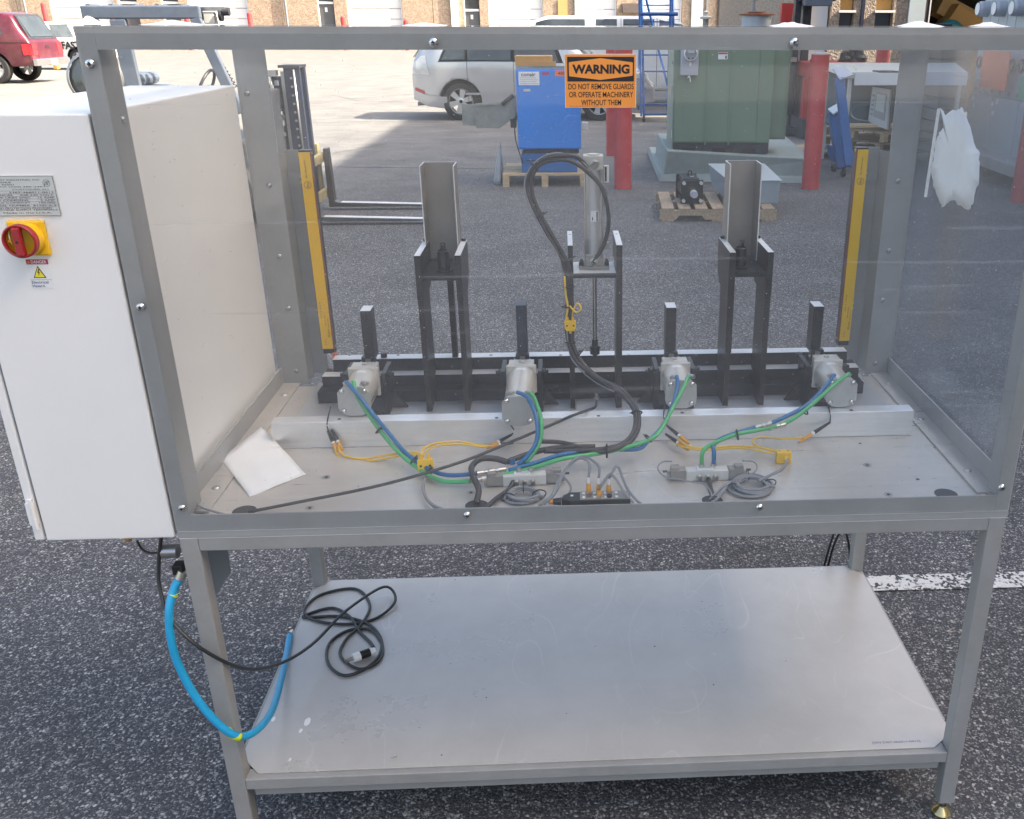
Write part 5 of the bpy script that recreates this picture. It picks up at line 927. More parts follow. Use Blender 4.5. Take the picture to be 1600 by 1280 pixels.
# transformer on its plinth
pad = thing('transformer_pad', 'pale green painted concrete plinth under the green transformer', 'concrete plinth', (2.4, 8.8, 0))
def frustum(b_, t_):
    m_ = MB(); n = len(b_); m_.v = [Vector(p) for p in b_]+[Vector(p) for p in t_]
    m_.face(tuple(range(n-1, -1, -1))); m_.face(tuple(range(n, 2*n)))
    for i in range(n): j = (i+1) % n; m_.face((i, j, n+j, n+i))
    return m_
TL, TR, BR, BL = Vector((1.86, 9.02, .35)), Vector((3.46, 9.0, .262)), Zp(1225, 210, .25), Zp(1027, 208, .35)
frustum([(1.785, 9.14, 0), (3.40, 8.93, 0), (BR.x+.06, BR.y+.1, 0), (1.87, 11.6, 0)], [(1.80, 9.16, .095), (3.42, 8.95, .07), (BR.x+.05, BR.y+.08, .09), (1.885, 11.55, .095)]).build('plinth_foot', 'concrete_green', pad, bev=.012)
frustum([(TL.x-.025, TL.y+.16, .02), (TR.x-.02, TR.y+.02, .02), (BR.x+.01, BR.y, .02), (BL.x-.02, BL.y+.02, .02)], [TL, TR, BR, BL]).build('plinth_body', 'concrete_green', pad, bev=.015)
tr = thing('transformer', 'tall dark green pad transformer with ribbed doors and a round meter', 'transformer', (2.4, 9.6, .35))
A_, B_ = Vector((1.935, 9.16, .352)), Vector((2.985, 9.11, .30))
dx = (B_-A_); dx.z = 0; L_ = dx.length; dx.normalize(); dy = Vector((-dx.y, dx.x, 0)); HT = 1.13
TZ = lambda py: Yp(1100, py, 9.1).z-.30
TM = Matrix(((dx.x, dy.x, 0, A_.x), (dx.y, dy.y, 0, A_.y), (0, 0, 1, .30), (0, 0, 0, 1)))
MB().box(0, L_, .0, 1.05, .115, HT, TM).build('tank_body', 'transformer_green', tr, bev=.006)
MB().box(.0, L_, .012, 1.0, .0, .114, TM).build('base_skirt', 'forklift_dark', tr)
for k in range(3): MB().box(.10+.33*k, .25+.33*k, .0, .02, .012, .06, TM).build('skirt_slot', 'interior_dark', tr)
MB().box(-.012, -.001, .02, 1.02, .02, HT-.01, TM).build('side_panel', 'transformer_pale', tr, bev=.004)
for x0, x1, nm in ((.006, .345, 'door'), (.352, .60, 'door'), (.607, .90, 'door')):
    MB().box(x0, x1, -.018, -.001, .13, HT-.02, TM).build(nm, 'transformer_green', tr, bev=.003)
MB().box(.904, L_+.002, -.007, -.001, .12, HT-.02, TM).build('door_frame', 'transformer_green', tr, bev=.002)
for x in (.3485, .6035): MB().box(x-.010, x+.010, -.030, -.019, .10, HT-.03, TM).build('door_rib', 'transformer_green', tr, bev=.002)
MB().box(L_+.004, L_+.17, .10, .92, .16, HT-.07, TM).build('cooling_fin', 'transformer_green', tr, bev=.004)
for k in range(5): MB().box(L_+.005, L_+.20, .13+k*.17, .16+k*.17, .14, HT-.05, TM).build('cooling_fin', 'transformer_green', tr)
mb_ = MB().box(.055, .245, -.075, -.019, TZ(118), HT-.01, TM).build('meter_box', 'meter_grey', tr, bev=.008)
c0 = TM @ Vector((.158, -.0755, TZ(84))); nd = -dy
MB().lathe(c0, nd, [(.072, 0), (.072, .04), (.066, .05), (.060, .052), (.001, .052)], 28).build('meter_dial', 'label_white', mb_)
c1 = TM @ Vector((0, -.129, 0)); MB().box(.118, .198, -.131, -.1285, TZ(84)+.008, TZ(84)+.045, TM).build('meter_screen', 'screen_grey', mb_)
for x in (.135, .177): MB().cyl(TM @ Vector((x, -.1285, TZ(91))), TM @ Vector((x, -.132, TZ(91))), .008).build('meter_button', 'print_black', mb_)
MB().box(.148, .168, -.082, -.0755, TZ(103), TZ(97), TM).build('meter_hasp', 'label_white', mb_)
MB().tube([TM @ Vector(p) for p in ((.155, -.06, TZ(118)), (.135, -.06, TZ(122)), (.15, -.06, TZ(119)), (.16, -.06, TZ(122)), (.165, -.06, TZ(128)))], .006, 6, 3).build('meter_wire', 'label_white', mb_)
MB().box(.455, .555, -.0205, -.0185, TZ(93), TZ(82), TM).build('warning_label', 'label_white', tr); MB().box(.457, .553, -.0225, -.0207, TZ(85), TZ(82.3), TM).build('label_band', 'print_red', tr); MB().box(.53, .545, -.0225, -.0207, TZ(92), TZ(87), TM).build('label_mark', 'print_black', tr)
MB().box(-.04, -.013, .10, .16, TZ(138), TZ(135), TM).box(-.04, -.030, .10, .16, TZ(150), TZ(138)-.002, TM).build('door_handle', 'fitting_metal', tr); MB().box(-.02, -.013, .10, .15, TZ(101), TZ(97), TM).build('side_plate', 'pipe_grey', tr)
MB().box(-.016, -.0125, .03, .09, .16, .24, TM).build('side_label', 'label_white', tr)
for k in range(3): MB().box(.10, .16, -.0205, -.0185, .60+k*.03, .606+k*.03, TM).build('faded_mark', 'pipe_grey', tr)
MB().box(.118, .124, -.0205, -.0185, .24, .54, TM).build('faded_mark', 'pipe_grey', tr)

# pallets
def pallet(nm, label, c, w_, d_, rz, m, n=7, style=0, h=.11, group=None):
    t = thing(nm, label, 'pallet', c, group, rz); bw = w_/n*.72 if style == 0 else None
    if style == 0:      # boards run front to back
        for i in range(n): x = -w_/2+(i+.5)*w_/n; MB().box(x-bw/2, x+bw/2, -d_/2, d_/2, h-.016, h).build('top_board', m, t, world=False)
        for y in (-d_/2+.02, 0, d_/2-.02):
            cc = [(-w_/2, .016), (-w_/2, h-.017), (w_/2, h-.017), (w_/2, .016), (w_*.36, .016), (w_*.33, .052), (w_*.14, .052), (w_*.11, .016), (-w_*.11, .016), (-w_*.14, .052), (-w_*.33, .052), (-w_*.36, .016)]
            MB().prism(cc, y-.018, y+.018, 'y').build('stringer', m, t, world=False)
        for i in (0, n//2, n-1): x = -w_/2+(i+.5)*w_/n; MB().box(x-bw/2, x+bw/2, -d_/2, d_/2, 0, .015).build('bottom_board', m, t, world=False)
    else:               # boards run left to right on blocks
        for i in range(n): y = -d_/2+(i+.5)*d_/n; MB().box(-w_/2, w_/2, y-d_/n*.40, y+d_/n*.40, h-.018, h).build('top_board', m, t, world=False)
        for x in (-w_/2+.035, 0, w_/2-.035):
            for y in (-d_/2+.04, 0, d_/2-.04): MB().box(x-.035, x+.035, y-.035, y+.035, 0, h-.019).build('block', m, t, world=False)
            MB().box(x-.035, x+.035, -d_/2, d_/2, .0, .0) if 0 else None
    return t
pallet('wood_pallet', 'pale new wooden pallet under the blue machine', (.53, 9.28, 0), .90, .86, R(0), 'pallet_wood', 7, 1, .135)
# blue machine
bm_ = thing('blue_machine', 'bright blue cabinet machine with a steel infeed chute, standing on a pallet', 'machine', (.57, 9.2, .135))
YF = 8.94
def by(px, py): p = Yp(px, py, YF); return p.x, p.z
x0, z1 = by(804, 108); x1, z0 = by(909, 233)
MB().box(x0+.01, x1-.005, YF, YF+.62, z0, z1).build('cabinet_body', 'machine_blue', bm_, bev=.006)
dr_ = MB().box(x0+.016, x1-.011, YF-.014, YF-.001, z0+.012, z1-.012).build('cabinet_door', 'machine_blue', bm_, bev=.004)
a, zt_ = by(817, 236); b, zb_ = by(898, 276)
MB().box(a-.02, b+.03, YF+.03, YF+.50, .136, z0-.05).build('machine_base', 'machine_blue_dark', bm_, bev=.004); MB().box(a+.01, b+.05, YF+.06, YF+.50, z0-.05, z0-.001).build('base_neck', 'forklift_dark', bm_)
MB().box(a+.03, b-.02, YF+.024, YF+.0295, z0-.125, z0-.118).build('base_slot', 'interior_dark', bm_)
MB().prism([(a+.24, .26), (a+.36, .275), (a+.40, .262), (a+.32, .25)], YF+.026, YF+.0295).build('torn_label', 'rust', bm_)
lx0, lz1 = by(810, 112); lx1, lz0 = by(843, 133)
lb = MB().box(lx0, lx1, YF-.017, YF-.0145, lz0, lz1).build('maker_plate', 'label_white', bm_)
text('maker_text', 'conair', 'print_black', lb, ((lx0+lx1)/2-.005, YF-.0175, lz1-.028), (1, 0, 0), (0, 0, 1), .036, .150, .02)
for k in range(4): MB().box(lx0+.012, lx1-.012-.02*(k % 2), YF-.0180, YF-.0173, lz0+.012+k*.019, lz0+.016+k*.019).build('plate_line', 'pipe_grey', lb)
q0, q1 = by(818, 139); r0, r1 = by(829, 143); MB().box(q0, r0, YF-.017, YF-.0145, r1, q1).build('small_tag', 'label_silver', bm_)
q0, q1 = by(847, 113); r0, r1 = by(858, 117); MB().box(q0, r0, YF-.017, YF-.0145, r1, q1).build('red_tag', 'print_red', bm_)
q0, q1 = by(867, 110); r0, r1 = by(890, 119); ot = MB().box(q0, r0, YF-.017, YF-.0145, r1, q1).build('voltage_label', 'sticker_orange', bm_)
text('voltage_text', '480V', 'print_black', ot, ((q0+r0)/2+.005, YF-.0175, (q1+r1)/2), (1, 0, 0), (0, 0, 1), .035, .10, .01)
q0, q1 = by(848, 171); r0, r1 = by(881, 199); MB().box(q0, r0, YF-.0165, YF-.0145, r1, q1).build('tape_patch', 'machine_blue_dark' if 0 else 'machine_blue', bm_)
hb = MB().box(x0+.015, x1-.12, YF+.02, YF+.5, z1+.001, z1+.028).build('lid_plate', 'bin_grey', bm_)
q0, q1 = by(804, 88); r0, r1 = by(869, 106); r2, _ = by(863, 100)
MB().box(q0-.0, r2, YF+.04, YF+.4, z1+.030, q1).box(q0+.20, r0, YF+.01, YF+.038, z1+.029, z1+.075).build('cardboard_tray', 'cardboard', bm_)
# side chute
ch_ = thing('infeed_chute', 'dented grey steel chute sticking out of the left side of the blue machine', 'chute', tuple(Yp(770, 180, YF+.2)))
def cy_(px, py, y): return Yp(px, py, y)
ym, yn = YF+.08, YF+.40
prof = [Yp(743, 165, ym), Yp(744, 199, ym), Yp(780, 200, ym), Yp(805, 182, ym), Yp(804, 150, ym), Yp(780, 164, ym)]
MB().prism([(p.x, p.z) for p in prof][::-1], ym, ym+.012).build('chute_side', 'bin_grey', ch_); MB().prism([(p.x, p.z) for p in prof][::-1], yn, yn+.012).build('chute_side', 'bin_grey', ch_)
for p, q_ in ((0, 1), (1, 2), (2, 3)): MB().beam((prof[p].x, (ym+yn)/2, prof[p].z), (prof[q_].x, (ym+yn)/2, prof[q_].z), yn-ym-.004, .012).build('chute_panel', 'bin_grey', ch_)
for p, q_ in ((5, 0), (4, 5)): MB().beam((prof[p].x, ym-.008, prof[p].z+.01), (prof[q_].x, ym-.008, prof[q_].z+.01), .02, .022).build('chute_rim', 'bin_grey' if p == 5 else 'steel_worn', ch_)
MB().tube([Yp(784, 163, ym-.03), Yp(802, 149, ym-.03)], .022, 10, 1).build('roller', 'forklift_dark', ch_)
q = Yp(802, 192, ym); MB().box(q.x-.03, q.x+.03, ym-.01, ym+.1, q.z-.05, q.z+.04).build('motor_bracket', 'forklift_dark', ch_)
hose('black_wire', [Yp(804, 200, YF-.01), Yp(806, 220, YF-.01), Yp(812, 240, YF-.02), Yp(816, 252, YF-.03), Zp(822, 262, .14)], .006, 'black_rubber', 'black wire hanging down the left side of the blue machine to its pallet', 'wire')
q = Yp(914, 197, YF+.1); one('switch_box', MB().box(q.x-.035, q.x+.035, YF+.05, YF+.14, q.z-.035, q.z+.04), 'valve_grey', 'small grey switch box on the right side of the blue machine', 'switch box', bev=.005)
bg_ = MB(); P = [(784, 221, .03), (776, 240, .10), (770, 262, .15), (772, 276, .16)]
q = Yp(778, 276, 9.1); n_ = 12
rings = [(0, .0), (.0, .16), (.04, .13), (.18, .10), (.30, .06), (.40, .02), (.44, .004)]
for (z_, r_) in rings:
    for k in range(n_):
        a = k*2*math.pi/n_; rr = r_*.8*(1+.8*noise.noise(Vector((math.cos(a)*2.2, math.sin(a)*2.2, z_*14)))); bg_.v.append(Vector((q.x+rr*.45*math.cos(a)+z_*.10, 9.1+rr*.6*math.sin(a), z_+.003)))
for i in range(len(rings)-1):
    for k in range(n_): j = (k+1) % n_; bg_.face((i*n_+k, i*n_+j, (i+1)*n_+j, (i+1)*n_+k), True)
one('plastic_bag', bg_, 'plastic_bag', 'crumpled grey plastic bag standing on the asphalt left of the blue machine pallet', 'plastic bag')

# pallet with motor and grey box
pl2 = pallet('wood_pallet', 'weathered wooden pallet carrying the black motor and the grey box', (2.115, 7.30, 0), 1.04, .90, R(-3), 'old_pallet_wood', 7, 0, .115)
mt = thing('black_motor', 'black square flanged motor with four pale bolts and a shiny shaft', 'motor', (1.885, 7.2, .115))
MB().box(1.785, 1.985, 7.10, 7.13, .118, .325).build('front_flange', 'motor_black', mt, bev=.006); MB().box(1.775, 1.965, 7.42, 7.45, .118, .335).build('rear_flange', 'motor_black', mt, bev=.006)
MB().cyl((1.88, 7.1305, .225), (1.875, 7.4195, .228), .092, seg=24).build('motor_body', 'motor_black', mt); MB().box(1.80, 1.95, 7.135, 7.415, .30, .333).build('top_bar', 'motor_black', mt, bev=.004)
for sx in (-1, 1):
    for sz in (-1, 1):
        MB().cyl((1.885+sx*.078, 7.0995, .222+sz*.078), (1.885+sx*.078, 7.07, .222+sz*.078), .016, seg=12).build('flange_bolt', 'label_silver', mt); MB().cyl((1.885+sx*.078, 7.1305, .222+sz*.078), (1.88+sx*.078, 7.4195, .226+sz*.078), .010, seg=8).build('tie_rod', 'motor_black', mt)
MB().cyl((1.885, 7.0995, .222), (1.885, 7.03, .222), .042, .036, 20).build('shaft_hub', 'brass', mt); MB().cyl((1.885, 7.029, .222), (1.885, 6.99, .222), .036, seg=20).build('shaft_sleeve', 'chrome', mt); MB().cyl((1.885, 6.989, .222), (1.885, 6.93, .222), .033, .030, 20).build('shaft_end', 'meter_grey', mt)
MB().box(1.885, 1.915, 7.25, 7.27, .334, .336).build('top_label', 'label_white', mt); MB().tube([(1.87, 7.3, .334), (1.87, 7.3, .37), (1.885, 7.3, .38), (1.9, 7.3, .37), (1.9, 7.3, .334)], .006, 6, 2).build('eye_bolt', 'motor_black', mt)
gb = thing('grey_box', 'grey-blue sheet metal box lying open side down on the weathered pallet', 'metal box', (2.42, 7.45, .118))
frustum([(2.21, 8.06, .135), (2.22, 7.09, .118), (2.672, 7.075, .118), (2.70, 8.04, .135)], [(2.17, 8.07, .335), (2.215, 7.07, .322), (2.678, 7.055, .322), (2.72, 8.05, .335)]).build('box_shell', 'box_grey_blue', gb, bev=.004)
frustum([(2.165, 8.08, .3355), (2.205, 7.06, .3225), (2.69, 7.045, .3225), (2.73, 8.06, .3355)], [(2.165, 8.08, .338), (2.205, 7.06, .325), (2.69, 7.045, .325), (2.73, 8.06, .338)]).build('box_lid', 'switchgear_grey', gb)

# rolling ladder
ld = thing('rolling_ladder', 'blue steel rolling warehouse ladder behind the transformer', 'ladder', (2.4, 16.3, 0))
ys0, xa_, xb_ = 16.05, 2.19, 2.74
def bar(nm, p, q, r_=.022): MB().cyl(p, q, r_, seg=10).build(nm, 'ladder_blue', ld)
for x in (xa_, xb_):
    bar('rail', (x, ys0, .10), (x-.02, ys0+.9, 3.0)); bar('rear_post', (x, ys0+1.25, .1), (x, ys0+1.0, 2.9)); bar('hand_rail', (x-.05, ys0-.05, .1), (x-.09, ys0+.75, 3.4), .018)
    MB().cyl((x-.02, ys0, .05), (x+.02, ys0, .05), .05, seg=16).build('caster', 'black_rubber', ld)
for k in range(10):
    z = .30+k*.27; y = ys0+.9*(z-.1)/2.9; MB().box(xa_, xb_-.02, y-.02, y+.16, z-.02, z).build('step', 'ladder_blue' if k % 2 == 0 else 'steel_worn' if k < 3 else 'ladder_blue', ld)
bar('cross_brace', (xa_+.02, ys0+1.05, 2.3), (xb_, ys0+1.22, .5)); bar('base_bar', (xa_, ys0, .13), (xb_, ys0, .13)); MB().cyl((xa_-.05, ys0+.35, 1.765), (xb_+.05, ys0+.35, 1.765), .032, seg=10).build('top_bar', 'ladder_blue', ld)

# monitor pallets
pallet('wood_pallet', 'upper pale pallet of the pair under the white monitor', (4.84, 11.0, .28), 1.0, 1.1, R(28), 'pallet_wood', 6, 1, .115, 'stacked pallets under the monitor')
pallet('wood_pallet', 'middle grey pallet of the stack under the white monitor', (4.86, 11.05, .145), 1.0, 1.1, R(24), 'old_pallet_wood', 6, 1, .115, 'stacked pallets under the monitor')
pallet('wood_pallet', 'lowest pallet of the stack under the white monitor, on the ground', (4.83, 11.05, .0), 1.02, 1.1, R(20), 'old_pallet_wood', 6, 1, .125, 'stacked pallets under the monitor')
mo = thing('white_monitor', 'white framed operator monitor tilted on the pallets behind the guard post', 'monitor', tuple(Yp(1380, 200, 10.6)))
ma, mb2, mc, md_ = Yp(1366, 136, 10.72), Yp(1394, 140, 10.42), Yp(1388, 203, 10.42), Yp(1359, 190, 10.72)
def slab(P, t_, off=0):
    n_ = (P[1]-P[0]).cross(P[3]-P[0]).normalized(); n_ = n_ if n_.y < 0 else -n_; m_ = MB(); Q = [p+n_*off for p in P]; m_.v = Q+[p+n_*t_ for p in Q]; m_.face((3, 2, 1, 0)); m_.face((4, 5, 6, 7))
    for i in range(4): j = (i+1) % 4; m_.face((i, j, 4+j, 4+i))
    return m_
MP = [ma, mb2, mc, md_]; slab(MP, .03).build('bezel', 'monitor_white', mo, bev=.006)
def inset(P, a, b, c, d): e = lambda u, v: (P[0]*(1-u)+P[1]*u)*(1-v)+(P[3]*(1-u)+P[2]*u)*v; return [e(a, c), e(b, c), e(b, d), e(a, d)]
slab(inset(MP, .28, .86, .12, .80), .004, .031).build('screen', 'screen_grey', mo); slab(inset(MP, .33, .80, .16, .60), .003, .036).build('screen_area', 'label_white', mo)
for k in range(5): slab(inset(MP, .08, .2, .2+k*.13, .26+k*.13), .003, .031).build('button', 'meter_grey', mo)
slab([p+Vector((.04, .18, 0)) for p in MP], .02).build('monitor_back', 'valve_dark_grey', mo); slab([mb2+Vector((.012, .04, -.01)), mb2+Vector((.10, .28, -.01)), mc+Vector((.10, .28, .02)), mc+Vector((.012, .04, .02))], .02).build('monitor_side', 'valve_dark_grey', mo)
hose('monitor_cable', [Yp(1360, 190, 10.7), Yp(1338, 186, 10.7), Yp(1330, 176, 10.8), Yp(1340, 165, 10.9), Yp(1358, 164, 10.9)], .010, 'label_silver', 'grey cable looping left of the white monitor', 'cable')
# cream hood on legs
hd = thing('cream_hood', 'cream sheet metal hood with a slotted top, on thin legs behind the right guard post', 'machine hood', (4.6, 9.9, 0))
h0, h1, h2, h3 = Yp(1336, 119, 9.7), Yp(1512, 119, 9.7), Yp(1515, 111, 11.1), Yp(1318, 106, 11.1)
zt2 = h0.z+.05
MB().box(h0.x, h1.x, 9.7, 9.72, h0.z-.10, h0.z+.045).build('hood_front', 'monitor_white', hd, bev=.004)
frustum([(h0.x-.08, 9.721, h0.z-.03), (h1.x+.02, 9.721, h0.z-.03), (h1.x+.5, 11.2, h0.z+.02), (h0.x-.02, 11.2, h0.z+.02)], [(h0.x-.05, 9.722, h0.z+.04), (h1.x, 9.722, h0.z+.04), (h1.x+.4, 11.1, h0.z+.09), (h0.x+.02, 11.1, h0.z+.09)]).build('hood_top', 'hood_cream', hd, bev=.01)
a = Zp(1352, 108, h0.z+.085); b = Zp(1405, 112, h0.z+.08)
MB().box(a.x, b.x, min(a.y, b.y)-.02, min(a.y, b.y)+.22, h0.z+.07, h0.z+.085).build('hood_slot', 'forklift_dark', hd)
for x, y in ((h0.x-.03, 9.78), (h1.x-.05, 9.78), (h0.x+.05, 11.0)): MB().box(x-.02, x+.02, y-.02, y+.02, 0, h0.z-.035).build('hood_leg', 'valve_grey' if x < 4.5 else 'hood_cream', hd)
MB().box(h0.x+.02, h0.x+1.1, 10.9, 10.95, .45, 1.05).build('back_panel', 'box_grey_blue', hd)

# blue cart
ct = thing('blue_cart', 'tall dark blue steel cart frame on casters, right of the red bollard', 'cart', (3.95, 9.3, 0))
a, b = Yp(1311, 122, 9.30), Yp(1327, 258, 9.15)
MB().beam(a, b, .10, .055, (0, 1, 0)).build('cart_upright', 'cart_blue', ct, bev=.004)
a2, b2 = Yp(1303, 176, 9.55), Yp(1318, 262, 9.35)
MB().beam(a2, b2, .14, .12, (0, 1, 0)).build('cart_channel', 'cart_blue', ct, bev=.004)
slab([Yp(1301, 109, 9.6), Yp(1319, 105, 9.65), Yp(1333, 119, 9.30), Yp(1312, 126, 9.25)], .015).build('top_plate', 'meter_grey', ct); slab([Yp(1294, 172, 9.62), Yp(1308, 164, 9.65), Yp(1310, 175, 9.45), Yp(1302, 180, 9.42)], .015).build('lower_plate', 'label_silver', ct)
slab([Yp(1292, 225, 9.5), Yp(1330, 240, 9.3), Yp(1332, 262, 9.3), Yp(1298, 250, 9.5)], .02).build('base_plate', 'cart_blue', ct)
for px, py in ((1302, 262), (1317, 270)):
    p = Zp(px, py+6, 0); MB().cyl((p.x-.02, p.y, .05), (p.x+.02, p.y, .05), .05, seg=18).build('caster', 'black_rubber', ct); MB().box(p.x-.028, p.x+.028, p.y-.02, p.y+.02, .06, .14).build('caster_fork', 'steel_worn', ct)
# red and black machines at the back
rm = thing('red_lift', 'red and black forklift mast and fork carriage parked behind the transformer', 'forklift', (4.4, 14, 0))
rx = lambda px, y=14.0: Yp(px, 100, y).x
MB().box(rx(1237), rx(1246), 14.0, 14.15, 0.1, 2.9).build('mast_rail', 'forklift_dark', rm); MB().box(rx(1251), rx(1262), 14.0, 14.15, .1, 2.9).build('mast_rail', 'forklift_dark', rm); MB().box(rx(1246)+.003, rx(1251)-.003, 14.05, 14.1, .15, 2.8).build('mast_chain', 'steel_worn', rm)
MB().box(rx(1219), rx(1238), 13.85, 13.98, .3, 1.05).build('fork_carriage', 'forklift_dark', rm, bev=.01); MB().box(rx(1213), rx(1219), 13.85, 13.97, .15, 1.9).build('red_side_post', 'machine_red', rm); MB().box(rx(1212), rx(1262), 13.6, 14.3, .03, .13).build('base_frame', 'forklift_dark', rm, bev=.01)
MB().box(rx(1220), rx(1240), 13.8, 13.98, 1.08, 1.14).build('carriage_top', 'steel_worn', rm)
MB().box(rx(1240), rx(1295), 13.9, 14.05, 1.93, 2.02).build('boom', 'forklift_dark', rm); MB().box(rx(1244), rx(1285), 13.7, 13.89, 1.86, 1.98).build('boom_head', 'guard_slate', rm, bev=.01)
MB().prism([(rx(1228), 1.3), (rx(1216), 1.9), (rx(1232), 1.9)], 13.9, 13.95).build('red_flag_plate', 'machine_red', rm)
bs = thing('red_machine', 'red steel machine with white lettering between the bollard and the blue cart', 'machine', (5.1, 13.4, 0))
sx = lambda px: Yp(px, 130, 13.2).x; szz = lambda py: Yp(1280, py, 13.2).z
MB().box(sx(1264), sx(1350), 13.2, 14.2, szz(122), szz(98)).build('top_beam', 'machine_red', bs, bev=.015)
MB().box(sx(1258), sx(1266), 13.25, 13.4, .3, szz(122)-.002).build('leg', 'machine_red', bs); MB().box(sx(1298), sx(1322), 13.2, 13.6, .40, szz(122)-.002).build('lettered_column', 'machine_red', bs, bev=.01); MB().box(sx(1323), sx(1330), 13.3, 13.6, .45, szz(122)-.002).build('leg', 'machine_red', bs)
MB().box(sx(1266), sx(1297), 13.5, 13.9, .30, szz(125)).build('dark_gearbox', 'forklift_dark', bs, bev=.02); MB().box(sx(1258), sx(1330), 13.2, 14.2, .0, .30).build('base', 'forklift_dark', bs, bev=.02)
text('column_text', 'KING', 'label_white', bs, (sx(1318), 13.195, szz(142)), (0, 0, -1), (1, 0, 0), .075, .40, .01)
for k, (px, py, s_) in enumerate(((1322, 90, .11), (1334, 94, .13), (1342, 88, .12), (1331, 84, .08), (1270, 92, .05), (1312, 96, .06))):
    p = Yp(px, py, 13.5); MB().lathe((p.x, 13.5, p.z-.08), (.1*k-.2, 0, 1), [(s_, 0), (s_, .06), (s_*.7, .1), (s_*.5, .16), (.001, .17)], 10).build('valve_head', 'motor_black', bs)
tk = thing('grey_tank', 'round grey-blue tank with a rusty rim standing in front of the tan wall', 'tank', (3.95, 15, 0))
MB().lathe((3.95, 15.2, 0), (0, 0, 1), [(.24, 0), (.24, 1.74), (.001, 1.74)], 28).build('tank_shell', 'tank_grey_blue', tk); MB().lathe((3.95, 15.2, 1.7402), (0, 0, 1), [(.29, 0), (.29, .02), (.15, .025), (.15, .055), (.001, .055)], 28).build('rusty_rim', 'rust', tk); MB().cyl((3.9, 15.2, 1.8), (3.9, 15.2, 2.3), .03, seg=10).build('stand_pipe', 'pipe_grey', tk)
vt = thing('roof_vent', 'small white round vent cap on a pipe left of the grey tank', 'vent', (3.1, 15, 0)); p = Yp(1103, 30, 15)
MB().cyl((p.x, 15, 0), (p.x, 15, 1.68), .045, seg=12).build('pipe', 'pipe_grey', vt); MB().lathe((p.x, 15, 1.68), (0, 0, 1), [(.09, 0), (.10, .03), (.03, .06), (.03, .10), (.06, .105), (.001, .13)], 14).build('cap', 'hood_cream', vt)
# pallet edge behind bollard
p = Zp(1283, 240, .05); pallet('wood_pallet', 'pale pallet boards on the ground behind the nearest right bollard', (p.x+.15, p.y+.3, 0), .9, .8, R(10), 'pallet_wood', 5, 1, .09)

# ---- electrical switchgear at the right edge
sg = thing('switchgear', 'wide pale grey electrical switchgear with round meters at the right edge', 'electrical cabinet', (7, 10.5, .12))
ga, gb2 = Zp(1504, 238, .13), Zp(1592, 268, .13)
gdx = (gb2-ga); gdx.z = 0; gl = gdx.length; gdx.normalize(); gdy = Vector((-gdx.y, gdx.x, 0)); gdy = gdy if gdy.x > 0 else -gdy
GM = Matrix(((gdx.x, gdy.x, 0, ga.x), (gdx.y, gdy.y, 0, ga.y), (0, 0, 1, .13), (0, 0, 0, 1)))
GL = gl+1.2
def Gp(px, py):
    d = ray(px, py); t = (ga-CAM).dot(gdy)/d.dot(gdy); p = CAM+d*t; return (p-ga).dot(gdx), p.z-.13
GS = Gp(1530, 147)[1]; GM1 = Gp(1552, 14)[1]; GM2 = Gp(1590, 103)[1]; print('gear', GS, GM1, GM2, GL)
MB().box(0, GL, 0, .9, 0, GS, GM).build('lower_body', 'switchgear_grey', sg, bev=.006); MB().box(.0, GL, .03, .85, GS+.002, 2.6, GM).build('upper_body', 'switchgear_grey', sg, bev=.006)
nn = 4
for k in range(nn): MB().box(k*GL/nn+.01, (k+1)*GL/nn-.01, -.014, -.001, .03, GS-.02, GM).build('lower_door', 'switchgear_grey', sg, bev=.003)
nu = 12
for k in range(nu): MB().box(k*GL/nu+.006, (k+1)*GL/nu-.006, .016, .029, GS+.03, (GM1+GM2)/2, GM).build('breaker_cover', 'switchgear_grey', sg, bev=.002); MB().box(k*GL/nu+.006, (k+1)*GL/nu-.006, .016, .029, (GM1+GM2)/2+.01, 2.55, GM).build('meter_cover', 'switchgear_grey', sg, bev=.002)
for k in range(nu):
    u = (k+.5)*GL/nu; MB().box(u-.012, u+.012, .0, .015, GS+.035, GS+.07, GM).build('cover_latch', 'pipe_grey', sg)
    for z_ in (GM1, GM2):
        c_ = GM @ Vector((u, .015, z_)); d_ = -gdy
        if k % 2 == 0 and z_ > 1.5: MB().lathe(c_, d_, [(.085, 0), (.085, .09), (.075, .12), (.001, .12)], 24).build('round_meter', 'meter_grey', sg); MB().lathe(c_+d_*.1205, d_, [(.068, 0), (.068, .006), (.001, .007)], 20).build('meter_face', 'label_white', sg)
        else: MB().prism([(-.055, -.12), (.055, -.12), (.055, .07), (.035, .11), (-.035, .11), (-.055, .07)], 0, .02, 'y').build('blank_cover', 'motor_black', sg) if 0 else MB().lathe(c_, d_, [(.075, 0), (.075, .02), (.06, .03), (.001, .03)], 8).build('socket_cover', 'motor_black', sg)
oa, ob = Gp(1530, 133), Gp(1579, 79); os_ = MB().box(Gp(1547, 110)[0], Gp(1590, 110)[0], -.11, -.10, Gp(1550, 137)[1], Gp(1556, 79)[1], GM).build('orange_notice', 'sticker_orange', sg)
MB().box(Gp(1596, 140)[0], Gp(1596, 140)[0]+.2, -.03, -.016, Gp(1598, 155)[1], Gp(1598, 120)[1], GM).build('green_notice', 'lime_green', sg)
for u, z_ in ((.10, GS-.03), (.16, GS-.10), (.7, GS-.05), (.75, GS-.15), (.82, GS-.02)): MB().box(u, u+.06, -.017, -.0145, z_-.05, z_, GM).build('small_label', 'label_white', sg)
cp = thing('switchgear_pad', 'low concrete slab under the pale grey switchgear', 'concrete slab', (7, 10.5, 0))
MB().box(-.12, GL+.2, -.28, 1.3, .002, .128, GM).build('slab_body', 'concrete_plain', cp, bev=.01)
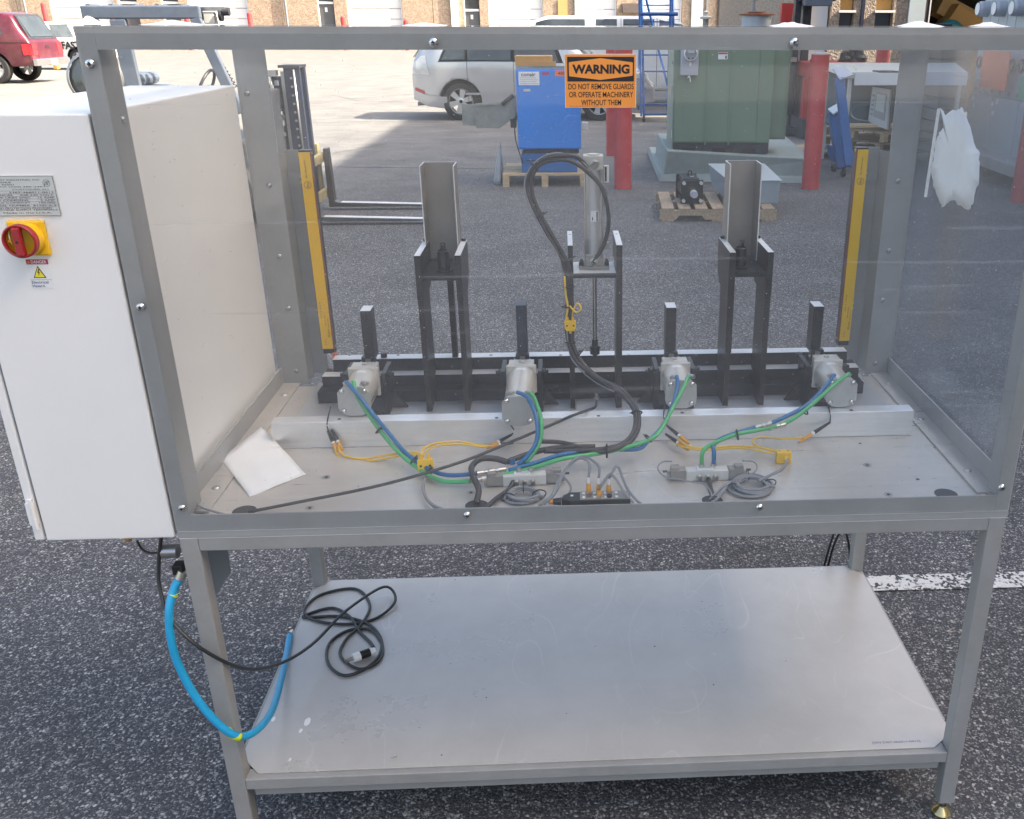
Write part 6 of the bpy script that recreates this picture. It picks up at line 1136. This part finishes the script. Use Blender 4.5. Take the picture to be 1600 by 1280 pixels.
# stacked planks / cardboard left of switchgear, dark van door
cbx = thing('cardboard_stack', 'tilted brown cardboard boxes stacked inside the open garage bay', 'boxes', (9, 19, 0))
def bayp(px, py, y=19.0): return Yp(px, py, y)
p = bayp(1495, 30); MB().box(-.55, .55, -.3, .3, -.12, .25, Matrix.Translation(p) @ Matrix.Rotation(R(24), 4, 'Y')).build('box', 'cardboard', cbx, bev=.01)
p = bayp(1512, 34, 18.6); MB().box(-.45, .4, -.3, .3, -.3, .12, Matrix.Translation(p) @ Matrix.Rotation(R(30), 4, 'Y')).build('box', 'copper_tan', cbx, bev=.01)
p = bayp(1492, 60); MB().box(p.x-.3, p.x+.9, 18.9, 19.6, 0, 1.35).build('box', 'cardboard', cbx, bev=.01)
one('teal_cloth', MB().lathe(bayp(1486, 36, 18.3)-Vector((0, 0, .15)), (0.2, 0, 1), [(.28, 0), (.24, .12), (.1, .2), (.001, .22)], 14), 'teal_cloth', 'teal cloth bundle lying on the boxes in the open bay', 'cloth')
pc = thing('plank_crate', 'weathered plank crate between the hood and the switchgear', 'crate', (5.9, 12, 0))
u0, u1 = Yp(1470, 150, 12.2).x, Yp(1508, 150, 12.2).x
for k in range(8): MB().box(u0-.01*k, u1+.02, 12.2, 12.9, .02+k*.165, .17+k*.165).build('plank', 'old_pallet_wood', pc)
dv = thing('navy_panel', 'tall dark navy steel panel standing left of the plank crate', 'metal panel', (5.4, 12.6, 0))
MB().box(Yp(1446, 150, 12.8).x, Yp(1474, 150, 12.8).x, 12.8, 12.86, .0, 1.62).build('panel', 'navy_paint', dv, bev=.005)
MB().box(Yp(1446, 150, 12.8).x+.02, Yp(1474, 150, 12.8).x-.02, 12.785, 12.799, .1, .8).build('inset', 'box_grey_blue' if 0 else 'navy_paint', dv)

# ================================================================ VEHICLES
def lerp_keys(K, x):
    if x <= K[0][0]: return K[0][1]
    for (a, va), (b, vb) in zip(K, K[1:]):
        if x <= b: t = (x-a)/(b-a); t = t*t*(3-2*t) if K is not None else t; return va+(vb-va)*t
    return K[-1][1]
def car(spec, nx=90):
    Lg, hw = spec['L'], spec['hw']
    zt, zb, wd, zl = spec['top'], spec['bot'], spec['wid'], spec['belt']
    def Pn(x, t, side=1):
        T_, B_, w_, l_ = lerp_keys(zt, x), lerp_keys(zb, x), hw*lerp_keys(wd, x), min(zl, lerp_keys(zt, x)-.02)
        tumble = spec.get('tumble', .28)
        if t < .12: u = t/.12; return Vector((x, side*w_*.93*u, B_))
        if t < .52: u = (t-.12)/.40; bul = .93+.07*math.sin(min(1, u*1.25)*math.pi/2); return Vector((x, side*w_*bul, B_+(l_-B_)*u))
        if t < .86:
            u = (t-.52)/.34; g = max(0, T_-l_); r_ = min(1, g/.35); wt = w_*(1-(tumble*r_)*u**1.25-(.10*(1-r_))*u); return Vector((x, side*wt, l_+(T_-l_)*(math.sin(u*math.pi/2)**.9 if u > 0 else 0)*.94))
        u = (t-.86)/.14; g = max(0, T_-l_); r_ = min(1, g/.35); w1 = w_*(1-tumble*r_-.10*(1-r_)); z1 = l_+(T_-l_)*.94; return Vector((x, side*w1*(1-u), z1+(T_-z1)*math.sin(u*math.pi/2)**.8))
    m_ = MB(); NT = 26
    ts = [k/NT for k in range(NT+1)]
    for i in range(nx+1):
        x = Lg*i/nx
        for t in ts: m_.v.append(Pn(x, t, 1))
        for t in ts[-2:0:-1]: m_.v.append(Pn(x, t, -1))
    R_ = len(ts)+len(ts)-2
    for i in range(nx):
        for j in range(R_): k = (j+1) % R_; m_.face((i*R_+j, (i+1)*R_+j, (i+1)*R_+k, i*R_+k), True)
    m_.face(tuple(range(R_)), False); m_.face(tuple(range(nx*R_+R_-1, nx*R_-1, -1)), False)
    return m_, Pn
def patch(Pn, x0, x1, t0, t1, side, off, nx=8, nt=5, slant0=0, slant1=0, thick=.006):
    m_ = MB(); grid = []
    for i in range(nx+1):
        for j in range(nt+1):
            v = j/nt; xx = (x0+slant0*v)*(1-i/nx)+(x1+slant1*v)*(i/nx); t = t0+(t1-t0)*v; e = .01
            p = Pn(xx, t, side); n_ = (Pn(xx+e, t, side)-Pn(xx-e, t, side)).cross(Pn(xx, min(1, t+e), side)-Pn(xx, t-e, side)).normalized()
            c_ = Vector((p.x, 0, .8)); n_ = n_ if n_.dot(p-c_) > 0 else -n_; grid.append(p+n_*off)
    m_.v = grid
    for i in range(nx):
        for j in range(nt): a = i*(nt+1)+j; m_.face((a, a+1, a+nt+2, a+nt+1), True)
    return m_
def wheel(root, x, y, side, r_, wd=.2, spokes=6, alloy='wheel_alloy', cover=False):
    tm = MB().lathe((x, y-wd/2*side, r_), (0, side, 0), [(r_*.66, 0), (r_*.93, .004), (r_, .03), (r_, wd-.03), (r_*.95, wd-.006), (r_*.68, wd), (r_*.66, wd-.02)], 40)
    t = tm.build('wheel', 'tyre', root, world=False)
    yo = y+side*wd/2
    MB().lathe((x, yo-.03*side, r_), (0, side, 0), [(.001, -.03), (r_*.60, -.03), (r_*.62, 0), (r_*.66, .022), (r_*.64, .026), (r_*.60, .012)], 36).build('rim', alloy if cover else 'dark_under', t, world=False)
    MB().lathe((x, yo-.03*side, r_), (0, side, 0), [(r_*.60, -.005), (r_*.62, .02), (r_*.67, .026), (r_*.67, .022)], 36).build('rim_lip', alloy, t, world=False)
    sp = MB()
    for k in range(spokes):
        a = k*2*math.pi/spokes+.3; c_, s_ = math.cos(a), math.sin(a); tx, tz = -s_, c_
        P = [(x+c_*r_*.10+tx*r_*.10, r_+s_*r_*.10+tz*r_*.10), (x+c_*r_*.10-tx*r_*.10, r_+s_*r_*.10-tz*r_*.10), (x+c_*r_*.63-tx*r_*.16, r_+s_*r_*.63-tz*r_*.16), (x+c_*r_*.63+tx*r_*.16, r_+s_*r_*.63+tz*r_*.16)]
        ya, yb = sorted((yo-.030*side, yo-.008*side)); sp.prism(P, ya, yb, 'y')
    sp.lathe((x, yo-.03*side, r_), (0, side, 0), [(r_*.2, 0), (r_*.2, .026), (r_*.1, .034), (.001, .034)], 18); sp.build('spokes', alloy, t, world=False)
def cut(o, cyls):
    m_ = MB()
    for c in cyls: m_.cyl(c[0], c[1], c[2], seg=36)
    k = m_.build('cutter', 'dark_under'); md = o.modifiers.new('b', 'BOOLEAN'); md.operation = 'DIFFERENCE'; md.object = k; md.solver = 'EXACT'
    dg = bpy.context.evaluated_depsgraph_get(); me = bpy.data.meshes.new_from_object(o.evaluated_get(dg)); o.modifiers.clear(); old = o.data; o.data = me; bpy.data.objects.remove(k)
def pose(root, x, y, rz): root.location = (x, y, 0); root.rotation_euler = (0, 0, rz)

# silver wagon (front towards +x)
sv = thing('parked_car', 'silver sport utility car parked broadside in the middle of the yard', 'car')
SP = dict(L=4.32, hw=.84, belt=.90, tumble=.24, top=[(0, .78), (.03, 1.02), (.22, 1.30), (.55, 1.48), (1.3, 1.53), (2.2, 1.50), (2.75, 1.36), (3.25, 1.02), (3.6, .94), (4.1, .82), (4.32, .58)], bot=[(0, .36), (.3, .24), (.6, .21), (3.8, .21), (4.32, .30)], wid=[(0, .80), (.08, .90), (.5, .98), (1.2, 1.0), (3.2, 1.0), (4.0, .92), (4.32, .72)])
m_, Pn = car(SP); b_ = m_.build('body', 'car_silver', sv, world=False); RW = .325
xr, xf = .86, 3.33
cut(b_, [((xr, -1.2, RW), (xr, 1.2, RW), RW+.055), ((xf, -1.2, RW), (xf, 1.2, RW), RW+.055)])
MB().box(.35, 3.9, -.62, .62, .25, .80).build('underbody', 'dark_under', sv, world=False)
for x in (xr, xf):
    for s_ in (-1, 1): wheel(sv, x, s_*.70, s_, RW, .21, 6)
for s_ in (-1, 1):
    patch(Pn, .50, 2.70, .548, .83, s_, .003, nx=24, nt=6, slant0=.34, slant1=-.22).build('window_band', 'dark_under', sv, world=False)
    patch(Pn, .56, .97, .56, .80, s_, .008, slant0=.30, slant1=.0).build('side_window', 'car_glass', sv, world=False)
    patch(Pn, 1.02, 1.78, .555, .81, s_, .008).build('side_window', 'car_glass', sv, world=False)
    patch(Pn, 1.84, 2.62, .555, .81, s_, .008, slant1=-.22).build('side_window', 'car_glass', sv, world=False)
    patch(Pn, .02, .33, .44, .62, s_, .010, slant0=.04, slant1=-.06).build('tail_lamp', 'lamp_clear', sv, world=False)
    patch(Pn, .05, .22, .22, .27, s_, .010).build('reflector', 'tail_red', sv, world=False)
    patch(Pn, .95, 3.0, .255, .275, s_, .014, nx=20, nt=2).build('side_moulding', 'car_silver', sv, world=False)
    for x in (1.82, 1.0+.0): patch(Pn, x, x+.008, .14, .80, s_, .003, nx=1, nt=14).build('door_gap', 'dark_under', sv, world=False)
    patch(Pn, 1.06, 1.24, .485, .51, s_, .026, nx=4, nt=2).build('door_handle', 'car_silver', sv, world=False); patch(Pn, 1.92, 2.10, .485, .51, s_, .026, nx=4, nt=2).build('door_handle', 'car_silver', sv, world=False)
    MB().tube([(.75, s_*.55, 1.50), (1.0, s_*.56, 1.555), (1.9, s_*.56, 1.56), (2.2, s_*.55, 1.51)], .016, 8, 4).build('roof_rail', 'steel_worn', sv, world=False)
    patch(Pn, 3.95, 4.2, .46, .56, s_, .008).build('head_lamp', 'lamp_clear', sv, world=False)
    patch(Pn, 0, .62, .125, .235, s_, .02, nx=8, nt=4).build('bumper', 'car_silver', sv, world=False)
m2 = MB(); m2.quad(*[Vector(p) for p in ((.045, -.58, 1.02), (.045, .58, 1.02), (.27, .50, 1.30), (.27, -.50, 1.30))]); m2.v = [v+Vector((-.035, 0, .03)) for v in m2.v]; m2.build('rear_window', 'car_glass', sv, world=False)
m2 = MB().quad((2.62, -.55, 1.42), (2.62, .55, 1.42), (3.20, .64, 1.06), (3.20, -.64, 1.06)); m2.v = [v+Vector((.03, 0, .03)) for v in m2.v]; m2.build('windscreen', 'car_glass', sv, world=False)
MB().cyl((.02, -.45, .26), (.22, -.45, .27), .035, seg=12).build('exhaust', 'pipe_grey', sv, world=False); MB().box(-.06, .1, -.05, .05, .30, .36).build('tow_hitch', 'pipe_grey', sv, world=False)
g0, g1 = Zp(722, 188.5, 0), Zp(931, 191.5, 0); ang = R(-3.5)
ca, sa = math.cos(ang), math.sin(ang); lx, ly = xr, -.80
pose(sv, g0.x-(lx*ca-ly*sa), g0.y-(lx*sa+ly*ca), ang)

# white van
vn = thing('parked_van', 'white van parked beyond the silver car, only its high roof above the guard', 'van')
VP = dict(L=4.7, hw=.92, belt=1.02, tumble=.12, top=[(0, 1.55), (.05, 1.66), (.5, 1.76), (2.6, 1.76), (3.15, 1.66), (3.75, 1.05), (4.5, .92), (4.7, .7)], bot=[(0, .34), (4.7, .30)], wid=[(0, .94), (.4, 1), (4.2, 1), (4.7, .85)])
m_, Pn = car(VP); b_ = m_.build('body', 'car_white', vn, world=False); cut(b_, [((.9, -1.3, .33), (.9, 1.3, .33), .40), ((3.85, -1.3, .33), (3.85, 1.3, .33), .40)])
MB().box(.3, 4.3, -.75, .75, .3, .66).build('underbody', 'dark_under', vn, world=False)
for x in (.9, 3.85):
    for s_ in (-1, 1): wheel(vn, x, s_*.78, s_, .33, .2, 5)
for s_ in (-1, 1):
    for x0_, x1_ in ((.2, 1.2), (1.42, 1.85), (1.98, 2.62), (2.72, 3.25)): patch(Pn, x0_, x1_, .575, .80, s_, .006).build('side_window', 'car_glass', vn, world=False)
    for x in (1.3, 1.93, 2.67): patch(Pn, x, x+.01, .14, .84, s_, .004, nx=1, nt=14).build('door_gap', 'dark_under', vn, world=False)
    patch(Pn, 2.0, 2.15, .47, .50, s_, .02).build('door_handle', 'black_plastic', vn, world=False)
p = Yp(822, 30, 19.6); pose(vn, p.x, 20.3, R(0))

# maroon pickup with a cap, seen from its rear corner (front towards -x)
rt_ = thing('parked_pickup', 'maroon pickup truck with a matching cap and dented chrome bumper, rear corner in view', 'pickup truck')
RP = dict(L=5.0, hw=.90, belt=1.02, tumble=.16, top=[(0, 1.01), (.04, 1.03), (.10, 1.22), (.42, 1.72), (.6, 1.75), (2.2, 1.75), (3.2, 1.73), (3.75, 1.12), (4.8, 1.0), (5.0, .8)], bot=[(0, .48), (.3, .42), (5, .40)], wid=[(0, .96), (.3, 1), (4.5, 1), (5, .85)])
m_, Pn = car(RP, 70); b_ = m_.build('body', 'car_maroon', rt_, world=False); cut(b_, [((1.05, -1.4, .38), (1.05, 1.4, .38), .46), ((3.95, -1.4, .38), (3.95, 1.4, .38), .46)])
MB().box(.2, 4.6, -.72, .72, .42, .8).build('underbody', 'dark_under', rt_, world=False)
for x in (1.05, 3.95):
    for s_ in (-1, 1): wheel(rt_, x, s_*.76, s_, .38, .24, 6)
for s_ in (-1, 1):
    patch(Pn, .62, 2.0, .57, .80, s_, .008, slant0=.15).build('cap_window', 'car_glass', rt_, world=False); patch(Pn, 2.3, 3.2, .57, .80, s_, .008).build('side_window', 'car_glass', rt_, world=False)
    patch(Pn, .0, 2.15, .505, .515, s_, .006, nx=12, nt=1).build('cap_seam', 'dark_under', rt_, world=False); patch(Pn, .0, .20, .30, .49, s_, .012).build('tail_lamp', 'tail_red', rt_, world=False)
    MB().box(-.015, .0, s_*.68-.13 if s_ > 0 else s_*.68-.13, s_*.68+.13, .70, .98).build('tail_lamp', 'tail_red', rt_, world=False)
    text('badge_text', '4x4', 'label_white', rt_, (1.45, s_*.905, .92), (s_*-1, 0, 0), (0, 0, 1), .10, .34, .01); MB().box(1.52, 1.56, s_*.86-.1, s_*.86+.04, .22, .52).build('mud_flap', 'dark_under', rt_, world=False)
MB().box(-.012, -.001, -.53, .53, .56, 1.0).build('tailgate', 'car_maroon', rt_, bev=.004, world=False); MB().box(-.02, -.013, -.10, .08, .86, .93).build('gate_handle', 'black_plastic', rt_, world=False)
MB().box(-.12, .0, -.88, .88, .44, .62).build('bumper', 'chrome', rt_, bev=.02, world=False); MB().box(-.126, -.121, -.16, .16, .46, .60).build('licence_plate', 'label_white', rt_, world=False); MB().box(-.20, -.10, -.08, .08, .33, .43).build('tow_hitch', 'copper_tan', rt_, world=False)
m2 = MB().quad((.10, -.62, 1.13), (.10, .62, 1.13), (.37, .55, 1.62), (.37, -.55, 1.62)); m2.v = [v+Vector((-.05, 0, .02)) for v in m2.v]; m2.build('rear_window', 'car_glass', rt_, world=False)
m2 = MB().quad((.08, -.74, 1.08), (.08, .74, 1.08), (.39, .64, 1.68), (.39, -.64, 1.68)); m2.v = [v+Vector((-.04, 0, .015)) for v in m2.v]; m2.build('window_frame', 'forklift_dark', rt_, world=False)
# its rear centre stands near (-14.6, 28.6); the truck points away to the left
p = Yp(71, 90, 28.6); pose(rt_, p.x+.05, 28.7, R(180)); rt_.scale = (1.06, 1.06, 1.07)
# white pickup behind it
wt = thing('parked_pickup', 'white pickup truck with black lettering on its bed side, beyond the maroon pickup', 'pickup truck')
WP = dict(L=4.9, hw=.88, belt=.98, tumble=.2, top=[(0, 1.0), (1.9, 1.0), (1.95, 1.05), (2.1, 1.55), (2.4, 1.62), (3.0, 1.60), (3.6, 1.06), (4.7, .95), (4.9, .75)], bot=[(0, .42), (4.9, .38)], wid=[(0, .97), (.3, 1), (4.4, 1), (4.9, .85)])
m_, Pn = car(WP, 70); b_ = m_.build('body', 'car_white', wt, world=False); cut(b_, [((1.0, -1.4, .36), (1.0, 1.4, .36), .43), ((3.85, -1.4, .36), (3.85, 1.4, .36), .43)])
MB().box(.2, 4.6, -.7, .7, .42, .76).build('underbody', 'dark_under', wt, world=False); MB().box(.06, 1.88, -.78, .78, .99, 1.012).build('bed_cover', 'black_plastic', wt, world=False)
for x in (1.0, 3.85):
    for s_ in (-1, 1): wheel(wt, x, s_*.74, s_, .36, .22, 5)
for s_ in (-1, 1): patch(Pn, 2.25, 3.15, .56, .80, s_, .008, slant1=-.1).build('side_window', 'car_glass', wt, world=False)
m2 = MB().quad((1.98, -.6, 1.08), (1.98, .6, 1.08), (2.12, .54, 1.52), (2.12, -.54, 1.52)); m2.v = [v+Vector((-.04, 0, .02)) for v in m2.v]; m2.build('rear_window', 'car_glass', wt, world=False)
p = Yp(146, 80, 36); pose(wt, p.x+.45, 36.9, R(180-8))
text('side_text', 'FAST', 'print_black', wt, wt.location, (1, 0, 0), (0, 0, 1), .28, .70, .04)
o = bpy.context.scene.objects.get('side_text'); o.location = (1.16, .905, .84); o.rotation_euler = (0, 0, R(180)); 

# ---- forklift on the left
fk = thing('forklift', 'parked forklift with slate overhead guard and two bare forks near the ground', 'forklift', (-1.9, 7.2, 0))
def fb(nm, x0, x1, y0, y1, z0, z1, m, bev=0, par=None): return MB().box(x0, x1, y0, y1, z0, z1).build(nm, m, par or fk, bev=bev)
for y0 in (6.84, 7.56):
    MB().prism([(-1.47, .03), (-.33, .03), (-.33, .040), (-1.38, .07), (-1.415, .085), (-1.425, .56), (-1.47, .56)], y0, y0+.10, 'y').build('fork', 'fork_steel', fk, bev=.004)
for y0 in (6.84, 7.56): MB().box(-1.40, -.34, y0+.012, y0+.088, .0705, .0725).build('fork_top', 'chrome', fk) if 0 else MB().prism([(-1.36, .0702), (-.36, .0415), (-.36, .0425), (-1.36, .0715)], y0+.01, y0+.09, 'y').build('fork_wear_face', 'bare_edge_and_highlight', fk)
fb('carriage_bar', -1.515, -1.475, 6.75, 7.75, .44, .52, 'forklift_yellow', .004); fb('carriage_bar', -1.515, -1.475, 6.75, 7.75, .12, .20, 'forklift_yellow', .004)
fb('carriage_plate', -1.545, -1.516, 6.80, 6.90, .1, .60, 'forklift_yellow'); fb('carriage_plate', -1.545, -1.516, 7.55, 7.65, .1, .60, 'forklift_yellow')
for yy in (7.28, 7.46): fb('mast_rail', -1.66, -1.525, yy, yy+.05, .08, 1.262, 'navy_paint', .003); fb('inner_rail', -1.69, -1.662, yy+.01, yy+.04, .10, 1.235, 'steel_worn')
fb('mast_back', -1.99, -1.70, 7.34, 7.45, .3, 1.19, 'forklift_dark', .004)
for k in range(9): MB().cyl((-1.60, 7.279, .62+k*.07), (-1.60, 7.274, .62+k*.07), .011, seg=10).build('mast_bolt', 'steel_worn', fk)
MB().tube([(-1.572, 7.272, 1.25), (-1.572, 7.272, .35)], .010, 8, 1).build('lift_chain', 'steel_worn', fk)
fb('mast_head', -1.70, -1.52, 7.27, 7.52, 1.263, 1.285, 'forklift_dark'); fb('mast_cross', -1.93, -1.72, 7.26, 7.33, 1.20, 1.245, 'steel_worn'); fb('mast_cross', -1.93, -1.72, 7.26, 7.33, .93, .96, 'forklift_dark'); fb('mast_cross', -1.93, -1.71, 7.26, 7.33, .70, .73, 'steel_worn')
rnd = random.Random(3)
for k in range(26):
    yy = rnd.uniform(7.22, 7.29); x = -1.92+rnd.uniform(0, .19); z = rnd.uniform(.62, 1.18); MB().box(x, x+rnd.uniform(.012, .05), yy, yy+.04, z, z+rnd.uniform(.012, .07)).build('mast_fitting', rnd.choice(['steel_worn', 'forklift_dark', 'label_silver', 'hose_grey', 'guard_slate']), fk)
for k in range(3): MB().tube([(-1.86+k*.04, 7.24, 1.16), (-1.88+k*.04, 7.23, .95), (-1.84+k*.035, 7.24, .75), (-1.87+k*.03, 7.26, .55)], .010, 6, 4).build('hydraulic_hose', 'hose_dark', fk)
fb('cowl', -1.90, -1.72, 6.9, 7.6, .25, 1.1, 'forklift_dark', .01); fb('chassis', -3.3, -1.9, 6.75, 7.7, .14, .72, 'forklift_dark', .03); fb('counterweight', -3.72, -3.31, 6.78, 7.67, .16, .95, 'forklift_dark', .06); fb('engine_cover', -3.3, -2.75, 6.9, 7.55, .721, 1.0, 'navy_paint', .05)
gy0, gy1 = 6.90, 7.15
for yy in (gy0, gy1):
    p0, p1, p2, p3 = Yp(127, 33, yy), Yp(127, 9, yy), Yp(308, 9, yy), Yp(366, 138, yy)
    MB().beam((p1.x-.005, yy, p1.z-.048), (p2.x+.02, yy, p2.z-.048), .05, .10).build('guard_rail', 'guard_slate', fk, bev=.012)
    MB().beam((p1.x+.055, yy, .9), (p1.x+.055, yy, p1.z-.10), .05, .12, (1, 0, 0)).build('guard_post', 'guard_slate', fk, bev=.01)
    MB().beam((Yp(199, 70, yy).x, yy, .9), (Yp(192, 70, yy).x, yy, p1.z-.10), .05, .125, (1, 0, 0)).build('guard_post', 'guard_slate', fk, bev=.008)
    MB().beam((p3.x+.02, yy, p3.z-.2), (p2.x-.03, yy, p2.z-.09), .05, .085, (1, 0, 0)).build('guard_pillar', 'guard_slate', fk, bev=.008)
for k in range(5): x = -3.05+k*.18; MB().box(x, x+.03, gy0+.03, gy1-.03, 1.74, 1.755).build('guard_bar', 'guard_slate', fk)
p = Yp(228, 128, 7.1); fb('seat_cushion', -2.98, -2.62, 7.0, 7.4, 1.001, 1.13, 'guard_slate', .04); MB().box(-.14, .12, -.2, .2, -.02, .075, Matrix.Translation((-2.86, 7.2, 1.155))).build('seat_back', 'guard_slate', fk, bev=.04)
an = [k*2*math.pi/18 for k in range(18)]
MB().tube([Vector((-2.30+.13*math.cos(a)*.5, 7.2+.16*math.sin(a), 1.12+.13*math.cos(a))) for a in an], .013, 8, 1, True).build('steering_wheel', 'forklift_dark', fk); MB().beam((-2.3, 7.2, 1.12), (-2.12, 7.2, .8), .04, .04).build('steering_column', 'forklift_dark', fk)
sp_ = [Vector((Yp(333+k*.72, 78+k*1.15, 7.1).x+.012*math.cos(k*1.3), 7.1+.012*math.sin(k*1.3), Yp(333+k*.72, 78+k*1.15, 7.1).z)) for k in range(52)]
MB().tube(sp_, .0045, 5, 1).build('coiled_cord', 'black_rubber', fk)
p = Yp(170, 115, 6.75); MB().lathe((-3.15, 6.70, .30), (0, -1, 0), [(.001, -.03), (.2, -.03), (.2, 0), (.28, .0), (.30, .04), (.30, .16), (.2, .17)], 28).build('wheel', 'tyre', fk); MB().lathe((-2.15, 6.70, .32), (0, -1, 0), [(.001, -.03), (.2, -.03), (.2, 0), (.29, .0), (.32, .04), (.32, .16), (.2, .17)], 28).build('wheel', 'tyre', fk)
wn_ = thing('work_lamp', 'grey work light unit on top of the forklift guard, front end', 'work light', tuple(Yp(330, 20, 7.1)))
a = Yp(310, 10, 7.0); b = Yp(352, 14, 7.0); MB().beam((a.x, 7.0, a.z-.02), (b.x, 7.0, b.z), .05, .03).build('arm', 'steel_worn', wn_); MB().cyl((b.x-.02, 7.0, b.z-.02), (b.x+.03, 7.0, b.z-.02), .032).build('arm_end', 'forklift_dark', wn_)
c_ = Yp(328, 25, 7.0); MB().box(c_.x-.05, c_.x+.04, 6.98, 7.08, c_.z-.06, c_.z+.03).build('lamp_housing', 'hood_cream', wn_, bev=.008)
for px in (313, 345): p = Yp(px, 24, 7.0); MB().cyl((p.x-.012, 7.0, p.z), (p.x+.012, 7.0, p.z), .045, seg=18).build('lamp_knob', 'forklift_dark', wn_)
mr = thing('wheel_like_disc', 'dark round wheel-like mirror sticking out at the rear left of the forklift', 'disc', tuple(Yp(122, 125, 6.8)))  # stands in for an unidentified wheel-like circle; rim, face and arm made up
p = Yp(146, 124, 6.8); MB().lathe(p+Vector((0, .05, 0)), (.15, -1, .1), [(.205, 0), (.215, .02), (.195, .03)], 36).build('disc_rim', 'steel_worn', mr); MB().lathe(p+Vector((0, .04, 0)), (.15, -1, .1), [(.196, .0), (.16, .018), (.10, .03), (.001, .036)], 36).build('disc_face', 'car_glass', mr); MB().cyl(p+Vector((.02, .05, 0)), (-3.25, 6.9, .9), .012, seg=8).build('disc_arm', 'forklift_dark', mr)
# car parked at the very far left whose sill shows beyond the pickup
